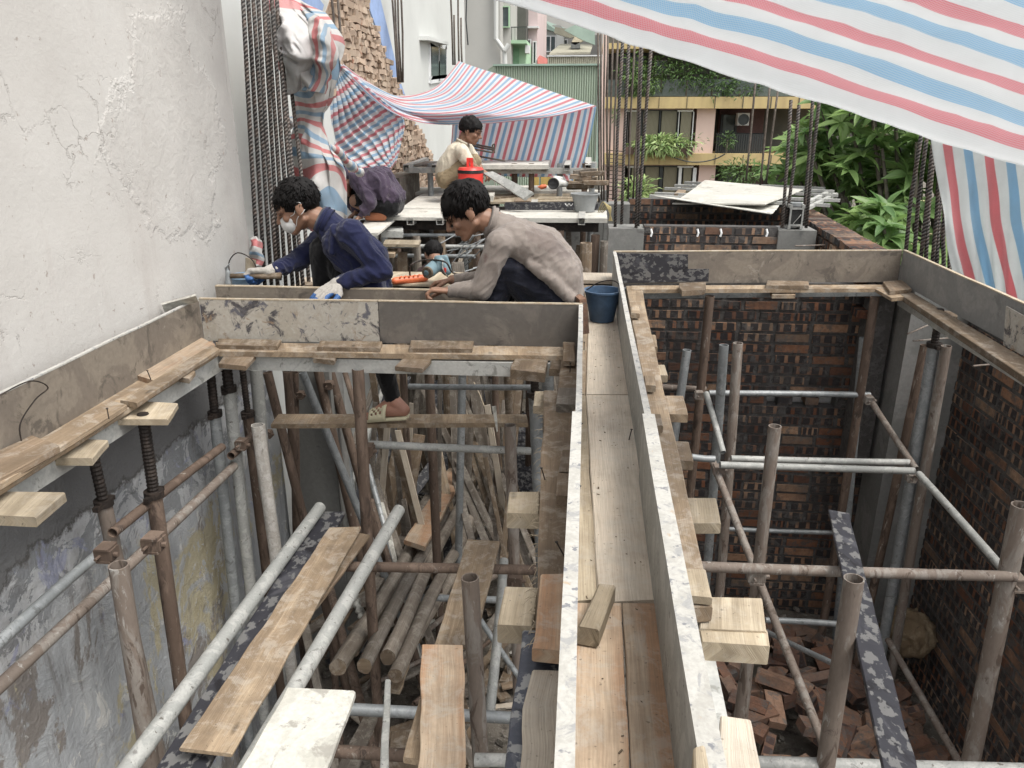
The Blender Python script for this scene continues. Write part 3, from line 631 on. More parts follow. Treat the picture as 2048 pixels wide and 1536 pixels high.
# --- right of the corridor
pk('long tan timber strip outside the right corridor board', 'pine', -.005, .035, (1372, 1215), (1425, 1214), (1282, 572), (1252, 572), jit=.004, seg=14)
pk('wide pale cross plank under the timber strip, at lower right of the corridor', 'pine2', -.045, .022, (1398, 1256), (1534, 1262), (1524, 1196), (1400, 1195))
pk('pale cross plank in front of the wide one at lower right', 'pine2', -.05, .045, (1404, 1284), (1540, 1292), (1536, 1262), (1398, 1256), ch=.002)
pk('cream ply offcut at the bottom right of the corridor', 'paleply', -.03, .02, (1440, 1620), (1540, 1620), (1500, 1432), (1436, 1430), jit=.006)
pk('grey-white stub standing at the bottom of the right corridor board', 'pine2', .22, .06, (1388, 1560), (1424, 1560), (1410, 1494), (1384, 1494))
for i, (q, nm) in enumerate([(((1378, 1046), (1444, 1048), (1432, 996), (1372, 995)), 'fifth'), (((1346, 920), (1386, 922), (1378, 884), (1342, 882)), 'fourth'), (((1326, 828), (1376, 830), (1368, 792), (1320, 791)), 'third'), (((1308, 750), (1336, 751), (1330, 730), (1304, 729)), 'second'), (((1286, 693), (1316, 694), (1311, 670), (1284, 669)), 'farthest')]):
    pk('%s pale cross block sticking out right of the corridor' % nm, ['pine2', 'pine', 'pine', 'pine2', 'pine'][i], -.04, .03, *q)
for i, (q, nm) in enumerate([(((1262, 626), (1280, 627), (1278, 612), (1262, 611)), 'far'), (((1290, 770), (1312, 771), (1308, 752), (1288, 751)), 'middle'), (((1306, 850), (1326, 851), (1322, 828), (1304, 827)), 'near')]):
    pk('%s small tan chip block on the timber strip' % nm, 'pine', .03, .025, *q)
pk('tan board piece lying over the timber strip near its end', 'pine2', .018, .018, (1375, 1192), (1426, 1196), (1412, 1140), (1366, 1138))
# --- front beam lower ledge
pk('pale plank lying on the front beam ledge, left', 'oldwood', .018, .018, (432, 690), (555, 692), (563, 679), (436, 677))
pk('pale plank lying on the front beam ledge, middle', 'oldwood', .018, .018, (634, 694), (760, 696), (764, 683), (640, 681))
pk('pale plank lying on the front beam ledge, right', 'oldwood', .018, .018, (818, 697), (944, 698), (948, 682), (822, 680))
pk('long tan ledge plank at the foot of the front beam forms', 'pine', .0, .022, (436, 703), (1150, 712), (1150, 694), (430, 684))
pk('brown cross block hanging over the front square tube, first from the left', 'brownwood', -.022, .02, (436, 727), (492, 732), (520, 701), (458, 698))
pk('brown cross block hanging over the front square tube, second from the left', 'oldwood', -.022, .02, (626, 716), (668, 721), (682, 703), (640, 702))
pk('brown cross block hanging over the front square tube, third from the left', 'brownwood', -.022, .02, (790, 732), (845, 737), (870, 710), (812, 708))
pk('split thick grey-brown block at the right end of the front square tube', 'oldwood', -.015, .04, (1022, 738), (1090, 746), (1096, 716), (1030, 713), jit=.006)
pk('small block behind the split block near the corridor corner', 'oldwood', -.02, .03, (1098, 738), (1122, 739), (1124, 718), (1104, 717))
# --- left ledge
pk('rough orange-brown plank lying on the left ledge near the corner', 'orangewood', .02, .022, (274, 750), (312, 762), (430, 688), (402, 674))
pk('tan ledge plank along the foot of the left form board', 'pine', .0, .02, (-110, 966), (-110, 1046), (436, 703), (424, 680), seg=14)
pk('second tan plank piece overlapping on the left ledge', 'pine', .022, .02, (240, 800), (272, 806), (438, 697), (422, 690))
pk('small tan offcut beside the left ledge', 'pine', .0, .02, (352, 753), (378, 758), (390, 742), (368, 738))
pk('brown plank with a nail on the left ledge at mid length', 'pine', .03, .02, (-70, 964), (-70, 1010), (254, 808), (222, 802), warp=.003)
pk('dark tan plank end lying across the left ledge near the frame edge', 'brownwood', .04, .024, (-70, 930), (-70, 990), (118, 892), (60, 872), jit=.004)
pk('pale cross block below the left ledge, farthest', 'pine2', -.03, .022, (214, 838), (336, 838), (356, 806), (250, 800))
pk('pale cross block below the left ledge, middle', 'pine2', -.03, .025, (92, 916), (184, 916), (216, 880), (124, 876))
pk('pale cross block below the left ledge at the frame edge', 'pine2', -.03, .03, (-50, 1028), (72, 1034), (130, 984), (-10, 982))
# --- far right pit ledge
pk('long tan ledge plank at the foot of the far form board', 'pine', .0, .022, (1262, 579), (1790, 577), (1800, 569), (1262, 571))
pk('broken brown plank pieces stacked on the far ledge left', 'oldwood', .03, .028, (1362, 582), (1412, 580), (1412, 564), (1358, 566), jit=.006)
pk('brown offcut lying on the far ledge middle', 'brownwood', .02, .02, (1532, 571), (1618, 571), (1618, 562), (1534, 561))
pk('small tan offcut under the far ledge middle', 'pine', -.03, .02, (1544, 590), (1590, 590), (1592, 581), (1540, 580))
pk('brown offcut in the far right corner of the ledge', 'brownwood', .02, .02, (1780, 583), (1824, 578), (1806, 560), (1766, 563))
pk('pale skewed plank under the offcut in the far right corner', 'pine', -.002, .02, (1784, 596), (1826, 592), (1806, 566), (1750, 577))
pk('tan plank edge along the foot of the right grey form board', 'oldwood', .0, .03, (2120, 800), (2140, 770), (1826, 585), (1800, 588), seg=12, jit=.004)
pk('light wood pad on top of the right screw jack', 'oldwood', -.03, .014, (1850, 628), (1916, 633), (1914, 622), (1852, 620))

# square steel tubes carrying the forms
def sq(label, A, B, w, h, m='steelpale', name='square_tube', **kw):
    o = sqtube(MB(), A, B, w, h).build(name, M[m]); return tag(o, label, 'steel tube', 'steel tubes carrying the forms')
sq('pale square steel tube under the front cross beam', P(440, 722, Z=-.06), P(1100, 738, Z=-.06), .045, .06)
sq('pale square steel tube under the left ledge', P(-40, 1020, Z=-.06), P(440, 720, Z=-.06), .045, .07)
sq('grey square steel tube under the far form board of the right pit', P(1240, 586, Z=-.05), P(1800, 584, Z=-.05)+Vector((0, .05, 0)), .05, .06, 'galv')
sq('pale square steel tube under the right grey form board', P(1805, 600, Z=-.07), P(2130, 800, Z=-.07), .05, .06)
mb = MB(); a = P(1402, 1262, Z=-.13)
sq('pale steel tube running under the right corridor board to the bottom of the frame', P(1395, 1290, Z=-.12), P(1470, 1700, Z=-.12), .05, .05)
# ============================================================ SCAFFOLD POSTS, PIPES AND BOARDS IN THE PITS
GP = 'scaffold posts in the two pits'; GL_ = 'horizontal scaffold pipes in the two pits'
def post(label, x, y, Y, r, m, x2, y2, z1=GZ, screw=None, cat='post', group=GP, **kw):
    A = P(x, y, Y=Y); Bd = P(x2, y2, Y=Y); t = (z1-A.z)/(Bd.z-A.z); B = A+(Bd-A)*t
    B.y += R.uniform(-.03, .03)
    th = thing('scaffold_post', (B.x, B.y, z1), label, cat, group)
    pipemesh(MB(), A, B, r, n=18, seg=14, bend=.006, **kw).build('tube', M[m], th, smooth='auto')
    d = (B-A).normalized()
    if screw: # threaded jack above the tube
        ht, rs = screw; T = A-d*ht; mb = MB(); L = ht; n = int(L/.006); rings = []
        a = d.cross(Vector((1, 0, 0))).normalized(); b = d.cross(a)
        for i in range(n+1):
            rr = rs*(1 if i % 2 else .88); c = T+(A+d*.05-T)*i/n
            rings.append([c+(a*math.cos(2*math.pi*k/12)+b*math.sin(2*math.pi*k/12))*rr for k in range(12)])
        mb.loft(rings); mb.build('screw', M['steeldark'], th)
        mb = MB(); mb.lathe([(.001, -.012), (r*1.25, -.012), (r*1.25, .012), (.001, .012)], A-d*.006, 14, -d)
        mb.box(A-d*.002+a*r*1.6, (.010, .010, .008)); mb.box(A-d*.002-a*r*1.6, (.010, .010, .008)); mb.build('nut', M['steeldark'], th)
    return th, A, B
def ledger(label, x, y, Y, r, m, x2, y2, Y2=None, group=GL_, **kw):
    return pipe('scaffold_pipe', P(x, y, Y=Y), P(x2, y2, Y=Y2 or Y), r, M[m], label, 'pipe', group, bend=.004, **kw)
def clamp(p, s, label, m='rust'):
    th = thing('pipe_clamp', p, label, 'clamp', 'pipe clamps on the scaffold'); p = Vector(p)
    mb = MB(); mb.box(p, (s*1.0, s*.75, s*.6)); mb.box(p+Vector((0, 0, s*.75)), (s*.8, s*.9, s*.12)); mb.box(p-Vector((0, 0, s*.75)), (s*.8, s*.9, s*.12)); mb.build('jaw', M[m], th)
    mb = MB(); mb.lathe([(.001, 0), (s*.28, 0), (s*.28, s*.5), (.001, s*.5)], p+Vector((s, -s*.2, 0)), 6, (1, 0, 0)); mb.lathe([(.001, 0), (s*.16, 0), (s*.16, s*.9), (.001, s*.9)], p+Vector((-s*.3, -s*.7, 0)), 8, (0, -1, 0)); mb.build('bolt', M[m], th)
# left pit
post('cement-crusted open-topped post, thickest with mortar, near the left wall', 515, 850, 3.02, .027, 'crust', 550, 1100, crust=.006)
post('rusty open-topped post nearest the camera at lower left', 237, 1130, 1.865, .029, 'rustgrey', 288, 1440)
post('brown open-topped post standing beside the leaning planks at bottom centre', 940, 1155, 2.126, .029, 'rustgrey', 962, 1536)
post('paint-flaked open-topped post left of the corridor', 1020, 850, 3.22, .027, 'rustgrey', 1030, 1180)
post('rusty brown post crossing in front of the plank with the foot', 716, 738, 3.02, .026, 'rust', 736, 1060)
post('galvanised post with black screw under the split block', 1070, 790, 3.3, .03, 'galv', 1078, 1000, screw=(.12, .02))
x = P(307, 990, X=-1.52)
post('rusty post with long black screw, second along the left wall', 308, 990, x.y, .027, 'rust', 358, 1360, screw=(.315, .021))
x = P(208, 1008, X=-1.6)
post('grey post with black screw, nearest along the left wall', 208, 1008, x.y, .025, 'rustgrey', 228, 1100, screw=(.215, .019))
x = P(430, 830, X=-1.62)
post('grey post with black screw in the far left corner', 430, 830, x.y, .025, 'galv', 466, 1180, screw=(.25, .02))
post('pale cement-dusted post with short screw in the far left corner', 458, 780, 3.05, .027, 'galvpale', 498, 1150, screw=(.1, .024))
post('rusty post with slim black screw behind the pale corner post', 496, 830, 3.3, .026, 'rust', 528, 1100, screw=(.26, .016))
post('pale flat-faced post behind the cement-crusted post', 512, 738, 3.35, .03, 'galvpale', 530, 940)
for i, (x, y, Y, r, m, x2, y2) in enumerate([(535, 745, 3.6, .024, 'rust', 618, 1080), (575, 742, 3.75, .024, 'rust', 600, 1060), (588, 745, 4.0, .026, 'rust', 592, 900), (636, 740, 4.1, .027, 'rust', 705, 1040), (660, 742, 4.2, .027, 'rust', 730, 1000), (605, 745, 3.9, .022, 'galv', 668, 900), (858, 742, 3.9, .026, 'rust', 872, 1080), (925, 745, 4.3, .024, 'galv', 920, 1010), (805, 742, 4.6, .022, 'rust', 820, 960), (990, 745, 5.2, .025, 'rust', 992, 830), (1015, 745, 5.0, .028, 'oldwood', 1018, 830), (1095, 745, 3.6, .03, 'galv', 1100, 900)]):
    post(['prop behind the front beam, %s' % w for w in ('leftmost', 'second, crossing the leftmost', 'upright behind the crossing pair', 'next to the grey column', 'paired with the clamp', 'thin grey bent one beside the column', 'right behind the slippered foot', 'galvanised one right of the foot', 'thin one left of the foot', 'far upright one near the yellow string', 'timber one beside the far upright', 'thick grey one at the corridor corner')][i], x, y, Y, r, m, x2, y2, cat='prop')
ledger('rusty pipe along the left wall, lower', -20, 1390, 1.55, .02, 'rustgrey', 468, 932, 2.99)
ledger('rusty pipe along the left wall, upper, reaching the corner', 225, 1066, 2.1, .018, 'rust', 444, 894, 2.9)
ledger('short rusty pipe stub between the corner posts', 462, 912, 2.95, .018, 'rust', 500, 876, 3.2)
ledger('galvanised pipe along the left wall at the frame edge', -20, 1302, 1.5, .017, 'galv', 212, 1096, 2.1)
ledger('grey pipe behind the leg, upper of two cross pipes under the front beam', 818, 773, 3.65, .015, 'galv', 1066, 775)
ledger('grey pipe in front of the hanging slipper, lower of two cross pipes', 728, 888, 3.15, .018, 'galvpale', 1062, 902, 3.25)
ledger('rusty pipe crossing over the logs', 690, 1133, 2.66, .021, 'rust', 1072, 1140, 2.76)
ledger('dark wet pipe under the white board', 690, 1418, 2.2, .022, 'galv', 1060, 1438, 2.3)
ledger('rusty pipe at the bottom of the frame under the white board', 640, 1500, 1.95, .021, 'rust', 840, 1512, 1.95)
ledger('pale pipe at the bottom beside the blue-black board', 950, 1520, 2.0, .022, 'galvpale', 1060, 1524, 2.0)
ledger('thin grey pipe hidden low behind the logs', 745, 1192, 3.7, .02, 'galv', 1000, 1200, 3.7)
ledger('upright grey brace pipe right of the bottom centre post', 1008, 1120, 2.95, .02, 'galvpale', 978, 1440, 2.3)
ledger('thin rusty brace crossing behind the grey brace pipe', 935, 1200, 3.0, .013, 'galv', 1042, 1360, 2.9)
for p, s, l in [((308, 1085, 1.95), .03, 'rusty clamp on the second post along the left wall'), ((213, 1105, 1.9), .028, 'rusty clamp on the nearest post along the left wall'), ((484, 888, 3.0), .026, 'rusty clamp between the corner posts at left'), ((735, 900, 3.05), .03, 'rusty clamp on the brown post below the slipper'), ((536, 868, 3.5), .022, 'small clamp on the leftmost leaning prop'), ((600, 790, 4.0), .024, 'clamp on the upright rusty prop behind the pair'), ((658, 770, 4.1), .026, 'clamp joining two props beside the grey column'), ((1030, 1160, 2.9), .032, 'clamp on the paint-flaked post behind the cross block')]:
    clamp(P(p[0], p[1], Y=p[2]), s, l)

GB = 'boards and poles lying over the left pit'
Zb = -.72
pipe('galvanised_pipe', P(640, 1015, Z=Zb), P(225, 1580, Z=Zb), .027, M['galvpale'], 'long pale galvanised pipe lying diagonally over the left pit, the left one', 'pipe', GB, bend=.003)
pipe('galvanised_pipe', P(798, 1020, Z=-.72), P(470, 1580, Z=-.72), .027, M['galvpale'], 'long whitish pipe with small holes lying diagonally, right of the tan plank', 'pipe', GB, bend=.003)
def bd(name, label, mat, z, t, *xy, cat='board', **kw): return plank(name, pq(z, *xy), t, M[mat], label, cat, GB, **kw)
bd('film_board', 'black film board with cement scratches lying beside the left diagonal pipe', 'film', -.745, .018, (270, 1600), (380, 1600), (690, 1024), (636, 1024), seg=12, jit=.004)
bd('plank', 'wide tan plank with wavy edges lying on the black film board', 'pine', (-.70, -.70, -.71, -.71), .012, (360, 1498), (462, 1508), (722, 1053), (658, 1052), jit=.0035, seg=20, warp=.006)
bd('plank', 'thin splintered plank hidden under the wide tan plank', 'brownwood', -.74, .014, (560, 1290), (636, 1210), (742, 1068), (690, 1058), jit=.008, seg=14)
bd('white_board', 'thick cement-white board with rounded corners at bottom left of centre', 'whiteboard', -.64, .028, (440, 1600), (628, 1600), (710, 1384), (574, 1374), jit=.004, ch=.006)
bd('plank', 'tan plank running down behind the bottom centre post', 'pine', -.775, .02, (868, 1292), (948, 1290), (1000, 1082), (934, 1078), jit=.003)
bd('plank', 'knotty orange plank with bark edge at bottom centre', 'orangewood', (-.60, -.60, -.66, -.66), .03, (836, 1640), (934, 1640), (926, 1292), (843, 1290), jit=.004, seg=18, ch=.002)
bd('plank', 'thin tan batten leaning behind the knotty orange plank', 'pine', (-.70, -.70, -.72, -.72), .02, (806, 1515), (840, 1518), (852, 1400), (838, 1398))
bd('square_tube', 'pair of thin pale steel channels standing on end near the bottom', 'galvpale', (-.75, -.75, -.8, -.8), .012, (758, 1560), (776, 1560), (782, 1358), (770, 1358), cat='steel channel')
bd('plank', 'pale plank lying deep under the channels at the bottom', 'oldwood', -1.2, .02, (770, 1600), (830, 1600), (860, 1456), (782, 1462))
bd('cross_plank', 'long pale plank crossing the left pit that carries the slippered foot', 'pine', (-.425, -.405, -.405, -.425), .022, (542, 848), (1056, 846), (1053, 829), (556, 828), jit=.003, seg=14)
# logs
GLG = 'logs stacked slanting in the left pit'
def log(label, near, far, zn, zf, r, mat='log', name='log'):
    A = P(near[0], near[1], Z=zn); B = P(far[0], far[1], Z=zf); th = thing(name, B, label, 'log', GLG)
    t = (B-A).normalized(); a = t.cross(Vector((0, 0, 1))).normalized(); b = t.cross(a); o = R.random()*40; mb = MB(); rings = []; n = 16; N = 30
    for i in range(N+1):
        s = i/N; c = A.lerp(B, s)+a*.03*noise.noise(Vector((s*2.5, o, 0)))+b*.02*noise.noise(Vector((s*2.5, o, 5)))
        kn = .9+.16*max(0, noise.noise(Vector((s*9, o, 2))))
        rings.append([c+(a*math.cos(2*math.pi*k/n)+b*math.sin(2*math.pi*k/n))*r*kn*(1+.16*noise.noise(Vector((math.cos(2*math.pi*k/n)*1.6, math.sin(2*math.pi*k/n)*1.6, s*7+o)))) for k in range(n)])
    mb.loft(rings, us=[o+(B-A).length*i/N for i in range(N+1)], cap0=False, cap1=False); mb.build('bark', M[mat], th, True)
    k = len(rings[0])
    for rg, s in ((rings[0], -1), (rings[-1], 1)):
        mb = MB(); b_ = 0; mb.v += [tuple(p) for p in rg]; mb.face(range(b_, b_+k) if s > 0 else list(range(b_, b_+k))[::-1]); mb.build('sawn_end', M['oldwood'], th)
log('leftmost grey log with a pale sawn round end', (683, 1338), (893, 965), -1.40, -1.95, .045)
log('second log from the left, smooth and pale', (728, 1332), (928, 950), -1.38, -1.95, .040, 'greywood')
log('third log from the left with a broken knotty end', (772, 1312), (950, 952), -1.42, -2.0, .041)
log('fourth log from the left, dark with a cut end', (790, 1352), (968, 972), -1.45, -2.05, .038)
log('fifth thin log showing between the leftmost and second log', (705, 1300), (905, 975), -1.52, -2.02, .034, 'greywood')
log('sixth thin log low at the right side of the stack', (835, 1280), (980, 990), -1.7, -2.2, .036)
log('short log lying at the right of the log stack', (860, 1225), (985, 985), -1.9, -2.35, .045)
def obq(label, mat, t, a, b, c, d, name='plank', cat='plank', g=GB, **kw):
    """corners (x, y, z)"""
    return plank(name, [P(x, y, Z=z) for x, y, z in (a, b, c, d)], t, M[mat], label, cat, g, **kw)
obq('short ochre plank lying on top of the logs', 'orangewood', .03, (808, 1080, -1.52), (852, 1092, -1.52), (930, 943, -1.78), (896, 936, -1.78), jit=.008, seg=12)
obq('grey square timber lying left of the logs', 'greywood', .05, (722, 1196, -1.6), (744, 1198, -1.6), (866, 992, -2.1), (850, 988, -2.1))
obq('short grey batten standing over the logs', 'greywood', .02, (936, 1080, -1.35), (950, 1078, -1.35), (922, 962, -1.6), (906, 964, -1.6))
obq('small pale stub at the top of the log stack', 'oldwood', .03, (938, 965, -1.9), (952, 972, -1.9), (950, 938, -2.), (936, 935, -2.))
obq('black film sheet leaning deep at the back of the left pit', 'film', .015, (955, 958, -2.35), (1075, 1015, -2.35), (1080, 852, -1.9), (978, 850, -1.9), name='film_board', cat='board')
obq('split pale batten lying under the third log', 'pine', .02, (778, 1376, -1.6), (800, 1380, -1.6), (832, 1290, -1.7), (822, 1288, -1.7), jit=.005)
obq('grey plank lying deep at bottom left of centre', 'greywood', .02, (640, 1600, -1.6), (690, 1600, -1.6), (760, 1420, -1.7), (735, 1415, -1.7))
for i in range(26):
    x = R.uniform(650, 1020); y = R.uniform(1010, 1330); z = R.uniform(-2.35, -1.9); L = R.uniform(.5, 1.3); d = Vector((R.gauss(.42, .16), 1, R.gauss(-.12, .12))).normalized()*L; c = P(x, y, Z=z)
    if c.x < -1.6 or c.x > -.1: continue
    if i % 3 == 0: o = pipe('leaning_pole', c-d/2, c+d/2, R.uniform(.012, .02), M[R.choice(['galv', 'rust', 'rustgrey'])], n=8, seg=3)
    else: o = plank('thin_board', bar_q(c-d/2, c+d/2, R.uniform(.03, .08)), .02, M[R.choice(['greywood', 'oldwood', 'greywood', 'brownwood'])], seg=4)
    tag(o, 'thin stick buried in the heap beneath the four logs', 'stick', 'sticks in the heap under the logs')
# green and white sack end between logs
mb = MB()
for k in range(5): mb.tube([P(712+k*4, 1190+k*11, Z=-1.75), P(706+k*5, 1200+k*11, Z=-1.72), P(720+k*5, 1208+k*11, Z=-1.75)], .018, 8)
tag(mb.build('plastic_bag', M['whiteboard'], smooth=True), 'crumpled white and green plastic bag between the pipe and the logs', 'bag')
# forest of sticks and boards at the back of the left pit and below the far decks
GS = 'sticks and offcuts leaning at the back of the left pit'
lean = [  # x0,y0,Y0 top -> x1,y1,Y1 foot, width, mat
 (752, 760, 6.0, 690, 930, 5.6, .05, 'greywood'), (770, 765, 6.0, 742, 850, 5.8, .04, 'steelpale'), (690, 745, 5.5, 735, 900, 5.2, .045, 'rust'), (782, 830, 5.2, 740, 1000, 5., .05, 'greywood'), (800, 880, 5.4, 785, 960, 5.2, .10, 'oldwood'),
 (845, 775, 5.6, 920, 930, 5.2, .05, 'greywood'), (855, 790, 5.6, 930, 980, 5.1, .055, 'greywood'), (885, 745, 6.2, 935, 890, 5.6, .045, 'oldwood'), (895, 745, 6.3, 948, 885, 5.6, .05, 'oldwood'), (908, 750, 6.3, 955, 870, 5.7, .05, 'greywood'), (918, 745, 6.5, 965, 860, 5.8, .045, 'greywood'), (930, 745, 6.5, 975, 850, 5.8, .05, 'oldwood'), (872, 880, 5.2, 890, 975, 5., .06, 'pine'),
 (838, 870, 5.2, 820, 970, 5.1, .09, 'brownwood'), (655, 900, 4.8, 720, 1060, 4.4, .045, 'rust'), (735, 930, 4.6, 790, 1130, 4.1, .04, 'galv'), (750, 960, 4.6, 815, 1150, 4., .045, 'greywood'), (742, 1000, 4.4, 800, 1200, 3.9, .04, 'rust'), (762, 1005, 4.4, 780, 1080, 4.2, .03, 'whiteboard'), (700, 840, 5., 690, 990, 4.8, .035, 'galv'), (668, 770, 5.2, 702, 960, 4.9, .04, 'galv'), (905, 560, 6.5, 935, 480, 8., .04, 'paleply'), (1010, 800, 5.6, 1000, 880, 5.4, .04, 'greywood'), (1040, 750, 5.4, 1030, 860, 5.2, .05, 'oldwood'),
 (640, 1000, 4.4, 650, 1120, 4.1, .04, 'rust'), (660, 1180, 3.6, 700, 1330, 3.2, .05, 'rust'), (605, 1240, 3.4, 640, 1400, 3.1, .045, 'greywood'), (1000, 745, 7., 960, 800, 6.6, .09, 'film'), (870, 760, 6.6, 878, 880, 6., .12, 'film'), (800, 750, 6.4, 775, 840, 6., .2, 'film')]
for i, (x, y, Y, x2, y2, Y2, w, m) in enumerate(lean):
    A = P(x, y, Y=Y); B = P(x2, y2, Y=Y2); d = (B-A).normalized()
    if B.z > GZ+.25 and abs(d.z) > .3: B = A+d*min((GZ+.02-A.z)/d.z, 2.6)
    rk = sorted(q[0] for q in lean).index(x)+1; od = '%d%s from the left' % (rk, 'th' if rk % 100 in (11, 12, 13) else {1: 'st', 2: 'nd', 3: 'rd'}.get(rk % 10, 'th'))
    if m in ('rust', 'galv', 'steelpale'): pipe('leaning_pole', A, B, w*.5, M[m], '%s steel pole in the jumble behind the left pit, %s' % ({'rust': 'rusty', 'galv': 'grey', 'steelpale': 'pale'}[m], od), 'pole', GS, n=10)
    else: plank('leaning_board', bar_q(A, B, w, (0, -1, .4)), .02, M[m], '%s board in the jumble behind the left pit, %s' % ({'greywood': 'grey', 'oldwood': 'weathered', 'paleply': 'pale', 'pine': 'tan', 'brownwood': 'brown', 'whiteboard': 'white', 'film': 'black'}[m], od), 'board', GS, jit=.004)
for i in range(46):
    Y = R.uniform(4.3, 6.8); A = P(R.uniform(650, 1000), 760, Y=Y); A.z = R.uniform(-1.5, -.45); B = Vector((A.x+R.uniform(-.15, .45), Y-R.uniform(.1, .6), GZ+.05))
    if not (-1.6 < B.x < -.05 and -1.6 < A.x < .1): continue
    plank('thin_batten', bar_q(A, B, R.uniform(.02, .05), (0, -1, .4)), .015, M[R.choice(['greywood', 'oldwood', 'greywood', 'paleply'])], 'thin weathered batten standing in the crowded heap behind the four logs', 'batten', 'battens in the heap behind the logs', seg=3, jit=.003)
# scraps lying on the ground
GD = 'scrap boards lying on the ground of the left pit'
for i in range(150):
    y = R.uniform(3.2, 8.6); x = R.uniform(-1.5, -.1) if y < 4.6 else R.uniform(-1.6, .3)
    a = R.uniform(0, 3.14); L = R.uniform(.12, .5); d = Vector((math.cos(a), math.sin(a), R.uniform(-.08, .08)))*L
    c = Vector((x, y, GZ+.05+R.uniform(0, .08)))
    plank('scrap_board', bar_q(c-d/2, c+d/2, R.uniform(.03, .09)), .018, M[R.choice(['oldwood', 'greywood', 'brownwood', 'paleply', 'whiteboard', 'film', 'greywood'])], 'scrap board lying on the dirt of the left pit', 'board', GD, seg=2)
mb = MB()
for i in range(1600):
    y = R.uniform(2.2, 9); x = R.uniform(-1.7, .15) if R.random() < .65 else R.uniform(.2, 2.2); s = R.uniform(.006, .03)
    mb.box((x, y, GZ+.01+.05*nz((x, y, 0), 1.7)+s*.4), (s, s*R.uniform(.4, 1), s*R.uniform(.3, .8)), Matrix.Rotation(R.uniform(0, 3), 3, 'Z')@Matrix.Rotation(R.uniform(-.6, .6), 3, 'X'))
tag(mb.build('rubble', M['scrap']), 'small rubble and chips scattered over the ground of the pits', 'rubble', None, 'stuff')
# yellow string in the left pit
mb = MB(); mb.tube([P(948, 765, Y=5.6), P(960, 790, Y=5.5), P(975, 830, Y=5.3), P(985, 870, Y=5.)], .004, 6); tag(mb.build('string', M['pine2']), 'thin yellow string trailing down the back of the left pit', 'string')
# nail strip / pale wedge stuck over the crossing plank
plank('wedge', [P(984, 812, Y=3.2), P(993, 812, Y=3.2), P(996, 862, Y=3.18), P(993, 862, Y=3.18)], .012, M['whiteboard'], 'thin pale wedge standing over the crossing plank', 'wedge', None, seg=3)

# ------------------------------------------------------------ right pit
post('brown rusty post under the broken planks, far left of the right pit', 1420, 592, 4.42, .026, 'rust', 1378, 1010)
post('galvanised post, left of the close pair in the right pit', 1448, 690, 4.2, .026, 'galv', 1412, 1150)
post('grey-brown post, right of the close pair in the right pit', 1476, 686, 4.1, .027, 'rustgrey', 1440, 1150)
post('brown open-topped post in the middle of the right pit', 1550, 852, 3.25, .028, 'rustgrey', 1488, 1420)
post('thick cement-smeared post nearest the camera in the right pit', 1708, 1157, 2.16, .031, 'rustgrey', 1652, 1536)
post('rusty post in the far right corner of the right pit', 1750, 594, 4.5, .026, 'rust', 1700, 900)
post('galvanised post beside the far right corner post', 1727, 676, 4.6, .025, 'galv', 1678, 1180)
x = 4.05
post('galvanised post with black screw near the right wall', 1868, 692, x, .030, 'galv', 1790, 1150, screw=(.2, .02))
post('rusty post left of the screw jack near the right wall', 1850, 690, 4.25, .024, 'rust', 1760, 1100)
post('mottled rusty open-topped post right of the screw jack', 1893, 692, 4.0, .026, 'rustgrey', 1820, 1140)
post('thick brown post at the right edge of the frame', 2044, 1010, 2.75, .036, 'rustgrey', 1938, 1536)
post('grey post with dark top behind the corridor cross blocks', 1374, 700, 4.35, .025, 'galv', 1338, 960)
post('grey-brown post under the wide cross plank', 1500, 1290, 2.9, .028, 'rustgrey', 1478, 1430)
ledger('grey pipe at the back of the right pit, left piece', 1300, 773, 4.5, .018, 'rustgrey', 1412, 779)
ledger('grey pipe at the back of the right pit just above the brick openings', 1418, 786, 4.42, .018, 'galv', 1740, 790, 4.5)
ledger('pale pipe across the right pit, upper of the parallel pair', 1462, 917, 3.9, .018, 'galvpale', 1826, 925, 3.95)
ledger('pale pipe across the right pit, lower of the parallel pair', 1440, 930, 3.75, .019, 'galvpale', 1828, 942, 3.85)
ledger('short pale pipe stub beside the fourth cross block', 1384, 914, 3.8, .018, 'galv', 1430, 918)
ledger('long brown pipe across the right pit at mid depth', 1300, 1129, 2.62, .021, 'rustgrey', 2030, 1153, 2.72)
ledger('dark thin pipe low on the back brick wall', 1420, 1056, 4.6, .015, 'galv', 1684, 1066, 4.65)
ledger('grey pipe low behind the black film board', 1530, 1240, 3.9, .018, 'galv', 1700, 1250, 3.95)
ledger('thin grey pipe slanting over the bricks', 1530, 1262, 4.2, .016, 'galv', 1690, 1338, 3.5)
ledger('galvanised pipe along the bottom of the frame in the right pit', 1500, 1526, 2.15, .024, 'galvpale', 2090, 1542, 2.2)
ledger('slanting pale pipe joining the back corner to the right jack', 1736, 792, 4.45, .017, 'rustgrey', 1832, 938, 3.9)
ledger('slanting pale pipe joining the right jack to the edge post', 1838, 948, 3.85, .018, 'galvpale', 2018, 1152, 2.9)
ledger('slanting grey pipe at the left back of the right pit', 1412, 786, 4.3, .017, 'galvpale', 1446, 905, 3.95)
ledger('long slanting brown pipe descending to the brick heap', 1426, 925, 3.85, .019, 'rustgrey', 1648, 1490, 2.6)
ledger('brown slanting pipe beyond the black film board', 1776, 1280, 3.9, .018, 'rustgrey', 1930, 1545, 3.0)
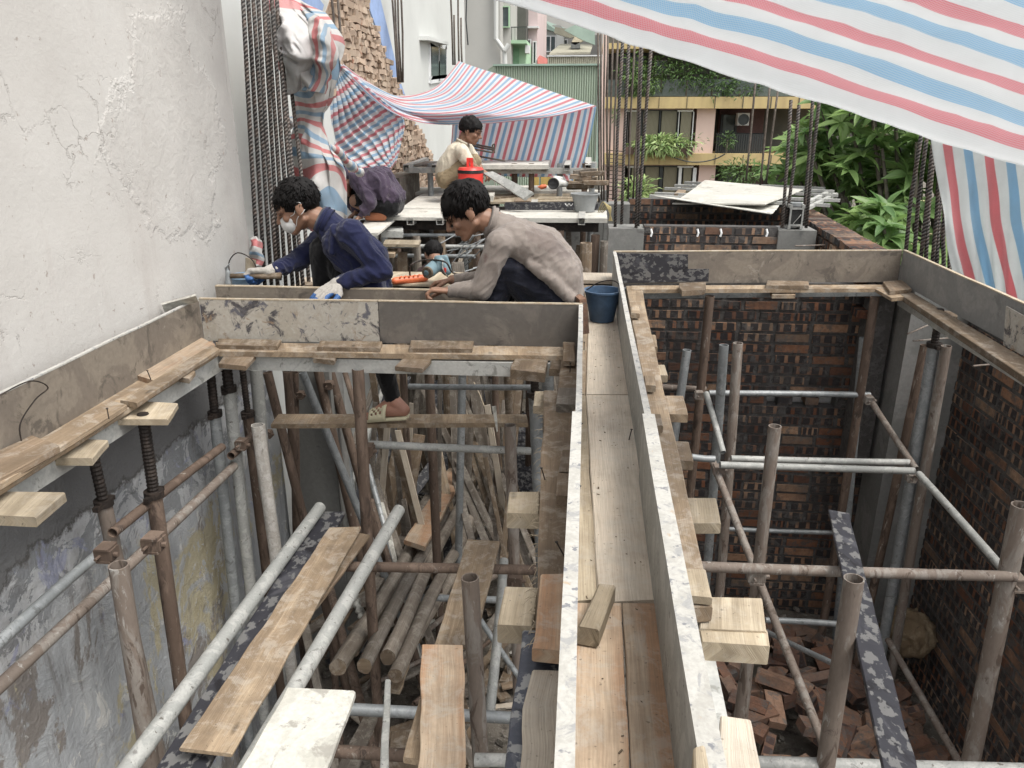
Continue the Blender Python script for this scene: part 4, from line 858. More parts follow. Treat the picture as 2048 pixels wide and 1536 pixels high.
for p, s, l in [((1437, 940, 3.8), .03, 'clamp at the foot of the close pair of posts in the right pit'), ((1512, 1150, 2.75), .034, 'clamp on the middle post of the right pit'), ((1738, 800, 4.4), .026, 'rusty clamp in the far right corner'), ((1822, 955, 3.9), .026, 'rusty clamp near the right jack'), ((2030, 1165, 2.75), .034, 'clamp on the post at the right edge'), ((1398, 790, 4.35), .026, 'rusty clamp on the far left post of the right pit')]:
    clamp(P(p[0], p[1], Y=p[2]), s, l, 'rustgrey')
obq('long black film board streaked with cement slanting over the brick heap', 'film', .018, (1775, 1580, -.62), (1845, 1580, -.62), (1698, 1026, -.64), (1657, 1019, -.64), name='film_board', cat='board', jit=.004, seg=14)
for i, (x, y, x2, y2, Y) in enumerate([(1815, 668, 1862, 648, 4.3), (1826, 682, 1900, 676, 4.2), (1946, 732, 1990, 728, 3.9), (1590, 492, 1650, 490, 5.7), (1615, 507, 1675, 504, 5.5)]):
    pipe('steel_dowel', P(x, y, Y=Y), P(x2, y2, Y=Y+.05), .005, M['rustgrey'], ['thin steel dowel left of the right screw jack', 'thin steel dowel crossing behind the right screw jack', 'thin steel dowel sticking from the right brick wall', 'upper thin dowel sticking out over the side parapet', 'lower thin dowel sticking out over the side parapet'][i], 'steel rod', 'short steel dowels', n=8)
# loose bricks on the floor of the right pit
GBK = 'loose bricks heaped on the floor of the right pit'
lb = []
for k in range(3):
    mb = MB(); mb.box((0, 0, 0), (.104, .051, .03)); mb.box((0, 0, .030), (.104, .004, .0015)); o = mb.build('loose_brick', M['brickloose']); lb.append(o.data); bpy.data.objects.remove(o)
def loose(p, rot):
    o = mkbrick(R.choice(lb), p, rot, None, 'loose_brick'); q_ = R.uniform(.55, 1) if R.random() < .4 else 1; o.scale = (q_, R.uniform(.85, 1), R.uniform(.85, 1)); tag(o, 'loose orange-brown brick lying in the heap on the right pit floor', 'brick', GBK); return o
cx, cy = 1.25, 3.75
for i in range(230):
    a = R.uniform(0, 6.28); rr = .95*math.sqrt(R.random()); x = cx+rr*math.cos(a)*.85; y = cy+rr*math.sin(a)*1.05
    if x > 2.08 or x < .35: continue
    hgt = max(0, .42*(1-rr/.95))
    z = GZ+.04+hgt*R.uniform(.55, 1)
    kind = R.random()
    rot = (R.uniform(-.45, .45), R.uniform(-.35, .35), R.choice([.3, 1.8, 1.2, 2.6])+R.uniform(-.35, .35))
    if kind < .25: rot = (rot[0]+1.57, rot[1], rot[2])
    loose((x, y, z), rot)
for k in range(12): # a tidy leaning row at the near side
    loose((.75+.052*k, 3.0+.01*k, GZ+.12+R.uniform(0, .03)), (R.uniform(-.1, .1)+.25, 1.35+R.uniform(-.1, .1), .1+R.uniform(-.1, .1)))
# brown cloth sack by the right wall
def crumple(name, c, rad, m, label, cat, seedo=0, sc=6., amp=.35, seg=28):
    mb = MB(); rings = []; c = Vector(c)
    for i in range(seg+1):
        th = math.pi*i/seg; rg = []
        for k in range(seg*2):
            ph = math.pi*k/seg; d = Vector((math.sin(th)*math.cos(ph), math.sin(th)*math.sin(ph), math.cos(th)))
            f = 1+amp*(1-2*abs(noise.noise(d*sc*.35+Vector((seedo, 0, 0)))))*.6+amp*.3*noise.noise(d*sc+Vector((seedo, 3, 0)))
            rg.append(c+Vector((d.x*rad[0], d.y*rad[1], d.z*rad[2]))*f)
        rings.append(rg)
    mb.loft(rings, cap0=False, cap1=False); return tag(mb.build(name, m, smooth=True), label, cat)
M['sack'] = m_patch('dirty_brown_sack', [(.16, .115, .07), (.22, .17, .11), (.09, .065, .045)], 8, (.5, .6), .9, .004, 80)
crumple('sack', P(1815, 1265, X=2.05), (.14, .14, .13), M['sack'], 'crumpled brown sack lying against the right brick wall', 'sack')
# ============================================================ MIDDLE FLOOR, FAR DECKS
GF = 'boards of the far decks'
def fq(label, mat, z, t, *xy, name='deck_board', cat='board', **kw): return plank(name, pq(z, *xy), t, M[mat], label, cat, GF, **kw)
fq('pale board behind the second form board, under the blue-jacketed man', 'paleply', .0, .018, (585, 574), (690, 576), (690, 556), (600, 554))
fq('dark brown board edge on the floor behind the blue-jacketed man', 'brownwood', .03, .02, (600, 570), (700, 573), (700, 566), (604, 563))
fq('wide light plywood sheet carrying the orange socket and the blue saw', 'pine2', .03, .012, (700, 566), (1000, 572), (985, 545), (770, 543), jit=.002)
fq('thin dark board under the plywood sheet', 'brownwood', -.01, .03, (700, 577), (1000, 581), (1000, 568), (700, 566))
fq('brown plank under the crouched grey-shirted man', 'oldwood', -.02, .02, (980, 600), (1170, 604), (1160, 565), (985, 562))
fq('pale scrap board leaning on the white wall behind the left form board', 'whiteboard', (.16, .2, .24, .2), .012, (330, 622), (398, 600), (392, 588), (324, 606))
fq('plywood ledge on the right beyond the blue bucket', 'paleply', .03, .02, (1165, 560), (1232, 562), (1224, 546), (1160, 545))
# far deck, height .15
fq('long whitish deck plank at the front edge of the far deck, right half', 'deckply', .15, .035, (1000, 436), (1215, 437), (1213, 421), (1000, 420))
fq('whitish deck board at the front edge of the far deck, left half', 'deckply', .15, .025, (770, 434), (995, 436), (980, 418), (790, 418))
fq('whitish deck board, second row of the far deck', 'deckply', .153, .02, (800, 417), (900, 417), (905, 392), (835, 392))
fq('whitish deck board, third row of the far deck', 'deckply', .15, .02, (838, 391), (900, 391), (905, 376), (860, 376))
fq('long board at the back of the far deck behind the purple-shirted man', 'deckply', .15, .03, (795, 385), (1000, 386), (1000, 375), (797, 374))
fq('pale board under the purple-shirted man', 'deckply', .13, .02, (712, 466), (756, 466), (797, 432), (738, 430))
fq('tan plywood sheet on the right of the far deck', 'pine2', .15, .02, (940, 404), (1196, 402), (1196, 386), (940, 388))
fq('long whitish plank behind the small saw on the far deck', 'deckply', .17, .03, (968, 381), (1205, 383), (1205, 371), (968, 371))
fq('pale plywood ledge at the right end of the far deck', 'pine2', .25, .02, (1180, 364), (1207, 364), (1205, 336), (1182, 336))
fq('tan plank piece between the sawhorses and the bucket', 'pine2', .16, .03, (1070, 398), (1145, 396), (1145, 388), (1080, 390))
fq('dark weathered stick lying on the far deck', 'oldwood', .165, .02, (972, 398), (1040, 390), (1038, 386), (972, 393))
fq('short brown offcut lying on the plywood of the far deck', 'brownwood', .17, .02, (1028, 402), (1062, 402), (1060, 397), (1030, 396))
fq('small pale stub of timber on the far deck', 'deckply', .2, .05, (972, 392), (986, 392), (990, 384), (976, 384))
o = plank('metal_board', [P(1046, 398, Y=6.6), P(1066, 384, Y=6.6), P(985, 342, Y=7.0), P(966, 346, Y=7.0)], .03, M['galvpale'], 'whitewashed channel board tilted beside the red water cooler', 'board', GF)
fq('pale plank seat between the two rooms, left of the middle gap', 'pine2', .03, .02, (766, 488), (838, 489), (842, 480), (770, 479))
fq('grey square timber end sticking out below the purple-shirted man', 'steelpale', .06, .05, (762, 462), (806, 463), (806, 452), (770, 451))
fq('short tan board below the square timber end', 'pine', -.03, .03, (770, 507), (788, 508), (795, 498), (772, 497))
# black-edged carriers and square tubes
def ft(label, A, B, w, h, m='steeldark', name='square_tube'):
    o = sqtube(MB(), A, B, w, h).build(name, M[m]); return tag(o, label, 'steel tube', 'steel tubes under the far decks')
Yd = P(1000, 436, Z=.15).y
ft('dark carrier tube under the front edge of the far deck', Vector((-1.9, Yd+.12, .07)), Vector((.08, Yd+.12, .07)), .05, .07)
ft('dark carrier tube in the middle of the far deck', Vector((-1.9, Yd+1.0, .09)), Vector((.08, Yd+1.0, .09)), .05, .07)
ft('dark carrier tube at the back of the far deck', Vector((-1.9, Yd+2.1, .09)), Vector((.08, Yd+2.1, .09)), .05, .07)
for i, (x, l) in enumerate([(820, 'left'), (879, 'second'), (1163, 'right')]):
    a = P(x, 443, Y=Yd-.03); ft('white square tube end under the far deck, %s one' % l, a, a+Vector((0, 1.3, 0)), .055, .055, 'whiteedge')
for i, (x, l) in enumerate([(1066, 'left'), (1166, 'right')]):
    a = P(x, 419, Z=.13); b = P(x+4, 404, Z=.13); ft('white tube lying across the gap of the far deck, %s' % l, a, b, .06, .05, 'whiteedge')
# black film apron with white print between deck levels
th = thing('film_apron', P(1100, 412, Y=6.75), 'black film board edge with white printed letters under the plywood of the far deck', 'board', GF)
mb = MB(); polyslab(mb, [P(1010, 420, Y=6.72), P(1196, 420, Y=6.72), P(1196, 404, Y=6.72), P(1010, 405, Y=6.72)], (0, -.02, 0)); mb.build('board_edge', M['film'], th)
mb = MB()
def stroke(mb, pts, Y, r=.0035):
    mb.tube([P(x, y, Y=Y) for x, y in pts], r, 4)
for s in ([(1130, 407), (1134, 412), (1138, 407), (1142, 412), (1146, 407)], [(1152, 411), (1160, 411)], [(1163, 408), (1170, 408)], [(1166, 408), (1166, 413)], [(1173, 413), (1173, 408), (1177, 408), (1177, 410), (1173, 410), (1177, 413)]): stroke(mb, s, 6.69)
tag(mb.build('printed_letters', WH, th), kind='stuff')
# posts under the far deck
def fpost(label, x, Y, r, m, ztop=.1, lean=0.): 
    A = P(x, 500, Y=Y); A.z = ztop; B = Vector((A.x+lean, Y, GZ)); return pipe('deck_post', A, B, r, M[m], label, 'post', 'posts under the far decks', n=10)
k = 0
nm = ['first', 'second', 'third', 'fourth', 'fifth', 'sixth', 'seventh', 'eighth', 'ninth', 'tenth', 'eleventh', 'twelfth', 'thirteenth']
for x, Y, r, m, ln in [(795, 6.2, .03, 'rust', 0), (834, 5.9, .028, 'greywood', .05), (884, 5.9, .028, 'oldwood', 0), (905, 6.4, .026, 'rust', 0), (955, 6.1, .028, 'rust', -.1), (1000, 6.0, .03, 'oldwood', 0), (1060, 6.5, .03, 'rust', 0), (1120, 6.3, .03, 'rust', 0), (1172, 5.7, .045, 'brownwood', .02), (1190, 6.1, .035, 'rust', -.03), (1208, 5.8, .03, 'greywood', 0), (770, 7.2, .03, 'galv', 0), (930, 7.6, .03, 'galv', 0)]:
    fpost('%s dark prop from the left under the far deck' % nm[k], x, Y, r, m, .05, ln); k += 1
for i, (x, y, Y, x2, y2, Y2, m) in enumerate([(785, 470, 6.3, 950, 471, 6.3, 'galv'), (785, 492, 6.0, 990, 494, 6.0, 'galvpale'), (785, 511, 6.0, 950, 513, 5.9, 'galv'), (955, 560, 5.2, 1000, 560, 5.2, 'galv')]):
    pipe('scaffold_pipe', P(x, y, Y=Y), P(x2, y2, Y=Y2), .016, M[m], '%s cross pipe in the gap between the two crouching men' % ['top', 'second', 'third', 'lowest'][i], 'pipe', GL_)
for i in range(46):
    Y = R.uniform(5.6, 8.4); x = R.uniform(770, 1200); A = P(x, 470, Y=Y); A.z = R.uniform(-.5, .0); B = Vector((A.x+R.uniform(-.35, .35), Y+R.uniform(-.4, .2), GZ+.3*R.random()))
    if B.x < -1.95 or B.x > .3: continue
    plank('leaning_board', bar_q(A, B, R.uniform(.04, .12), (0, -1, .3)), .02, M[R.choice(['greywood', 'oldwood', 'greywood', 'brownwood'])], 'weathered board standing in the clutter under the far deck', 'board', 'boards standing under the far deck', seg=3, jit=.003)
for i in range(14):
    A = P(R.uniform(905, 985), R.uniform(465, 545), Y=R.uniform(5.6, 6.3)); d = Vector((R.uniform(.1, .35), R.uniform(-.2, .2), R.uniform(.02, .3)))
    pipe('bent_wire', A-d/2, A+d/2, .0045, M['galv'], 'thin metal offcut in the scrap pile behind the grey-shirted man', 'metal offcut', 'metal offcuts between the two men', n=6, seg=4, bend=.015)
mb = MB(); wallbox(mb, -2.05, -1.0, 8.6, 8.7, GZ, .1); tag(mb.build('hoarding', M['greywood']), 'weathered grey timber hoarding closing the space below the far deck', 'hoarding')
mb = MB(); wallbox(mb, -1.0, .2, 9.2, 9.3, GZ, .1); tag(mb.build('hoarding', M['concrete']), 'grey concrete wall closing the right of the space below the far deck', 'wall')
# third tier with tubes
zt3 = .41; Y3 = 7.9
ft('long grey square tube of the raised third tier, front', P(812, 340, Y=Y3), P(1194, 342, Y=Y3), .05, .055, 'steelpale')
ft('long grey square tube of the raised third tier, back', P(826, 328, Y=Y3+.7), P(1194, 329, Y=Y3+.7), .05, .055, 'steelpale')
fq('pale board on the third tier left of the white-shirted man', 'greywood', .45, .02, (824, 329), (898, 329), (892, 322), (834, 322))
fq('long cream board along the third tier under the curtain', 'deckply', .47, .04, (950, 330), (1098, 330), (1094, 321), (952, 320))
for i, x in enumerate([812, 868, 1008, 1088, 1134, 1176]):
    a = P(x, 336, Y=Y3-.05); ft('white square tube end on the third tier, %s from the left' % nm[i], a, a+Vector((0, 1.0, .02)), .06, .06, 'whiteedge')
for i, (x, m) in enumerate([(860, 'galv'), (1029, 'rust'), (1063, 'rust'), (1120, 'galv'), (1170, 'rust'), (1185, 'galv')]):
    A = P(x, 333, Y=Y3+.06); pipe('tier_post', A+Vector((0, 0, .03)), Vector((A.x, A.y, GZ)), .03, M[m], '%s short post carrying the third tier' % nm[i], 'post', 'posts of the third tier', n=10)
YEL = solid('yellow_paint', (.56, .40, .13), .7, .3)
for i, (x0, x1) in enumerate([(1062, 1078), (1082, 1104), (1134, 1150)]):
    mb = MB(); a = P(x0, 375, Y=9.6); b = P(x1, 345, Y=9.6); mb.box(((a.x+b.x)/2, 9.6, .1), ((b.x-a.x)/2, .02, .45)); tag(mb.build('yellow_panel', YEL), 'yellow painted panel under the third tier, %s from the left' % nm[i], 'panel', 'yellow panels under the third tier')
for i in range(12):
    c = P(R.uniform(1150, 1200), R.uniform(335, 375), Y=R.uniform(7., 7.6)); d = Vector((R.uniform(.1, .22), R.uniform(-.05, .05), R.uniform(-.02, .02)))
    plank('wood_offcut', bar_q(c-d/2, c+d/2, .08), .04, M[R.choice(['oldwood', 'brownwood', 'greywood'])], 'short dark timber offcut wedged at the right end of the tiers', 'timber offcut', 'timber offcuts at the right end of the tiers', seg=2)
# cluttered low wall on the far left below the tarpaulin
mb = MB(); wallbox(mb, -2.08, -1.85, 7.6, 8.5, GZ, .35); tag(mb.build('hoarding', M['greywood']), 'weathered plank hoarding at the foot of the brick scar', 'hoarding')
# pale sheet and ladder-like frame over the back room
mb = MB(); top4 = [P(1345, 403, Y=6.75), P(1530, 410, Y=6.5), P(1606, 376, Y=7.7), P(1410, 362, Y=8.1)]
plankmesh(mb, top4, .012, seg=12, jit=.006, warp=.012); tag(mb.build('cover_sheet', M['deckply']), 'large pale plywood sheet laid as a roof over the dark back room', 'sheet')
mb = MB(); low4 = [P(1305, 397, Y=6.8), P(1545, 420, Y=6.3), P(1570, 395, Y=7.4), P(1385, 385, Y=7.9)]
plankmesh(mb, low4, .006, seg=16, jit=.01, warp=.03); tag(mb.build('cover_sheet', M['whiteboard']), 'curled lower sheet under the large pale plywood sheet', 'sheet')
fr = thing('slatted_frame', P(1620, 400, Y=7.0), 'grey slatted metal frame sticking out on both sides of the plywood sheet', 'frame')
sl_ = [((1310, 388, 7.6), (1680, 402, 7.0)), ((1330, 378, 8.0), (1676, 392, 7.3)), ((1350, 372, 8.3), (1668, 384, 7.6)), ((1300, 393, 7.3), (1660, 412, 6.7)), ((1370, 366, 8.7), (1650, 378, 7.9))]
for a, b in sl_: sqtube(MB(), P(a[0], a[1]-1, Y=a[2]), P(b[0], b[1]-1, Y=b[2]), .035, .025).build('slat', M['steelpale'], fr)
for a, b in [((1612, 418, 6.5), (1672, 388, 7.6)), ((1600, 412, 6.6), (1662, 382, 7.8))]: sqtube(MB(), P(a[0], a[1], Y=a[2]), P(b[0], b[1], Y=b[2]), .035, .025).build('rail', M['steelpale'], fr)
tag(plankmesh(MB(), [P(1348, 387, Y=7.5), P(1366, 387, Y=7.5), P(1372, 380, Y=7.7), P(1356, 379, Y=7.7)], .03).build('wood_offcut', M['pine']), 'small orange-brown timber offcut resting on the slatted frame', 'timber offcut')
# ============================================================ REBARS
def rebar_group(label, bars, r, m='rebar', ties=None, n=8, tl='bar'):
    if m == 'rebarfar': r *= .8
    b = bars[0][1]; th = thing('rebar_cage', P(b[0], b[1], Y=b[2]), label, 'rebar', 'starter bars of the concrete columns')
    for (a, b) in bars:
        A = P(a[0], a[1], Y=a[2]); B = P(b[0], b[1], Y=b[2]); mid = A.lerp(B, .5)+Vector((R.uniform(-.012, .012), R.uniform(-.01, .01), 0))
        q = [A, A.lerp(mid, .5), mid, mid.lerp(B, .5), B]; mb = MB(); mb.tube(q, r, n); mb.build('bar', M[m], th, True)
    if ties:
        for (pts, rr) in ties: mb = MB(); mb.tube([P(x, y, Y=Y) for x, y, Y in pts], rr, 5); mb.build('tie', M[m], th)
    return th
rebar_group('thick bundle of ribbed rebars rising at the end of the left party wall', [((484, -40, 4.12), (517, 560, 4.1)), ((494, -40, 4.2), (530, 575, 4.12)), ((504, -40, 4.3), (543, 570, 4.2)), ((514, -40, 4.15), (556, 578, 4.0)), ((525, -40, 4.3), (560, 560, 4.3)), ((530, -40, 4.5), (572, 575, 4.2)), ((541, -40, 4.35), (586, 580, 4.05)), ((551, -40, 4.5), (596, 572, 4.2)), ((560, 60, 4.6), (607, 580, 4.1)), ((576, 120, 4.7), (618, 570, 4.3))], .0118)
rebar_group('slim rebars against the pale wall above the brick scar', [((782, -40, 8.2), (796, 165, 8.2)), ((789, -40, 8.3), (800, 165, 8.2)), ((795, -40, 8.4), (803, 165, 8.3)), ((801, -40, 8.3), (806, 165, 8.3)), ((660, -40, 6.4), (672, 100, 6.4)), ((672, -40, 6.5), (684, 110, 6.4))], .013, 'rebarfar')
rebar_group('slim rebars beside the white window', [((900, -40, 11.), (906, 130, 11.)), ((908, 30, 11.), (910, 130, 11.)), ((916, -40, 11.2), (918, 130, 11.)), ((922, 36, 11.2), (924, 130, 11.))], .015, 'rebarfar')
rebar_group('two tall ribbed rebars on the grey column with the rusty stirrup cage', [((1284, 70, 5.95), (1272, 456, 6.0)), ((1306, 90, 5.8), (1268, 456, 5.9))][:1]+[((1302, 100, 5.95), (1276, 452, 6.02)), ((1246, 70, 6.1), (1230, 456, 6.05)), ((1258, 84, 6.3), (1243, 448, 6.2))], .012)
rebar_group('far group of slim rusty rebars left of the apartment block', [((1196, 60, 7.6), (1198, 405, 7.6)), ((1202, 60, 7.6), (1203, 400, 7.6)), ((1210, 60, 7.8), (1208, 400, 7.8)), ((1216, 70, 7.4), (1215, 405, 7.3)), ((1226, 70, 7.3), (1216, 395, 7.3)), ((1236, 80, 7.2), (1226, 400, 7.2)), ((1270, 80, 7.2), (1256, 398, 7.3)), ((1280, 90, 7.4), (1266, 398, 7.4))], .011, 'rebarfar', [([(x0, y, 7.3), (x0+34, y+3, 7.25)], .004) for y in range(300, 400, 8) for x0 in (1212,)])
rebar_group('rebars rising around the small black case on the parapet column', [((1582, 200, 6.05), (1564, 456, 6.0)), ((1598, 210, 6.15), (1572, 450, 6.1)), ((1640, 190, 5.95), (1612, 456, 5.95)), ((1626, 190, 6.2), (1606, 448, 6.15))], .0125)
rebar_group('slim far rebars standing in front of the plumeria tree', [((1512, 150, 8.3), (1492, 362, 8.2)), ((1540, 170, 8.3), (1520, 375, 8.2)), ((1556, 180, 8.5), (1532, 370, 8.4))], .013, 'rebarfar')
rebar_group('dense bundle of ribbed rebars at the far right corner of the pit forms', [((1846, 250, 4.9), (1808, 545, 4.85)), ((1856, 255, 5.0), (1826, 545, 4.9)), ((1868, 260, 4.8), (1838, 548, 4.8)), ((1872, 262, 4.95), (1850, 552, 4.8)), ((1882, 290, 4.8), (1862, 556, 4.75)), ((1886, 330, 4.9), (1872, 560, 4.8)), ((1893, 360, 4.7), (1888, 572, 4.7)), ((1897, 400, 4.9), (1898, 574, 4.7))], .0125)
rebar_group('short horizontal rebar cage lying behind the white-shirted man', [((942, 287, 8.1), (988, 296, 8.0)), ((942, 291, 8.1), (988, 300, 8.0)), ((944, 298, 8.0), (986, 305, 7.9)), ((930, 308, 8.2), (1010, 322, 8.0))], .011, 'rebarfar', [([(989, 288, 8.), (989, 306, 8.), (985, 306, 8.), (985, 290, 8.), (989, 288, 8.)], .008)])
# ============================================================ TARPAULINS
def cr(p, t):
    n = len(p)-1; i = min(int(t*n), n-1); f = t*n-i; a = p[max(i-1, 0)]; b = p[i]; c = p[i+1]; d = p[min(i+2, n)]
    return b+(c-a)*(f/2)+(a*2-b*5+c*4-d)*(f*f/2)+(b*3-a-c*3+d)*(f**3/2) if False else b+((c-a)*f+(a*2-b*5+c*4-d)*f*f+(b*3-a-c*3+d)*f**3)*.5
def net(rows, ns, nt, world=False):
    rw = [[(p if world else P(p[0], p[1], Y=p[2])) for p in r] for r in rows]; cols = [[cr(r, j/nt) for j in range(nt+1)] for r in rw]
    return [[cr([c[j] for c in cols], i/ns) for j in range(nt+1)] for i in range(ns+1)]
def sheet(name, rows, ns, nt, mat, label, su, sv=1., disp=None, swap=False, world=False, cat='tarpaulin', group='striped tarpaulins', u0=0., parent=None, uvf=None, arc=False, hem=0.):
    G = net(rows, ns, nt, world); mb = MB(); 
    for i in range(ns+1):
        for j in range(nt+1):
            p = G[i][j]
            if disp: p = p+disp(i/ns, j/nt, p)
            mb.v.append(tuple(p))
    w = nt+1; N_ = len(mb.v); AR = [[0]*(nt+1) for _ in range(ns+1)]
    for i in range(1, ns+1):
        for j in range(nt+1): AR[i][j] = AR[i-1][j]+(G[i][j]-G[i-1][j]).length
    def uv(i, j): 
        if uvf: return uvf(i/ns, j/nt)
        if arc: return (u0+max(0., AR[i][j]-hem), j/nt*sv)
        s, t = (j/nt, i/ns) if swap else (i/ns, j/nt); return (u0+s*su, t*sv)
    for i in range(ns):
        for j in range(nt):
            a = i*w+j; mb.face((a, a+1, a+w+1, a+w), [uv(i, j), uv(i, j+1), uv(i+1, j+1), uv(i+1, j)])
    o = mb.build(name, mat, parent, True); md = o.modifiers.new('thickness', 'SOLIDIFY'); md.thickness = .0015
    if label: tag(o, label, cat, group)
    return o
def ridg(p, s, o): return 1-2*abs(nz(p, s, o))
# near canopy, sloping overhead at the upper right
def P_(x, y, d): return P(x, y, d=d)
can = [[P_(905, -22, 1.98), P_(1500, 168, 1.72), P_(2048, 341, 1.42), P_(2700, 555, 1.1)], [P_(800, -420, 2.0), P_(1600, -180, 1.74), P_(2250, 20, 1.5), P_(2900, 200, 1.2)], [P_(700, -900, 2.0), P_(1700, -620, 1.7), P_(2500, -400, 1.5), P_(3200, -200, 1.2)]]
M['tarpnear'] = m_tarp('striped_tarpaulin_near', (.86, .27, .33), (.38, .66, .88), (.93, .95, .96), .124, .78, 80, .06, .55)
sheet('tarpaulin_canopy', can, 120, 120, M['tarpnear'], 'striped red white and blue tarpaulin stretched overhead at upper right', .86, 2.6, lambda s, t, p: Vector((0, 0, .004*math.sin(s*55+3*math.sin(t*4))+.014*nz(p, 2.5)+.005*ridg(p, 9, 3))), world=True, u0=-.0155, arc=True, hem=.011)
M['tarpside'] = m_tarp('striped_tarpaulin_side', (.78, .27, .30), (.36, .58, .76), (.84, .86, .86), .185, .65, 500, .15)
sheet('tarpaulin_curtain', [[(1856, 200, 4.6), (1880, 380, 4.55), (1893, 480, 4.5), (1935, 640, 4.45)], [(1945, 200, 4.5), (1950, 380, 4.5), (1960, 480, 4.45), (1985, 640, 4.4)], [(2040, 200, 4.45), (2035, 380, 4.4), (2032, 480, 4.35), (2030, 640, 4.3)], [(2160, 200, 4.3), (2145, 380, 4.25), (2130, 480, 4.2), (2120, 660, 4.2)]], 60, 40, M['tarpside'], 'striped tarpaulin hanging behind the right form board', .77, 1., lambda s, t, p: Vector((.0, .010*math.sin(s*41+2*t)*(.4+.6*t)+.012*nz(p, 6)+.03*max(0, 1-s*7)*math.sin(t*9), 0)), u0=-.02, arc=True)
# far canopy with its curtains
apx = (918, 122, 9.0)
far_r = [[apx, (870, 176, 8.2), (800, 192, 7.6), (735, 165, 7.0), (678, 126, 6.6)], [(960, 137, 8.9), (905, 196, 8.0), (815, 207, 7.5), (738, 174, 6.9), (679, 129, 6.6)], [(1030, 158, 8.7), (950, 215, 7.8), (830, 222, 7.35), (741, 183, 6.85), (680, 132, 6.55)], [(1110, 185, 8.5), (1000, 228, 7.9), (840, 236, 7.5), (745, 190, 6.8), (681, 134, 6.5)], [(1193, 212, 8.3), (1090, 235, 8.1), (900, 247, 7.75), (790, 225, 6.75), (682, 136, 6.5)]]
sheet('tarpaulin_canopy', far_r, 70, 50, M['tarpfar'], 'striped tarpaulin pitched like a tent roof with a peak over the far deck', 1.75, 1., lambda s, t, p: Vector((0, 0, .03*math.sin(s*40+t*6)*(t)*(1-.3*t))))
cl = [[(682, 130, 6.5), (676, 140, 6.5), (668, 152, 6.5)], [(730, 170, 6.6), (695, 200, 6.5), (655, 225, 6.4)], [(770, 205, 6.7), (715, 245, 6.6), (652, 290, 6.4)], [(806, 238, 6.9), (748, 280, 6.7), (680, 325, 6.5)], [(800, 285, 6.85), (768, 318, 6.7), (715, 350, 6.5)], [(790, 325, 6.8), (780, 338, 6.75), (765, 352, 6.7)]]
sheet('tarpaulin_curtain', cl, 60, 40, M['tarpfar'], 'pleated striped tarpaulin curtain hanging diagonally left of the far tent', 1.15, 1., lambda s, t, p: Vector((.012*math.sin(t*60), .018*math.sin(t*60+s*8), 0)))
cr2 = [[(905, 250, 8.2), (900, 300, 8.3), (890, 352, 8.3)], [(1000, 240, 8.4), (985, 300, 8.5), (972, 352, 8.5)], [(1100, 224, 8.4), (1080, 300, 8.5), (1065, 354, 8.5)], [(1193, 213, 8.3), (1178, 290, 8.4), (1160, 354, 8.5)]]
sheet('tarpaulin_curtain', cr2, 60, 30, M['tarpfar'], 'striped tarpaulin curtain hanging upright behind the far deck', 1.42, 1., lambda s, t, p: Vector((0, .02*math.sin(s*23+t*3), 0)), u0=.03)
sheet('tarpaulin_flap', [[(1098, 352, 8.2), (1112, 362, 8.2), (1130, 370, 8.2)], [(1150, 350, 8.3), (1148, 358, 8.3), (1146, 366, 8.3)]], 12, 12, M['tarpfar'], 'small corner of striped tarpaulin drooping over the yellow panels', .25, .2)
# crumpled column of tarpaulin tied to the rebars
def ridg(p, s, o): return 1-2*abs(nz(p, s, o))
cc = [[(538, -20, 4.95), (600, 0, 4.85), (655, 30, 4.95)], [(538, 70, 4.9), (600, 60, 4.6), (684, 75, 4.9)], [(548, 130, 4.9), (612, 140, 4.6), (684, 130, 4.9)], [(578, 180, 4.95), (625, 190, 4.65), (668, 190, 4.9)], [(590, 235, 4.95), (622, 240, 4.75), (648, 245, 4.9)], [(582, 290, 4.95), (625, 300, 4.7), (670, 300, 4.9)], [(582, 350, 4.95), (632, 350, 4.7), (692, 350, 4.9)], [(590, 450, 4.95), (638, 460, 4.7), (690, 455, 4.9)]]
def crd(s, t, p):
    q = Vector((p.x, p.y, p.z*.45)); h = Vector((p.x*.6+p.z*.8, 0, p.z*.6-p.x*.8)); return Vector((.02*ridg(q, 6, 7), -.09*ridg(q, 4.2, 3)-.05*ridg(q, 10, 9)-.03*ridg(h, 7, 1)+.05, .015*nz(p, 5, 2)))
th = thing('tarpaulin_bundle', P(620, 420, Y=4.9), 'crumpled striped tarpaulin gathered in a column around the left rebars', 'tarpaulin', 'striped tarpaulins')
def ccuv(s, t): return (s*1.45+.22*noise.noise(Vector((s*3.2, t*1.4, 0)))+.12*t*math.sin(s*6), t*.5)
sheet('main_sheet', cc, 110, 60, M['tarpdirty'], None, 1, disp=crd, parent=th, uvf=ccuv)
c4 = [[(545, 0, 4.75), (560, -5, 4.7), (600, 10, 4.75)], [(540, 60, 4.6), (570, 50, 4.45), (622, 45, 4.6)], [(548, 100, 4.6), (590, 110, 4.4), (640, 100, 4.6)], [(572, 128, 4.6), (600, 132, 4.5), (632, 128, 4.6)], [(582, 190, 4.7), (592, 186, 4.65), (602, 180, 4.7)]]
M['tarpwhite'] = m_tarp('tarpaulin_white_back', (.55, .2, .2), (.62, .63, .63), (.64, .62, .61), .5, .2, 420, .35)
sheet('folded_flap', c4, 60, 40, M['tarpwhite'], None, .3, disp=lambda s, t, p: Vector((.0, -.05*ridg(p, 7, 5)-.02*ridg(p, 15, 2), .015*nz(p, 6))), parent=th, u0=.15)
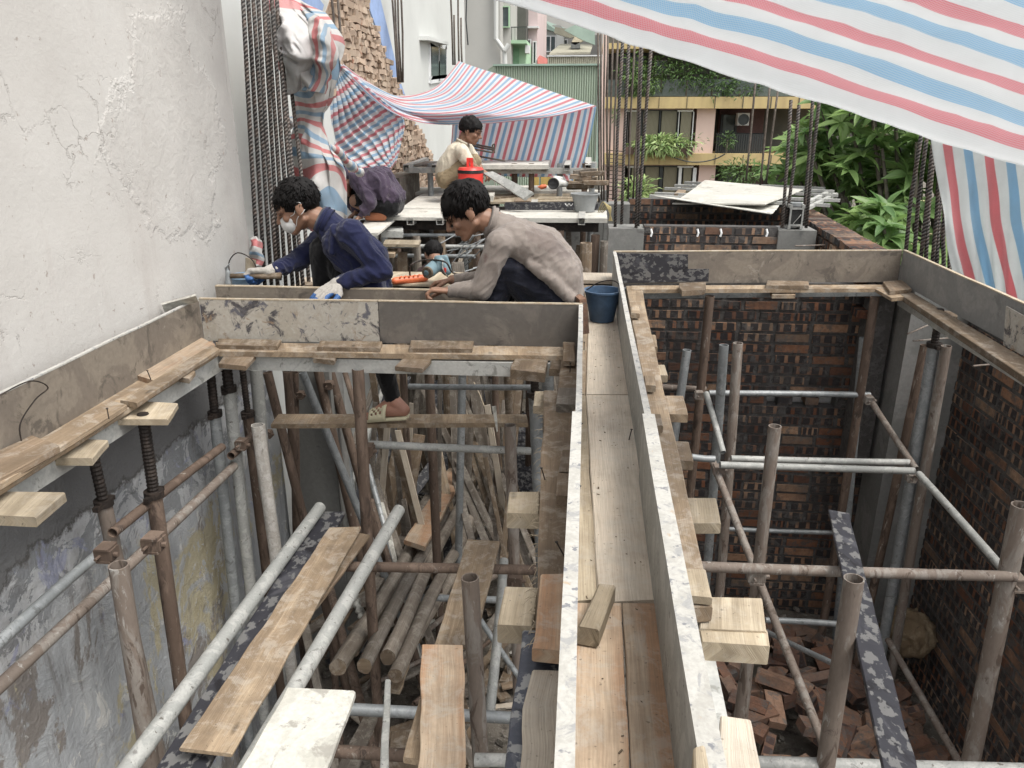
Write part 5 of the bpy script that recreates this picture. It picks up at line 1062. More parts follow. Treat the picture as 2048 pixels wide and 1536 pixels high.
c5 = [[(600, 20, 4.7), (640, 30, 4.65), (664, 60, 4.7)], [(618, 70, 4.6), (650, 80, 4.5), (682, 110, 4.65)], [(622, 120, 4.6), (645, 135, 4.5), (668, 150, 4.65)], [(606, 180, 4.65), (632, 185, 4.55), (655, 190, 4.7)]]
sheet('folded_flap', c5, 60, 40, M['tarpdirty'], None, .4, disp=lambda s, t, p: Vector((.0, -.05*ridg(p, 7.5, 8)-.02*ridg(p, 15, 4), .015*nz(p, 6))), parent=th, u0=.02, uvf=lambda s, t: (t*.38+.15*s+.08*math.sin(s*5), s))
# twisted tie strands and the little cloth on the rebars
for i, (pts, l) in enumerate([([(640, 290), (670, 300), (700, 330), (720, 345)], 'twisted striped tarpaulin strand falling behind the purple-shirted man'), ([(575, 250), (590, 240), (610, 232)], 'knotted plastic tie around the tarpaulin bundle')]):
    mb = MB(); q = [P(x, y, Y=4.9+.25*k) for k, (x, y) in enumerate(pts)]; mb.tube([cr(q, t/20) for t in range(21)], [.028*(1+.3*math.sin(t)) if i == 0 else .025*(1+.4*math.sin(t*1.3)) for t in range(21)], 10)
    tag(mb.build('tarpaulin_strand', M['tarpdirty'], smooth=True), l, 'tarpaulin')
sheet('cloth_knot', [[(505, 475, 4.0), (515, 472, 3.98), (525, 480, 4.)], [(500, 500, 4.0), (513, 498, 3.95), (528, 505, 4.)], [(492, 508, 4.0), (515, 515, 3.95), (530, 520, 4.)], [(506, 530, 4.0), (516, 532, 3.97), (526, 534, 4.)]], 24, 16, M['tarpdirty'], 'small pink and blue scrap of tarpaulin tied at the foot of the rebars', .3, .1, lambda s, t, p: Vector((0, -.03*ridg(p, 12, 4), 0)), cat='cloth')
# ============================================================ BUILDINGS BEYOND
def px_box(mb, x0, y0, x1, y1, Y, depth, proud=0.):
    a = P(x0, y1, Y=Y-proud); b = P(x1, y0, Y=Y-proud); c = (a+b)/2
    mb.box((c.x, Y-proud+depth/2, c.z), (abs(b.x-a.x)/2, depth/2, abs(b.z-a.z)/2)); return mb
def bpart(name, mat, par, x0, y0, x1, y1, Y, depth=.1, proud=0.): return px_box(MB(), x0, y0, x1, y1, Y, depth, proud).build(name, mat, par)
def window(par, x0, y0, x1, y1, Y, cols=1, mat=None, gl=None, fw=2.2, proud=.12, trans=0):
    """frame with recessed panes, px corners"""
    mb = MB(); px_box(mb, x0, y0, x1, y0+fw, Y, .1, proud); px_box(mb, x0, y1-fw, x1, y1, Y, .1, proud)
    for i in range(cols+1):
        x = x0+(x1-x0-fw)*i/cols; px_box(mb, x, y0+fw, x+fw, y1-fw, Y, .1, proud)
    f = mb.build('window', mat or WH, par)
    for i in range(cols):
        xa = x0+(x1-x0-fw)*i/cols+fw; xb = x0+(x1-x0-fw)*(i+1)/cols; bpart('pane', gl or GLM, f, xa, y0+fw, xb, y1-fw, Y, .04, proud-.05)
    return f
GREYR = solid('grey_render', (.42, .415, .39), .9, .2, 0, .06, .6, .003); GREEN = solid('mint_render', (.38, .56, .38), .9, .2, 0, .08, 1); PINKR = solid('pale_pink_render', (.58, .48, .47), .9, .2, 0, .06, 1)
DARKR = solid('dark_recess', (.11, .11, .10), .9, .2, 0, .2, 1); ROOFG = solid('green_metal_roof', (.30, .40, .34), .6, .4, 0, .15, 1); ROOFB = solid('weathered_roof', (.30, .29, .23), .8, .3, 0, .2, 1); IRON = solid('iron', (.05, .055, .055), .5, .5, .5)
b = thing('grey_house', P(965, 240, Y=18), 'tall plain grey rendered house with a drain pipe behind the far tent', 'building')
bpart('wall', GREYR, b, 905, -120, 1000, 330, 18, 4.)
mb = MB(); mb.tube([P(992, -40, Y=17.9), P(992, 78, Y=17.9), P(1009, 102, Y=17.9), P(1010, 128, Y=17.9)], .05, 8); mb.build('drain_pipe', PL2, b)
mb = MB(); mb.tube([P(1009, 102, Y=17.85), P(1018, 88, Y=17.85)], .05, 8); mb.build('drain_pipe', PL2, b)
mb = MB(); mb.tube([P(934, -40, Y=17.9), P(932, 40, Y=17.9), P(936, 90, Y=17.9)], .015, 6); mb.build('cable', IRON, b)
b = thing('green_house', P(1025, 130, Y=19), 'narrow mint green house with a railed balcony beside the grey house', 'building')
bpart('wall', GREYR, b, 1000, -80, 1021, 200, 18.6, 3.); bpart('wall', GREEN, b, 1021, 82, 1051, 200, 19.2, 3.); bpart('upper_wall', DARKR, b, 1021, -60, 1052, 82, 20.2, 2.)
window(b, 1001, 12, 1019, 55, 18.6, 1, GREEN); bpart('arched_niche', solid('dark_green_paint', (.20, .36, .22), .8), b, 1022, 97, 1038, 130, 19.2, .05, .04)
bpart('balcony_slab', GREEN, b, 1020, 80, 1053, 87, 19.2, 1.2, .5)
rl = MB(); px_box(rl, 1019, 53, 1053, 55, 18.7, .05)
for i in range(12): px_box(rl, 1020+i*2.8, 55, 1020.6+i*2.8, 80, 18.7, .03)
tag(rl.build('railing', IRON, b), kind='stuff')
bpart('air_conditioner', WH, b, 1050, 90, 1058, 106, 19.0, .4)
b = thing('pink_house', P(1062, 130, Y=21), 'pale pink house front with tall white windows beyond the green house', 'building')
bpart('wall', PINKR, b, 1052, -60, 1076, 200, 21, 4.); window(b, 1054, 78, 1062, 128, 21, 1); window(b, 1065, 82, 1073, 128, 21, 1); bpart('cornice', WH, b, 1052, 52, 1077, 56, 21, .3, .2)
b = thing('grey_gable_house', P(1095, 110, Y=30), 'grey house with green gabled roof and dark two-pane window', 'building')
bpart('wall', GREYR, b, 1074, 50, 1122, 160, 30, 5.); window(b, 1090, 71, 1112, 104, 30, 2)
mb = MB(); polyslab(mb, [P(1072, 52, Y=29.8), P(1082, 38, Y=29.8), P(1140, 60, Y=31.), P(1122, 68, Y=29.8), P(1098, 60, Y=29.8)], (0, -3, 0)); mb.build('roof', ROOFG, b)
b = thing('small_house', P(1140, 110, Y=27), 'low pale house with a brown sloped roof and an air conditioner on it', 'building')
bpart('wall', PL2, b, 1112, 66, 1128, 110, 28, 3.); bpart('wall', GREYR, b, 1128, 70, 1200, 140, 29, 4.); window(b, 1126, 78, 1136, 92, 29, 1, proud=.3)
mb = MB(); polyslab(mb, [P(1098, 110, Y=24), P(1120, 92, Y=26), P(1185, 92, Y=26), P(1180, 108, Y=24)], (0, -.5, -.1)); mb.build('roof', ROOFB, b)
bpart('air_conditioner', solid('dark_unit', (.16, .17, .17)), b, 1142, 84, 1160, 97, 25, .6)
for i, q in enumerate([[(1108, 66), (1110, 54), (1150, 60), (1156, 72), (1140, 76)], [(1142, 86), (1152, 68), (1178, 62), (1172, 78), (1150, 90)], [(1128, 60), (1160, 45), (1190, 60), (1190, 90), (1165, 80)]]):
    mb = MB(); polyslab(mb, [P(x, y, Y=26-i) for x, y in q], (0, -.2, 0)); mb.build('awning', [ROOFB, solid('cream_roof', (.55, .50, .38), .7), ROOFG][i], b)
b = thing('far_house', P(1080, 100, Y=44), 'broad pale house closing the street far behind the roofs', 'building')
bpart('wall', GREYR, b, 1040, -60, 1300, 200, 44, 5.); window(b, 1184, 82, 1196, 100, 44, 2)
def corrug(mb, x0, x1, yt0, yt1, yb, Y, n, amp):
    a = P(x0, yt0, Y=Y); c = P(x1, yt1, Y=Y); zb = P((x0+x1)/2, yb, Y=Y).z; N_ = n*4; b0 = len(mb.v)
    for i in range(N_+1):
        p = a.lerp(c, i/N_); dy = amp*(1 if (i % 4) in (0, 1) else -1); mb.v.append((p.x, p.y+dy, p.z)); mb.v.append((p.x, p.y+dy, zb))
    for i in range(N_): q = b0+2*i; mb.face((q, q+1, q+3, q+2))
    return mb
b = thing('green_shed', P(1090, 330, Y=14), 'green corrugated metal shed wall behind the far tent', 'shed')
SHED = solid('sage_green_metal', (.40, .47, .38), .55, .4, 0, .06, .8)
corrug(MB(), 988, 1197, 131, 129, 420, 14, 44, .018).build('wall_sheet', SHED, b)
mb = MB(); px_box(mb, 986, 127, 1198, 132, 14, .12, .06); px_box(mb, 1193, 127, 1198, 400, 14, .08, .05); mb.build('trim', ROOFG, b)
mb = MB(); polyslab(mb, [P(965, 148, Y=14.3), P(988, 129, Y=14.05), P(988, 132, Y=14.05), P(967, 152, Y=14.3)], (0, -.3, 0)); mb.build('trim', SHED, b)
mb = MB(); polyslab(mb, [P(940, 172, Y=14.4), P(988, 133, Y=14.05), P(988, 420, Y=14.05), P(940, 420, Y=14.4)], (0, -.05, 0)); mb.build('gable_end', SHED, b)
b = thing('cream_roof', P(1145, 128, Y=16), 'cream corrugated roof panel above the green shed', 'roof'); corrug(MB(), 1095, 1200, 113, 110, 130, 16, 26, .02).build('sheet', solid('cream_metal', (.58, .56, .46), .6), b)
mb = MB(); px_box(mb, 1094, 110, 1201, 113, 16, .2, .05); mb.build('trim', WH, b)
mb = MB(); polyslab(mb, [P(1075, 130, Y=20), P(1075, 108, Y=22), P(1096, 118, Y=22), P(1096, 132, Y=20)], (0, -.1, 0)); tag(mb.build('red_roof', solid('red_roof_paint', (.33, .10, .08), .7)), 'small red roof corner peeping over the green shed', 'roof')
# apartment block
YA = 24.
PK_ = NB('pink_panel_wall', .85, .25); ob = PK_.tc.outputs['Object']
PK_.col(PK_.mix(PK_.ramp(PK_.noise(ob, .8, 5), [(.35, 0.), (.65, 1.)]), (.68, .51, .45), (.74, .57, .50))); PKM = PK_.m
OCH = NB('ochre_band', .75, .3); z = OCH.sep(OCH.tc.outputs['Object']); OCH.col(OCH.mix(OCH.ramp(OCH.noise(OCH.map(OCH.tc.outputs['Object'], (1, 1, .2), False), 4, 5), [(.4, 0.), (.7, 1.)]), (.52, .41, .20), (.43, .33, .17))); OCHM = OCH.m
CUR = NB('curtained_glass', .25, .5); CUR.col(CUR.mix(CUR.ramp(CUR.wave(CUR.tc.outputs['Object'], 9, 2, 3, 'X'), [(.2, 0.), (.8, 1.)]), (.14, .13, .09), (.26, .235, .165))); CURM = CUR.m
ap = thing('apartment_block', P(1400, 400, Y=YA), 'pink apartment block with ochre bands, curtained windows and planted balconies', 'building')
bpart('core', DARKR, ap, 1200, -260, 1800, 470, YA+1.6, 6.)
# facade pieces per storey: pink piers; recesses between
def sto(y0, y1, k):
    for x0, x1 in ((1205, 1250), (1388, 1432)): bpart('pink_wall', PKM, ap, x0, y0, x1, y1, YA, 1.6)
    bpart('sill_wall', PKM, ap, 1250, y1-14, 1388, y1, YA, 1.5)
    bpart('window_head', PKM, ap, 1250, y0, 1388, y0+3, YA, 1.5)
sto(217, 309, 0); sto(329, 470, 1)
bpart('ochre_band', OCHM, ap, 1205, 193, 1720, 217, YA, 2., .35); bpart('ochre_band', OCHM, ap, 1205, 309, 1720, 329, YA, 2., .35); bpart('ochre_band', OCHM, ap, 1205, 82, 1720, 98, YA, 2., .35)
for i in range(8):
    for y0, y1 in ((193, 217), (309, 329)): bpart('panel_joint', DARKR, ap, 1262+i*56, y0+.5, 1262.8+i*56, y1-.5, YA, .05, .37)
for y0, y1 in ((220, 296), (332, 470)):
    f = window(ap, 1254, y0, 1282, y1, YA, 1, WH, CURM, 3.4); 
    f = window(ap, 1282, y0, 1356, y1, YA, 2, IRON, CURM, 1.6, .05); f = window(ap, 1355, y0, 1387, y1, YA, 1, WH, CURM, 3.4)
for y0, y1, rail in ((217, 309, 266), (329, 470, 400)):
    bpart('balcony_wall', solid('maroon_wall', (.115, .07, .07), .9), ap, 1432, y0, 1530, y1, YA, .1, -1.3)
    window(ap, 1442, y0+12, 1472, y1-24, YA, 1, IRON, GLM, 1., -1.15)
    r_ = MB(); px_box(r_, 1432, rail, 1530, rail+1.4, YA, .05); 
    for i in range(22): px_box(r_, 1433+i*4.5, rail, 1433.8+i*4.5, y1, YA, .03)
    tag(r_.build('railing', IRON, ap), kind='stuff')
bpart('balcony_glass', GLM, ap, 1432, 268, 1500, 306, YA, .03, -.08)
ac = px_box(MB(), 1474, 226, 1500, 251, YA, .35, -.5).build('air_conditioner', WH, ap)
c = P(1487, 239, Y=YA+.13); mb = MB(); mb.lathe([(.001, 0), (.155, 0), (.155, .03), (.135, .03), (.13, .01), (.001, .01)], c, 20, (0, -1, 0)); mb.build('fan_grille', IRON, ac)
mb = MB(); px_box(mb, 1250, 295, 1386, 309, YA, .5, .55); mb.build('planter_box', solid('brown_planter', (.12, .075, .06)), ap)
# upper balcony
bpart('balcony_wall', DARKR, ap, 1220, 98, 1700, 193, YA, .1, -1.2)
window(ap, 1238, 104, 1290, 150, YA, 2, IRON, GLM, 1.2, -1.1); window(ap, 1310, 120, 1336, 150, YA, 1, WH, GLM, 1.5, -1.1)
bpart('glass_balustrade', solid('green_glass', (.10, .125, .115), .2, .6), ap, 1215, 158, 1600, 193, YA, .03, .1)
for i in range(14): bpart('planter', [WH, solid('terracotta', (.30, .12, .08)), PL2][i % 3], ap, 1236+i*22+R.uniform(-4, 4), 180, 1246+i*22+R.uniform(-2, 5), 192, YA, .25, .05)
mb = MB(); mb.tube([cr([P(1330, 308, Y=YA-.5), P(1370, 322, Y=YA-.5), P(1400, 324, Y=YA-.5), P(1430, 318, Y=YA-.5), P(1450, 308, Y=YA-.5)], t/16) for t in range(17)], .018, 5); mb.build('hanging_cable', IRON, ap)
mb = MB(); px_box(mb, 1202, 60, 1207, 420, 12, .05); tag(mb.build('pink_post', PKM), 'thin faded pink post in front of the green shed', 'post')
# ============================================================ PLANTS
def leafmat(name, a, b, c, tr=.25):
    n = NB(name, .45, .45); ob = n.tc.outputs['Object']; at = n.t.nodes.new('ShaderNodeAttribute'); at.attribute_name = 'tone'
    col = n.mix(n.ramp(at.outputs['Fac'], [(0., 0.), (1., 1.)]), a, b); u = n.sep(n.tc.outputs['UV'])
    rib = n.ramp(n.math('ABSOLUTE', n.math('SUBTRACT', u[1], .5)), [(.0, .6), (.05, 0.)]); col = n.mix(rib, col, c)
    vv = n.wave(n.map(n.tc.outputs['UV'], (1, 1, 1), False), 9, 0, 0, 'X'); col = n.mix(n.math('MULTIPLY', vv, .18), col, c)
    n.col(col); t = n.t.nodes.new('ShaderNodeBsdfTranslucent'); n.put(t.inputs[0], col); mx = n.t.nodes.new('ShaderNodeMixShader'); mx.inputs[0].default_value = tr
    out = n.t.nodes['Material Output']; n.t.links.new(n.b.outputs[0], mx.inputs[1]); n.t.links.new(t.outputs[0], mx.inputs[2]); n.t.links.new(mx.outputs[0], out.inputs[0]); return n.m
LEAF = leafmat('plumeria_leaf', (.07, .165, .05), (.25, .38, .12), (.34, .44, .21), .42); LEAFS = leafmat('small_leaf', (.04, .095, .03), (.13, .21, .06), (.2, .3, .1)); LEAFV = leafmat('variegated_leaf', (.12, .24, .06), (.42, .52, .22), (.55, .6, .35))
def leafverts(L, Wd, droop, fold, n=6):
    V = []; 
    for i in range(n+1):
        s = i/n; w = Wd*math.sin(math.pi*min(1, s**.8*.97+.03))**.8*(1 if s < .98 else .3); x = L*s; z = -droop*s*s*L; z2 = fold*w
        V.append([(x, -w/2, z+z2), (x, 0, z), (x, w/2, z+z2)])
    return V
def addleaf(mb, tones, M4, V, tone):
    b = len(mb.v); n = len(V)
    for r in V:
        for p in r: mb.v.append(tuple(M4@Vector(p)))
    for i in range(n-1):
        for k in (0, 1):
            a = b+i*3+k; mb.face((a, a+3, a+4, a+1), [(i/(n-1), k*.5), ((i+1)/(n-1), k*.5), ((i+1)/(n-1), (k+1)*.5), (i/(n-1), (k+1)*.5)]); tones.append(tone)
def settone(o, tones):
    at = o.data.attributes.new('tone', 'FLOAT', 'FACE'); at.data.foreach_set('value', tones)
tr = thing('plumeria_tree', (3.4, 8.3, GZ), 'large leafy plumeria tree with a few pale flowers right of the apartment block', 'tree')
leafmeshes = []
for k in range(6):
    mb = MB(); tn = []; addleaf(mb, tn, Matrix.Identity(4), leafverts(.27+.02*k, .10+.006*(k % 3), .25+.1*(k % 3), .3), [.1, .3, .5, .7, .9, 1.][k]); o = mb.build('leaf', LEAF, None, True); settone(o, tn); leafmeshes.append(o.data); bpy.data.objects.remove(o)
ros = []
def inel(p, c, r): return sum(((p[i]-c[i])/r[i])**2 for i in range(3)) < 1
ELL = [((2.95, 9.6, -.05), (.95, .9, 1.15)), ((3.3, 8.6, -.1), (1.5, 1.6, 1.3)), ((2.6, 7.4, -.5), (.75, 1.0, .75)), ((4.9, 8.2, .3), (1.7, 1.6, 1.3)), ((2.95, 6.1, -.75), (.75, .9, .75)), ((4.2, 6.6, -.2), (1.3, 1.0, .9)), ((2.75, 5.2, -.5), (.45, .6, .5)), ((2.9, 8.4, .75), (.8, .9, .6))]
tries = 0
while len(ros) < 1050 and tries < 40000:
    tries += 1; c, r = R.choice(ELL); p = Vector([c[i]+R.uniform(-1, 1)*r[i] for i in range(3)])
    if p.x < (2.15+(p.y-4.6)*.06 if p.y < 8.3 else 2.05) or noise.noise(p*1.15) < -.28: continue
    if not inel(p, c, r) or (inel(p, c, [q*.62 for q in r]) and R.random() < .75): continue
    if any((p-q).length < .10 for q in ros[-250:]): continue
    ros.append(p)
ros.sort(key=lambda p: pix(p)[2] if -20 < pix(p)[0] < 1900 and pix(p)[1] > 120 else 99)
mbs = MB(); tns = []; cntl = 0; tips = []
for ri, p in enumerate(ros):
    up_ = Vector((R.uniform(-.5, .5), R.uniform(-.7, .2), 1)).normalized(); q = up_.to_track_quat('Z', 'X').to_matrix().to_4x4(); a0 = R.uniform(0, 6.3); nl = R.randint(8, 12); tips.append((p, up_))
    base = R.random()
    for k in range(nl):
        el = R.uniform(-.15, .75)-.25*(k/nl); sc = R.uniform(.5, .88)
        Mx = Matrix.Translation(p)@q@Matrix.Rotation(a0+k*2.4, 4, 'Z')@Matrix.Rotation(-el, 4, 'Y')@Matrix.Rotation(R.uniform(-.4, .4), 4, 'X')@Matrix.Scale(sc, 4)
        ti = min(5, max(0, int(base*4+R.uniform(0, 2.5))))
        if cntl < 295 and R.random() < .75:
            o = bpy.data.objects.new('leaf', leafmeshes[ti]); COL.objects.link(o); o.parent = tr; o.matrix_parent_inverse = Matrix.Translation(-tr.location); o.matrix_basis = Mx; cntl += 1
        else: addleaf(mbs, tns, Mx, leafverts(.27+.02*ti, .105, R.uniform(.1, .5), .3, 4), [.05, .25, .45, .65, .85, 1.][ti])
o = mbs.build('foliage', LEAF, tr, True); settone(o, tns); tag(o, kind='stuff')
mb = MB(); BARK = m_patch('plumeria_bark', [(.12, .105, .085), (.19, .17, .14), (.07, .06, .05)], 8, (.5, .6), .9, .004, 60)
root = Vector((3.4, 7.6, GZ))
for i, (t, u_) in enumerate(tips):
    if i % 6: continue
    hub = Vector((3.3+(t.x-3.3)*.4, 7.5+(t.y-7.5)*.4, -1.2+.25*(t.z+1))); m2 = hub.lerp(t, .55)+Vector((0, 0, -.12)); mb.tube([root.lerp(hub, .9), hub, m2, t-u_*.02], [.045, .035, .022, .014], 6)
mb.build('branches', BARK, tr, True)
mb = MB(); mb.tube([root, root+Vector((.05, -.05, .7)), root+Vector((-.1, 0, 1.3))], [.16, .13, .1], 12); mb.build('trunk', BARK, tr, True)
FL = solid('pale_flower', (.72, .66, .40), .6); mb = MB()
for p, u_ in R.sample(tips[:220], 30):
    for f in range(4):
        c = p+u_*.09+Vector((R.uniform(-.05, .05), R.uniform(-.05, .05), R.uniform(0, .04)))
        for k in range(5):
            a = k*1.256; d = Vector((math.cos(a), math.sin(a), .5))*.03; s = Vector((-math.sin(a), math.cos(a), 0))*.012; b0 = len(mb.v); mb.v += [tuple(c), tuple(c+d*.6+s), tuple(c+d), tuple(c+d*.6-s)]; mb.face((b0, b0+1, b0+2, b0+3))
tag(mb.build('flowers', FL, tr), kind='stuff')
def bush(name, label, c, rad, n, L, mat, tone=(0, 1), cat='plant', droop=.8, group='plants on the apartment balconies', upb=.3):
    L *= .5; n = int(n*1.25); mb = MB(); tn = []
    for i in range(n):
        d = Vector((R.gauss(0, 1), R.gauss(0, 1), R.gauss(0, 1))).normalized()*R.random()**.4; p = Vector(c)+Vector((d.x*rad[0], d.y*rad[1], d.z*rad[2]))*(.8+.5*noise.noise(d*2+Vector(c)))
        dr = (d+Vector((0, 0, upb))+Vector((R.uniform(-.5, .5),)*3)).normalized(); q = dr.to_track_quat('X', 'Z').to_matrix().to_4x4()
        addleaf(mb, tn, Matrix.Translation(p)@q@Matrix.Rotation(R.uniform(-1, 1), 4, 'X'), leafverts(L*R.uniform(.6, 1.2), L*.3, droop, .3, 3), R.uniform(*tone))
    th = thing(name, Vector(c)-Vector((0, 0, rad[2])), label, cat, group); o = mb.build('foliage', mat, th, True); settone(o, tn); tag(o, kind='stuff')
    s = MB(); s.tube([Vector(c)-Vector((0, 0, rad[2]*1.2)), Vector(c)], [.03, .015], 6); s.build('stem', BARK, th); return th
def pb(x, y, Y, rx, rz, n, L, mat, label, tone=(0, 1), name='potted_plant', **kw): bush(name, label, P(x, y, Y=Y), (rx, .4, rz), n, L, mat, tone, **kw)
pb(1322, 290, YA-.5, 1.05, .3, 500, .38, LEAFV, 'pale variegated plants overflowing the window box of the pink apartment block', upb=.2)
pb(1375, 285, YA-.5, .7, .35, 60, .2, LEAFS, 'sparse wispy shrub at the right end of the window box')
pb(1275, 385, YA-1.5, .7, .5, 260, .4, LEAFV, 'leafy pale plant in front of the lower apartment window')
pb(1262, 150, YA-.3, .5, .8, 330, .25, LEAFS, 'tall yellow-green shrub at the left of the upper balcony', (.6, 1))
pb(1290, 165, YA-.3, .6, .5, 330, .25, LEAFS, 'bright round shrub beside the tall one on the upper balcony', (.5, 1))
pb(1325, 130, YA-.1, .8, .6, 350, .22, LEAFS, 'feathery green shrub in the middle of the upper balcony', (.2, .7))
pb(1375, 150, YA-.1, .9, .6, 400, .25, LEAFS, 'drooping dull green shrub on the upper balcony', (.1, .6))
pb(1425, 170, YA-.1, .9, .45, 350, .25, LEAFS, 'low dark shrub on the upper balcony', (0, .5))
pb(1480, 178, YA-.1, .9, .35, 250, .25, LEAFS, 'low dark shrub at the right of the upper balcony', (0, .4))
pb(1455, 280, YA-.3, .3, .3, 90, .2, LEAFS, 'small pot plant on the balcony under the air conditioner', (.1, .5))
pb(1485, 345, YA-2, .9, .4, 420, .25, LEAFS, 'green climber hanging below the middle balcony', (.2, .7))
pb(1232, 230, 11., .05, .12, 60, .09, LEAFS, 'tiny green sprig caught between the far rebars', (.3, .8), group=None)
# ============================================================ PEOPLE
import numpy as np
def capsule(mb, p0, r0, p1, r1, n=14):
    p0 = Vector(p0); p1 = Vector(p1); t = p1-p0
    if t.length < 1e-5: t = Vector((0, 0, 1e-4))
    t.normalize(); a = t.cross(Vector((0, 0, 1)) if abs(t.z) < .9 else Vector((1, 0, 0))).normalized(); b = t.cross(a); rings = []
    def ring(c, r): rings.append([c+(a*math.cos(2*math.pi*k/n)+b*math.sin(2*math.pi*k/n))*r for k in range(n)])
    for i in range(1, 5): th = math.pi/2*(1-i/4.); ring(p0-t*r0*math.sin(th), max(r0*math.cos(th), r0*.08))
    for i in range(0, 4): th = math.pi/2*(i/4.); ring(p1+t*r1*math.sin(th), max(r1*math.cos(th), r1*.08))
    mb.loft(rings)
def ellip(mb, c, rad, M=None, n=16):
    c = Vector(c); M = M or Matrix.Identity(3); rings = []
    for i in range(1, n):
        th = math.pi*i/n; rings.append([c+M@Vector((rad[0]*math.sin(th)*math.cos(2*math.pi*k/n), rad[1]*math.sin(th)*math.sin(2*math.pi*k/n), rad[2]*math.cos(th))) for k in range(n)])
    mb.loft(rings)
def blob(name, prims, mats, voxel, parent, smooth=4, folds=None, matfn=None, extra=None):
    mb = MB()
    for p in prims:
        if p[0] == 'c': capsule(mb, *p[1:])
        else: ellip(mb, *p[1:])
    me = bpy.data.meshes.new('tmp'); me.from_pydata(mb.v, [], mb.f); o = bpy.data.objects.new('tmp', me); COL.objects.link(o)
    m = o.modifiers.new('r', 'REMESH'); m.mode = 'VOXEL'; m.voxel_size = voxel; m.adaptivity = 0
    s = o.modifiers.new('s', 'SMOOTH'); s.factor = .5; s.iterations = smooth
    dg = bpy.context.evaluated_depsgraph_get(); me2 = bpy.data.meshes.new_from_object(o.evaluated_get(dg)); bpy.data.objects.remove(o)
    me2.name = name; nv = len(me2.vertices); co = np.empty(nv*3, 'f'); me2.vertices.foreach_get('co', co); co = co.reshape(-1, 3)
    if folds:
        no = np.empty(nv*3, 'f'); me2.vertex_normals.foreach_get('vector', no); no = no.reshape(-1, 3)
        for i in range(nv):
            co[i] += no[i]*folds(Vector(co[i]), Vector(no[i]))
        me2.vertices.foreach_set('co', co.ravel())
    if not isinstance(mats, (list, tuple)): mats = [mats]
    me2.materials.clear()
    for m_ in mats: me2.materials.append(m_)
    me2.polygons.foreach_set('use_smooth', [True]*len(me2.polygons))
    if matfn:
        me2.polygons.foreach_set('material_index', [matfn(Vector(p.center)) for p in me2.polygons])
    else: me2.polygons.foreach_set('material_index', [0]*len(me2.polygons))
    me2.update(); o = bpy.data.objects.new(name, me2); COL.objects.link(o)
    if parent: o.parent = parent; o.matrix_parent_inverse = Matrix.Translation(-parent.matrix_basis.translation) if parent.type == 'EMPTY' else Matrix.Identity(4)
    return o
def skin(name, c):
    n = NB(name, .5, .4); ob = n.tc.outputs['Object']; n.b.inputs['Subsurface Weight'].default_value = .08; n.b.inputs['Subsurface Radius'].default_value = (.02, .008, .004)
    n.col(n.mix(n.ramp(n.noise(ob, 18, 5, .6), [(.3, 0.), (.7, 1.)]), tuple(x*.86 for x in c), tuple(min(1, x*1.1) for x in c))); n.bump(n.noise(ob, 260, 3, .6), .0008, .5); return n.m
def cloth(name, c, c2, dirt=(.3, .27, .24), da=.12, sweat=None):
    n = NB(name, .88, .15); ob = n.tc.outputs['Object']; n.b.inputs['Sheen Weight'].default_value = .15
    col = n.mix(n.ramp(n.noise(ob, 7, 7, .65), [(.35, 0.), (.65, 1.)]), c, c2); col = n.mix(n.math('MULTIPLY', n.ramp(n.noise(ob, 22, 6, .7), [(.55, 0.), (.66, 1.)]), da), col, dirt)
    if sweat:
        for (p, rad, cc) in sweat:
            v = n.t.nodes.new('ShaderNodeVectorMath'); v.operation = 'DISTANCE'; n.t.links.new(ob, v.inputs[0]); v.inputs[1].default_value = p
            d = n.math('ADD', v.outputs['Value'], n.math('MULTIPLY', n.math('SUBTRACT', n.noise(ob, 9, 7, .7), .5), rad*2.6)); col = n.mix(n.ramp(d, [(rad*.75, 1.), (rad*1.05, 0.)]), col, cc)
    n.col(col); w = n.wave(ob, 900, 0, 0, 'DIAGONAL'); n.bump(n.mix(.85, w, n.noise(ob, 16, 6, .65, 1.)), .006, .5); return n.m
HAIR = solid('black_hair', (.008, .007, .007), .7, .2, 0, .3, 60)
EYE = solid('dark_lash', (.02, .014, .012), .6)
def frame_head(c, fwd, up, s=1.):
    f = Vector(fwd).normalized(); u = Vector(up); u = (u-f*u.dot(f)).normalized(); r = f.cross(u)
    M3 = Matrix((r, f, u)).transposed(); return lambda x, y, z: Vector(c)+M3@Vector((x, y, z))*s, M3
def headprims(T, M3, s=1.):
    S_ = lambda *a: tuple(x*s for x in a)
    P_ = []
    def e(c, r): P_.append(('e', T(*c), S_(*r), M3))
    def c_(a, ra, b, rb): P_.append(('c', T(*a), ra*s, T(*b), rb*s))
    e((0, -.012, .035), (.074, .092, .082)); e((0, .022, -.022), (.061, .066, .080)); e((0, .045, .035), (.060, .050, .050))
    e((0, .055, -.062), (.042, .036, .036)); c_((0, .074, -.090), .019, (0, .07, -.085), .021)
    for sx in (-1, 1):
        c_((sx*.052, .0, -.055), .020, (sx*.016, .066, -.090), .018); e((sx*.036, .066, -.022), (.024, .020, .022)); c_((sx*.012, .090, .020), .011, (sx*.046, .070, .018), .011)
        e((sx*.0785, -.008, -.008), (.009, .020, .032)); c_((sx*.078, -.012, .02), .006, (sx*.082, -.026, .004), .006); c_((sx*.078, .004, -.036), .006, (sx*.079, .002, -.026), .006); c_((sx*.012, .103, -.030), .0085, (sx*.010, .098, -.030), .008)
    c_((0, .092, .012), .009, (0, .116, -.025), .011); e((0, .090, -.053), (.022, .013, .006)); e((0, .089, -.064), (.019, .013, .0065)); e((0, .084, -.045), (.026, .010, .012))
    return P_
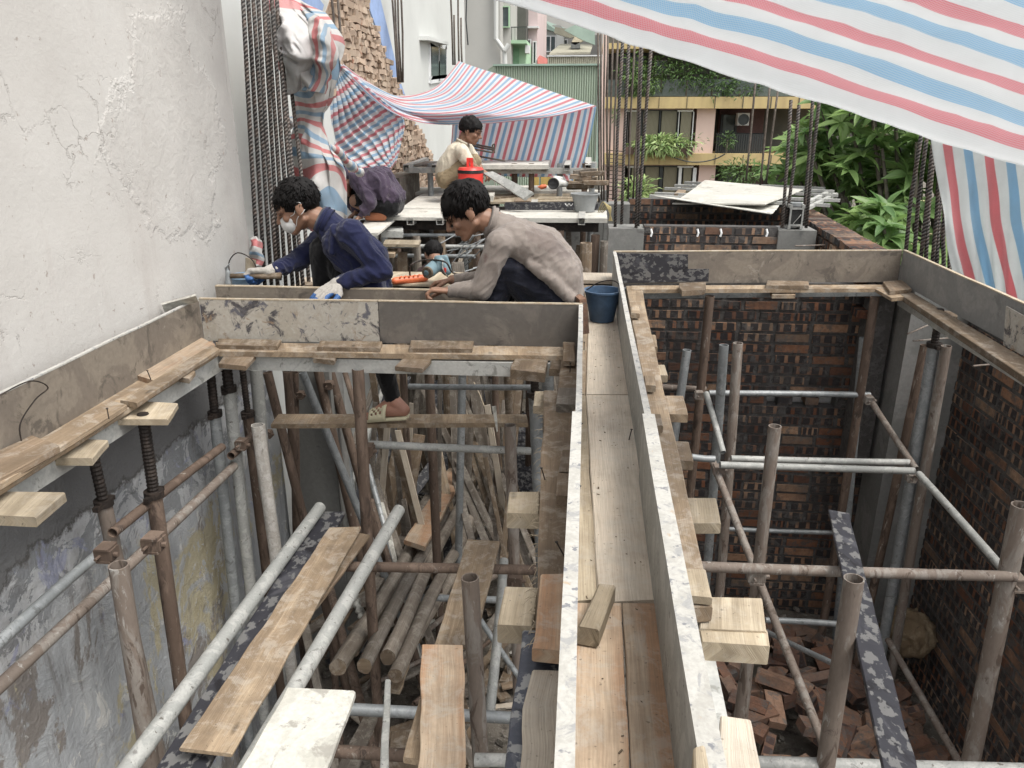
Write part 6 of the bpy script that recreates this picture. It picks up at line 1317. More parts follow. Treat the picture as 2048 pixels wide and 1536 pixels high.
def hair(T, M3, s, parent, rules, n=1500, L=.035, name='hair', seed=1, drop=(0, .0, -.3), shell=.007, lift=.3, mess=.3):
    """cap plus many short tufts; rules(x,y,z)->bool in head space tells where hair grows"""
    rr = random.Random(seed); mb = MB()
    def surf(d): # point on the skull along direction d
        d = d.normalized(); k = 1/math.sqrt((d.x/.079)**2+(d.y/.097)**2+(d.z/.087)**2); return Vector((0, -.012, .035))+d*k
    nn = 26; grid = {}
    for i in range(nn+1):
        for k in range(nn*2):
            th = math.pi*i/nn; ph = math.pi*k/nn; p = surf(Vector((math.sin(th)*math.cos(ph), math.sin(th)*math.sin(ph), math.cos(th)))); w = 1 if rules(p.x, p.y, p.z) else -.10
            q = Vector((0, -.012, .035))+(p-Vector((0, -.012, .035)))*(1+shell/.08*w*(1+.8*noise.noise(p*50))); grid[i, k] = len(mb.v); mb.v.append(tuple(T(*q)))
    for i in range(nn):
        for k in range(nn*2):
            k2 = (k+1) % (nn*2); mb.face((grid[i, k], grid[i+1, k], grid[i+1, k2], grid[i, k2]))
    cnt = 0
    while cnt < n:
        d = Vector((rr.gauss(0, 1), rr.gauss(0, 1), rr.gauss(0, 1)))
        p = surf(d)
        if not rules(p.x, p.y, p.z): continue
        cnt += 1; nrm = (p-Vector((0, -.012, .035))).normalized(); fl = p-Vector((0, -.05, .115)); fl = (fl-nrm*fl.dot(nrm)+Vector((1e-4, 0, 0))).normalized(); dr_ = Vector(drop); dr_ = dr_-nrm*min(0, dr_.dot(nrm)); tip = (nrm*lift+fl*.9+dr_*.7+Vector((rr.uniform(-1, 1), rr.uniform(-1, 1), rr.uniform(-1, 1)))*mess).normalized()
        LL = L*rr.uniform(.6, 1.3)*(1.25 if p.y > .05 and p.z > .03 else 1)*(.45 if p.z < .0 else 1); sd = nrm.cross(tip)
        if sd.length < .01: sd = Vector((1, 0, 0))
        sd.normalize(); w = rr.uniform(.0025, .005); a = p-nrm*.002; m_ = a+nrm*LL*lift*.35+tip*LL*.5; e = m_+(tip+dr_*.35-nrm*.15)*LL*.55
        b0 = len(mb.v); mb.v += [tuple(T(*q)) for q in (a-sd*w, a+sd*w, m_+sd*w*.9, m_-sd*w*.9, e, a+nrm*.003, m_+nrm*w*.8)]
        mb.face((b0, b0+1, b0+2, b0+3)); mb.face((b0+3, b0+2, b0+4)); mb.face((b0, b0+3, b0+6, b0+5)); mb.face((b0+1, b0+5, b0+6, b0+2)); mb.face((b0+3, b0+4, b0+6)); mb.face((b0+2, b0+6, b0+4))
    return mb.build(name, HAIR, parent, True)
def faceparts(T, M3, s, parent, mouth=True):
    mb = MB()
    for sx in (-1, 1):
        capsule(mb, T(sx*.020, .0935, .004), .0022*s, T(sx*.044, .0815, .003), .0018*s, 8); capsule(mb, T(sx*.014, .1005, .026), .003*s, T(sx*.030, .0965, .031), .0032*s, 8); capsule(mb, T(sx*.030, .0965, .031), .0032*s, T(sx*.050, .083, .026), .002*s, 8)
    mb.build('eyebrows_and_lashes', EYE, parent, True)
    if mouth:
        mb = MB(); capsule(mb, T(-.019, .0965, -.0585), .0016*s, T(.019, .0965, -.0585), .0016*s, 8); mb.build('mouth_line', solid('lip_line', (.17, .06, .05), .5), parent, True)
def hand(wrist, dirn, palmn, size=1., curl=.6, spread=.5, thumbside=1):
    """palm + five fingers; dirn from wrist to knuckles, palmn = direction the palm faces"""
    d = Vector(dirn).normalized(); n = Vector(palmn); n = (n-d*n.dot(d)).normalized(); s = d.cross(n)*thumbside; w = Vector(wrist); k = size; pr = []
    for i, o in enumerate((-1.5, -.5, .5, 1.5)): pr.append(('c', w+d*.012*k+s*o*.014*k, .013*k, w+d*.078*k+s*o*.0195*k, .0115*k))
    tips = []
    for i, (o, L) in enumerate(((1.5, .068), (.5, .078), (-.5, .072), (-1.5, .058))):
        b = w+d*.084*k+s*o*.020*k; dd = (d+s*o*.10*spread); ang = 0; p = b; r = .0095*k
        for j, fr in enumerate((.45, .32, .25)):
            ang += curl*(.75 if j == 0 else 1.0); v = (dd.normalized()*math.cos(ang)+n*math.sin(ang)); q = p+v*L*fr*k; pr.append(('c', p, r, q, r*.92)); p = q; r *= .92
        tips.append(p)
    b = w+d*.022*k+s*.026*k; a1 = b+(d*.6+s*.75+n*.35).normalized()*.036*k; a2 = a1+(d*.85+s*.25+n*.5*max(.3, curl)).normalized()*.030*k; a3 = a2+(d*.9-s*.05+n*.6*max(.3, curl)).normalized()*.024*k
    pr += [('c', b, .0135*k, a1, .0115*k), ('c', a1, .0115*k, a2, .0105*k), ('c', a2, .0105*k, a3, .009*k)]
    return pr, tips+[a3], b
def foot(ankle, heel, toe, up=(0, 0, 1), w=.036, side=None):
    a = Vector(ankle); h = Vector(heel); t = Vector(toe); u = Vector(up); d = (t-h).normalized(); s = d.cross(u).normalized(); pr = [('c', a, .034, h+u*.03, .030), ('c', h+u*.028, .029, h+d*.10+u*.035, .030), ('c', a-u*.01, .033, h+d*.13+u*.03, .025), ('c', h+d*.10+u*.028+s*.008, .027, t-d*.06+u*.020+s*.018, .020), ('c', h+d*.10+u*.028-s*.008, .027, t-d*.06+u*.018-s*.018, .018)]
    for i, o in enumerate((-.028, -.014, 0, .013, .028)): r = .0075+.003*(i == 4); pr.append(('c', t-d*.055+u*.014+s*o, r+.003, t-d*(.004+.006*(4-i))+u*.010+s*o*1.05, r))
    return pr
def folds(amp, sc, dirv=None, seed=0, fine=.0015):
    dv = Vector(dirv).normalized() if dirv else None
    def f(p, n):
        q = Vector(p)
        if dv: q = q-dv*q.dot(dv)*.72
        w = Vector((noise.noise(Vector(p)*9), noise.noise(Vector(p)*9+Vector((5, 0, 0))), noise.noise(Vector(p)*9+Vector((0, 7, 0)))))*.03; q = q+w; a1 = 1-2*abs(noise.noise(q*sc+Vector((seed, 0, 0)))); a2 = 1-2*abs(noise.noise(q*sc*2.6+Vector((0, seed, 0))))
        return amp*(max(0, a1)**3*.9-.35)+amp*.55*(max(0, a2)**2-.4)+fine*noise.noise(Vector(p)*60)
    return f
J = lambda x, y, Y: P(x, y, Y=Y)
SK1 = skin('tanned_skin', (.245, .135, .088)); SK2 = skin('brown_skin', (.22, .12, .08)); SKH = skin('reddish_skin', (.34, .175, .125))
def collar(nb, toward, openv, mat, parent, r0=.068, r1=.060, h=.024, t=.003):
    ax = (Vector(toward)-Vector(nb)).normalized(); o = Vector(openv); o = (o-ax*o.dot(ax)).normalized(); s = ax.cross(o); mb = MB(); N_ = 28
    for j in range(4):
        for i in range(N_+1):
            a = math.pi*(.16+1.68*i/N_); rr = [r0, r1+.002, r1+.004, r1+.012][j]; hh = [-.006, h*.7, h, h*.45][j]-(.012 if i in (0, N_) and j > 1 else 0)
            mb.v.append(tuple(Vector(nb)+(o*math.cos(a)+s*math.sin(a))*rr+ax*hh))
    for j in range(3):
        for i in range(N_): k = j*(N_+1)+i; mb.face((k, k+1, k+N_+2, k+N_+1))
    c = mb.build('collar', mat, parent, True); m = c.modifiers.new('t', 'SOLIDIFY'); m.thickness = t; m.offset = 0; return c
# ---------------------------------------------------------------- man in the grey-beige shirt
g = thing('person', J(1080, 604, 3.42), 'crouching man in grey-beige long-sleeved shirt and dark navy trousers, leaning over the form board', 'person')
Yg = 3.44
hc = J(935, 421, Yg-.02); T, M3 = frame_head(hc, (-.80, -.10, -.52), (-.42, -.05, .86), 1.02)
body = headprims(T, M3, 1.02)
nb = J(985, 445, Yg); sh1 = J(1000, 487, Yg-.14); sh2 = J(996, 478, Yg+.15); el1 = J(962, 578, Yg-.16); wr1 = J(900, 582, 3.31); el2 = J(975, 560, Yg+.16); wr2 = J(905, 560, Yg+.12)
ch = J(1030, 478, Yg); mdl = J(1085, 505, Yg); wst = J(1118, 548, Yg); pel = J(1122, 590, Yg)
kn1 = J(1008, 528, Yg-.10); kn2 = J(1015, 540, Yg+.12); an1 = J(1085, 625, Yg-.08); an2 = J(1000, 640, Yg+.12)
body += [('c', T(0, -.03, -.06), .055, nb, .056), ('c', nb, .05, ch, .075), ('c', ch, .08, mdl, .08), ('c', mdl, .08, pel, .08), ('c', sh1, .045, el1, .036), ('c', el1, .036, wr1, .025), ('c', sh2, .045, el2, .036), ('c', el2, .036, wr2, .025),
         ('c', pel+Vector((0, -.07, 0)), .075, kn1, .052), ('c', kn1, .05, an1, .04), ('c', pel+Vector((0, .08, 0)), .075, kn2, .052), ('c', kn2, .05, an2, .04), ('c', ch, .07, sh1, .05), ('c', ch, .07, sh2, .05)]
h1, tp, _ = hand(wr1, (-1, -.1, .08), (.1, -.1, -1), .95, 1.05, .3, -1); h2, _, _ = hand(wr2, (-1, 0, -.2), (0, -.2, -1), .95, .8, .3, 1); body += h1+h2
body += foot(an1, J(1150, 640, Yg-.1), J(1050, 650, Yg-.12))
gb = blob('body', body, SK1, .0045, g, 3)
hair(T, M3, 1.02, gb, lambda x, y, z: z > (.045 if y > .045 else (.010 if y > .0 else -.012 if y > -.05 else -.045)) and not (abs(x) > .058 and y > .02 and z < .03), 2600, .036, seed=3, drop=(0, .35, -.35), shell=.009, lift=.14, mess=.18)
faceparts(T, M3, 1.02, gb)
SHG = cloth('grey_beige_shirt', (.195, .168, .150), (.235, .205, .183), da=.08, sweat=[(J(1095, 482, Yg-.13), .07, (.150, .125, .112)), (J(1072, 468, Yg-.13), .06, (.165, .138, .124)), (J(968, 512, Yg-.2), .028, (.13, .095, .085)), (J(1120, 500, Yg-.1), .05, (.165, .14, .128))])
top_ = [('c', nb+Vector((-.005, 0, -.005)), .062, ch, .098), ('c', ch+Vector((0, -.075, 0)), .088, mdl+Vector((0, -.07, .005)), .104), ('c', ch+Vector((0, .075, 0)), .088, mdl+Vector((0, .07, .005)), .104), ('c', mdl+Vector((0, -.07, .005)), .104, wst+Vector((.005, -.07, 0)), .102), ('c', mdl+Vector((0, .07, .005)), .104, wst+Vector((.005, .07, 0)), .102), ('c', wst+Vector((.005, -.07, 0)), .102, pel+Vector((.03, -.06, .012)), .076), ('c', wst+Vector((.005, .07, 0)), .102, pel+Vector((.03, .06, .012)), .076),
        ('c', ch, .085, sh1, .064), ('c', ch, .085, sh2, .064), ('c', sh1, .064, el1.lerp(sh1, .4), .055), ('c', el1.lerp(sh1, .4), .055, el1, .050), ('c', el1, .050, wr1.lerp(el1, .12), .034), ('c', sh2, .06, el2, .048), ('c', el2, .048, wr2.lerp(el2, .15), .034), ('c', J(1060, 528, Yg-.16), .022, J(1105, 560, Yg-.165), .03), ('c', J(1105, 560, Yg-.165), .03, J(1140, 598, Yg-.14), .034)]
def cut(prims): return prims
bk = (pel-ch).normalized()
shirt = blob('shirt', top_, SHG, .006, g, 4, folds(.0065, 12, Vector((.75, 0, 1)), 4, .0006))
mb = MB(); cc_ = T(0, -.04, -.075); a_ = nb
for k in range(2): pass
collar(nb, T(0, -.03, -.06), T(0, .2, -.1)-nb, SHG, shirt)
TR = cloth('dark_navy_trousers', (.006, .007, .013), (.012, .013, .021), (.07, .07, .08), .2)
blob('trousers', [('c', pel+Vector((.0, -.07, -.01)), .102, kn1, .068), ('c', kn1, .068, an1.lerp(kn1, .1), .06), ('c', kn1, .066, J(985, 625, Yg-.08), .055), ('c', pel+Vector((0, .08, -.01)), .10, kn2, .066), ('c', kn2, .066, an2, .052), ('c', pel+Vector((0, -.07, -.02)), .10, pel+Vector((0, .08, -.02)), .10), ('c', pel+Vector((0, -.07, -.02)), .10, J(1060, 625, Yg-.08), .07)], TR, .006, g, 4, folds(.007, 11, (1, 0, -.3), 9))
# ---------------------------------------------------------------- man in the blue jacket
b = thing('person', J(720, 575, 3.6), 'masked crouching man in navy blue jacket and gloves, hammering by the left wall', 'person')
Yb = 3.62
hc = J(597, 413, Yb); T, M3 = frame_head(hc, (-.86, -.22, -.42), (-.36, -.08, .90), 1.04)
body = headprims(T, M3, 1.04)
nb = J(655, 447, Yb+.02); sh1 = J(702, 468, Yb-.15); sh2 = J(650, 478, Yb+.16); el1 = J(765, 540, Yb-.17); wr1 = J(676, 567, 3.40); el2 = J(598, 520, Yb+.08); wr2 = J(541, 542, 3.50)
ch = J(690, 485, Yb); mdl = J(728, 520, Yb+.02); pel = J(738, 580, Yb+.02); kn2 = J(648, 500, Yb+.02); kn1 = J(750, 660, 3.32)
an1 = J(786, 800, 3.28); an2 = J(655, 640, Yb+.02)
body += [('c', T(0, -.03, -.06), .056, nb, .058), ('c', nb, .05, ch, .075), ('c', ch, .08, mdl, .08), ('c', mdl, .08, pel, .08), ('c', sh1, .045, el1, .036), ('c', el1, .036, wr1, .026), ('c', sh2, .045, el2, .036), ('c', el2, .036, wr2, .026), ('c', ch, .07, sh1, .05), ('c', ch, .07, sh2, .05),
         ('c', pel+Vector((0, .06, 0)), .075, kn2, .052), ('c', kn2, .05, an2, .04), ('c', pel+Vector((0, -.08, -.02)), .07, kn1, .05), ('c', kn1, .048, an1, .032)]
h1, tp1, tb1 = hand(wr1, J(648, 586, 3.33)-wr1, (.0, .25, -1), 1.05, .30, 1.1, 1); h2, tp2, tb2 = hand(wr2, (-1, -.05, -.05), (0, -.35, -1), 1.05, 1.15, .2, -1)
body += h1+h2
ft_ = foot(an1, J(808, 832, 3.26)+Vector((0, 0, 0)), J(728, 838, 3.27)); body += ft_
bb = blob('body', body, [SK1, SKH], .0045, b, 3, matfn=lambda p: 1 if p.z < -.25 else 0)
hair(T, M3, 1.04, bb, lambda x, y, z: z > (.050 if y > .04 else (.012 if y > .0 else -.012 if y > -.05 else -.05)) and not (abs(x) > .058 and y > .02 and z < .035), 3000, .026, seed=8, drop=(0, .1, .0), shell=.008, lift=.22, mess=.28)
faceparts(T, M3, 1.04, bb, False)
MASK = solid('white_mask', (.60, .60, .59), .85, .2, 0, .06)
mk_ = blob('face_mask', [('e', T(0, .066, -.052), (.056, .050, .046), M3), ('c', T(-.04, .055, -.035), .018, T(.04, .055, -.035), .018), ('e', T(0, .088, -.035), (.03, .026, .026), M3)], MASK, .004, b, 5)
mb = MB()
for sx in (-1, 1):
    for za in (-.02, -.07): q = [T(sx*.055, .045, za), T(sx*.072, .02, za*.5-.005), T(sx*.085, -.012, .022 if za > -.05 else -.03), T(sx*.085, -.03, .01 if za > -.05 else -.02)]; mb.tube([cr(q, t/10) for t in range(11)], .0018, 6)
mb.build('ear_loops', MASK, mk_, True)
JK = cloth('navy_jacket', (.0085, .011, .034), (.015, .018, .052), (.08, .08, .10), .12)
dz = Vector((0, 0, .005))
jk = blob('jacket', [('c', nb, .064, ch, .10), ('c', ch+Vector((0, -.075, 0)), .088, mdl+Vector((.005, -.08, 0)), .104), ('c', ch+Vector((0, .075, 0)), .09, mdl+Vector((.005, .07, 0)), .10), ('c', mdl+Vector((.005, -.08, 0)), .106, pel+Vector((.012, -.07, -.02)), .098), ('c', mdl+Vector((.005, .07, 0)), .10, pel+Vector((.012, .06, -.02)), .09), ('c', ch, .085, sh1, .068), ('c', ch, .08, sh2, .064),
    ('c', sh1, .068, el1, .052), ('c', el1, .052, wr1.lerp(el1, .06), .036), ('c', sh2, .064, el2, .050), ('c', el2, .050, wr2.lerp(el2, .1), .036), ('c', J(672, 462, Yb-.13), .03, J(664, 505, Yb-.16), .018)], JK, .006, b, 4, folds(.010, 11, Vector((.6, 0, -.7)), 2, .0006))
collar(nb, T(0, -.03, -.06), T(0, .2, -.1)-nb, JK, jk, .074, .064, .042)
BT = cloth('black_trousers', (.005, .005, .006), (.009, .009, .010), (.05, .05, .05), .12)
blob('trousers', [('c', pel+Vector((0, .05, -.02)), .098, kn2, .070), ('c', kn2, .070, an2, .056), ('c', pel+Vector((0, -.05, -.03)), .098, kn1, .062), ('c', kn1, .060, an1.lerp(kn1, .04), .039), ('c', pel+Vector((0, -.05, -.03)), .098, pel+Vector((0, .05, -.03)), .098), ('c', kn2.lerp(pel, .3), .075, J(700, 560, Yb-.04), .075)], BT, .006, b, 4, folds(.006, 11, (.3, 0, 1), 5))
GLG_ = cloth('grey_work_glove', (.30, .28, .255), (.38, .36, .33), (.10, .12, .2), .35); GLB = solid('blue_rubber_palm', (.035, .10, .26), .6, .4, 0, .2, 30)
def glove(prims, wr, el, tips, bfun):
    pr = [(p[0], p[1], p[2]+.0028, p[3], p[4]+.0028) for p in prims]+[('c', wr.lerp(el, .10), .031, wr+(wr-el).normalized()*.01, .030)]
    return blob('glove', pr, [GLG_, GLB], .0035, b, 2, folds(.002, 30, None, 3, .0006), matfn=bfun)
glove(h1, wr1, el1, tp1, lambda p: 1 if min((p-t).length for t in tp1) < .042 else 0)
glove(h2, wr2, el2, tp2, lambda p: 1 if p.z < wr2.z-.012+.01*noise.noise(p*40) else 0)
# perforated slipper
SLP = solid('cream_rubber', (.55, .51, .36), .6, .35, 0, .08)
sl_ = thing('slipper', J(770, 838, 3.27), 'cream perforated rubber slipper on the foot standing on the crossing plank', 'slipper')
H_ = J(812, 833, 3.26); T_ = J(728, 838, 3.27); d_ = (T_-H_).normalized(); s_ = d_.cross(Vector((0, 0, 1)))
blob('sole', [('c', H_-d_*.004+Vector((0, 0, -.001)), .011, T_+d_*.004+Vector((0, 0, -.001)), .011)]+[('c', H_+s_*o-d_*.002, .010, T_+s_*o*1.3+d_*.003, .010) for o in (-.022, .022)], SLP, .004, sl_, 3)
mb = MB(); 
for i in range(9):
    for j in range(13):
        a = math.pi*(j/12); w = .047; s = i/8; c = H_+d_*(.085+.085*s)+Vector((0, 0, .004)); hh = .068-.028*s; mb.v.append(tuple(c-s_*math.cos(a)*w*(1-.08*s)+Vector((0, 0, math.sin(a)*hh))))
for i in range(8):
    for j in range(12):
        if (i in (2, 4, 6) and j in (2, 4, 6, 8, 10)) or (i in (3, 5) and j in (3, 5, 7, 9)):
            continue
        a = i*13+j; mb.face((a, a+1, a+14, a+13))
up_ = mb.build('perforated_upper', SLP, sl_, True); md = up_.modifiers.new('t', 'SOLIDIFY'); md.thickness = .004; md.offset = 1
# hammer in his glove
hm = thing('claw_hammer', J(500, 550, 3.68), 'old claw hammer with wooden handle held in the gloved hand', 'hammer')
Yh = 3.47; mb = MB(); mb.tube([J(462, 552, Yh), J(500, 551, Yh), J(530, 553, Yh), J(562, 551, Yh)], [.012, .0125, .014, .015], 10); mb.build('handle', M['brownwood'], hm, True)
blob('head', [('c', J(456, 545, Yh), .012, J(457, 560, Yh), .015), ('c', J(457, 560, Yh), .015, J(457, 567, Yh), .017), ('c', J(456, 545, Yh), .010, J(452, 536, Yh), .007), ('c', J(452, 536, Yh-.012), .005, J(459, 528, Yh-.014), .004), ('c', J(452, 536, Yh+.012), .005, J(459, 528, Yh+.014), .004)], M['galv'], .003, hm, 2)
# ---------------------------------------------------------------- man in the purple shirt
Yp = 6.2; p_ = thing('person', J(745, 436, Yp), 'bent-over crouching man in a dusty purple long-sleeved shirt on the far deck', 'person')
hc = J(684, 362, Yp); T, M3 = frame_head(hc, (-.45, -.1, -.9), (-.8, 0, .3), 1.0); body = headprims(T, M3, 1.)
nb = J(702, 347, Yp); sh1 = J(716, 356, Yp-.16); sh2 = J(710, 352, Yp+.16); el1 = J(741, 405, Yp-.2); wr1 = J(722, 432, Yp-.2); el2 = J(700, 400, Yp+.1); wr2 = J(712, 424, Yp+.02); ch = J(725, 360, Yp); mdl = J(757, 365, Yp); pel = J(780, 400, Yp)
kn1 = J(712, 402, Yp-.08); kn2 = J(700, 398, Yp+.1); an1 = J(752, 426, Yp-.08); an2 = J(735, 430, Yp+.1)
body += [('c', T(0, -.03, -.06), .055, nb, .056), ('c', nb, .05, ch, .075), ('c', ch, .08, mdl, .08), ('c', mdl, .08, pel, .08), ('c', sh1, .045, el1, .036), ('c', el1, .036, wr1, .026), ('c', sh2, .045, el2, .036), ('c', el2, .036, wr2, .026), ('c', ch, .07, sh1, .05), ('c', ch, .07, sh2, .05), ('c', pel+Vector((0, -.08, 0)), .08, kn1, .056), ('c', kn1, .054, an1, .038), ('c', pel+Vector((0, .08, 0)), .08, kn2, .056), ('c', kn2, .054, an2, .038)]
h1, _, _ = hand(wr1, (-.7, 0, -.5), (0, 0, -1), 1, .9, .3, 1); h2, _, _ = hand(wr2, (-.6, -.2, -.5), (0, 0, -1), 1, .9, .3, -1); body += h1+h2+foot(an1, J(772, 434, Yp-.08), J(730, 438, Yp-.1))
bb = blob('body', body, SK2, .007, p_, 3); hair(T, M3, 1.0, bb, lambda x, y, z: z > (.045 if y > .03 else -.02), 900, .03, seed=5)
PU = cloth('purple_shirt', (.040, .030, .048), (.066, .049, .074), (.25, .22, .22), .2)
blob('shirt', [('c', nb, .062, ch, .10), ('c', ch+Vector((0, -.08, 0)), .09, mdl+Vector((0, -.08, 0)), .115), ('c', ch+Vector((0, .08, 0)), .09, mdl+Vector((0, .08, 0)), .115), ('c', mdl+Vector((0, -.08, 0)), .118, pel+Vector((.0, -.06, .03)), .11), ('c', mdl+Vector((0, .08, 0)), .118, pel+Vector((.0, .06, .03)), .11), ('c', ch, .085, sh1, .066), ('c', ch, .085, sh2, .066), ('c', sh1, .066, el1, .052), ('c', el1, .052, wr1.lerp(el1, .1), .036), ('c', sh2, .066, el2, .05), ('c', el2, .05, wr2.lerp(el2, .1), .036), ('c', pel+Vector((.04, 0, .06)), .05, pel+Vector((.09, 0, .04)), .02)], PU, .009, p_, 4, folds(.02, 9, (.4, 0, -1), 3))
blob('shorts', [('c', pel+Vector((0, -.08, -.03)), .10, kn1.lerp(pel, .15), .075), ('c', pel+Vector((0, .08, -.03)), .10, kn2.lerp(pel, .15), .075), ('c', pel+Vector((0, -.08, -.03)), .10, pel+Vector((0, .08, -.03)), .10)], BT, .009, p_, 4, folds(.006, 9))
sd_ = thing('sandal', J(752, 436, Yp-.1), 'orange-brown rubber sandal under the purple-shirted man', 'sandal'); blob('sole', [('c', J(735, 436, Yp-.12), .022, J(768, 436, Yp-.12), .022), ('c', J(745, 431, Yp-.12), .024, J(768, 430, Yp-.12), .03)], solid('orange_rubber', (.36, .14, .07), .7), .007, sd_, 3)
# ---------------------------------------------------------------- man in the cream shirt
Yw = 7.4; w_ = thing('person', J(915, 372, Yw), 'squatting man in a cream polo shirt and khaki shorts at the back of the site', 'person')
hc = J(941, 262, Yw); T, M3 = frame_head(hc, (.90, -.15, -.32), (.28, 0, .95), 1.0); body = headprims(T, M3, 1.)
nb = J(925, 287, Yw); sh1 = J(925, 303, Yw-.16); sh2 = J(935, 300, Yw+.16); el1 = J(938, 328, Yw-.18); wr1 = J(956, 338, Yw-.1); el2 = J(952, 322, Yw+.15); wr2 = J(962, 338, Yw+.1); ch = J(913, 305, Yw); mdl = J(898, 328, Yw); pel = J(896, 350, Yw); kn1 = J(937, 328, Yw-.1); kn2 = J(948, 322, Yw+.12); an1 = J(915, 372, Yw-.1); an2 = J(925, 370, Yw+.1)
body += [('c', T(0, -.03, -.06), .055, nb, .056), ('c', nb, .05, ch, .075), ('c', ch, .08, mdl, .08), ('c', mdl, .08, pel, .08), ('c', sh1, .045, el1, .038), ('c', el1, .038, wr1, .027), ('c', sh2, .045, el2, .038), ('c', el2, .036, wr2, .026), ('c', ch, .07, sh1, .05), ('c', ch, .07, sh2, .05), ('c', pel+Vector((0, -.08, 0)), .085, kn1, .058), ('c', kn1, .055, an1, .04), ('c', pel+Vector((0, .08, 0)), .085, kn2, .058), ('c', kn2, .055, an2, .04)]
h1, _, _ = hand(wr1, (.8, 0, -.5), (0, 0, -1), 1, .7, .3, -1); h2, _, _ = hand(wr2, (.8, 0, -.5), (0, 0, -1), 1, .7, .3, 1); body += h1+h2+foot(an1, J(902, 384, Yw-.1), J(945, 388, Yw-.1))
bb = blob('body', body, SK1, .007, w_, 3); hair(T, M3, 1.0, bb, lambda x, y, z: z > (.045 if y > .04 else (.012 if y > .0 else -.02)) and not (abs(x) > .058 and y > .02 and z < .035), 1100, .024, seed=6, drop=(0, .2, -.2), shell=.012, lift=.3); faceparts(T, M3, 1., bb)
CRM = cloth('cream_polo', (.50, .45, .36), (.58, .53, .43), (.3, .27, .22), .1)
sh_ = blob('polo_shirt', [('c', nb, .062, ch, .10), ('c', ch+Vector((0, -.08, 0)), .085, mdl+Vector((0, -.07, 0)), .095), ('c', ch+Vector((0, .08, 0)), .085, mdl+Vector((0, .07, 0)), .095), ('c', mdl+Vector((0, -.07, 0)), .095, pel+Vector((-.01, -.06, .03)), .10), ('c', mdl+Vector((0, .07, 0)), .095, pel+Vector((-.01, .06, .03)), .10), ('c', ch, .085, sh1, .066), ('c', ch, .085, sh2, .066), ('c', sh1, .066, el1.lerp(sh1, .42), .062), ('c', sh2, .066, el2.lerp(sh2, .42), .06)], CRM, .009, w_, 4, folds(.009, 9, (.2, 0, 1), 3))
collar(nb, T(0, -.03, -.06), T(0, .2, -.1)-nb, CRM, sh_)
KH = cloth('khaki_shorts', (.22, .17, .105), (.28, .22, .14), (.2, .16, .1), .1)
blob('shorts', [('c', pel+Vector((0, -.08, -.02)), .105, kn1, .078), ('c', pel+Vector((0, .08, -.02)), .105, kn2, .075), ('c', pel+Vector((0, -.08, -.02)), .10, pel+Vector((0, .08, -.02)), .10), ('c', kn1, .075, kn1.lerp(an1, .35), .065)], KH, .009, w_, 4, folds(.007, 9))
# ---------------------------------------------------------------- man low in the gap
Yk = 5.1; k_ = thing('person', J(868, 560, Yk), 'man half hidden in the gap below the deck, dark hair and dark red shirt', 'person')
hc = J(867, 509, Yk); T, M3 = frame_head(hc, (-.3, .6, -.5), (-.1, .3, .9), .74); body = headprims(T, M3, .8); nb = J(868, 531, Yk); ch = J(866, 552, Yk); pel = J(866, 590, Yk)
body += [('c', T(0, -.03, -.06), .045, nb, .046), ('c', nb, .05, ch, .08), ('c', ch, .09, pel, .10), ('c', ch, .06, J(848, 550, Yk), .05), ('c', J(848, 550, Yk), .045, J(842, 575, Yk), .036), ('c', J(842, 575, Yk), .036, J(860, 600, Yk+.15), .028), ('c', ch, .06, J(886, 550, Yk), .05), ('c', J(886, 550, Yk), .045, J(892, 575, Yk), .036), ('c', J(892, 575, Yk), .036, J(876, 600, Yk+.15), .028), ('c', pel+Vector((-.08, 0, 0)), .08, J(850, 640, Yk+.2), .06), ('c', J(850, 640, Yk+.2), .055, J(850, 720, Yk+.05), .04), ('c', pel+Vector((.08, 0, 0)), .08, J(884, 640, Yk+.2), .06), ('c', J(884, 640, Yk+.2), .055, J(884, 720, Yk+.05), .04)]
bb = blob('body', body, SK2, .008, k_, 3); hair(T, M3, .74, bb, lambda x, y, z: z > .0 or (y < -.03 and z > -.03), 900, .022, seed=7, shell=.006)
blob('shirt', [('c', nb+Vector((0, 0, -.01)), .06, ch, .095), ('c', ch, .10, pel, .11), ('c', ch, .07, J(848, 550, Yk), .062), ('c', J(848, 550, Yk), .06, J(842, 575, Yk), .05), ('c', ch, .07, J(886, 550, Yk), .062), ('c', J(886, 550, Yk), .06, J(892, 575, Yk), .05)], cloth('dark_red_shirt', (.03, .012, .014), (.045, .02, .02)), .009, k_, 4, folds(.008, 9))
blob('trousers', [('c', pel, .12, J(850, 640, Yk+.2), .075), ('c', J(850, 640, Yk+.2), .07, J(850, 715, Yk+.05), .05), ('c', pel, .12, J(884, 640, Yk+.2), .075), ('c', J(884, 640, Yk+.2), .07, J(884, 715, Yk+.05), .05)], BT, .01, k_, 3)

# ============================================================ TOOLS, BUCKETS
def bucket(name, label, c, r0, r1, h, mat, inner, bail=None, cat='bucket', n=32, rim=.008):
    th = thing(name, c, label, cat); c = Vector(c)
    MB().lathe([(.001, .0), (r0, .0), (r0+(r1-r0)*.5, h*.5), (r1, h-.012), (r1+rim, h-.008), (r1+rim, h), (r1-.003, h), (r1-.006, h-.02), (r0+(r1-r0)*.4-.004, h*.35), (.001, h*.33)], c, n).build('shell', mat, th, smooth='auto')
    for sx in (-1, 1):
        mb = MB(); mb.lathe([(.001, 0), (.02, 0), (.02, .006), (.001, .006)], c+Vector((sx*(r1+.002), 0, h-.015)), 14, (sx, 0, 0)); mb.build('handle_ear', mat, th)
    if bail:
        mb = MB(); mb.tube([cr([Vector(q) for q in bail], t/18) for t in range(19)], .003, 6); mb.build('handle', M['steeldark'], th, True)
    return th
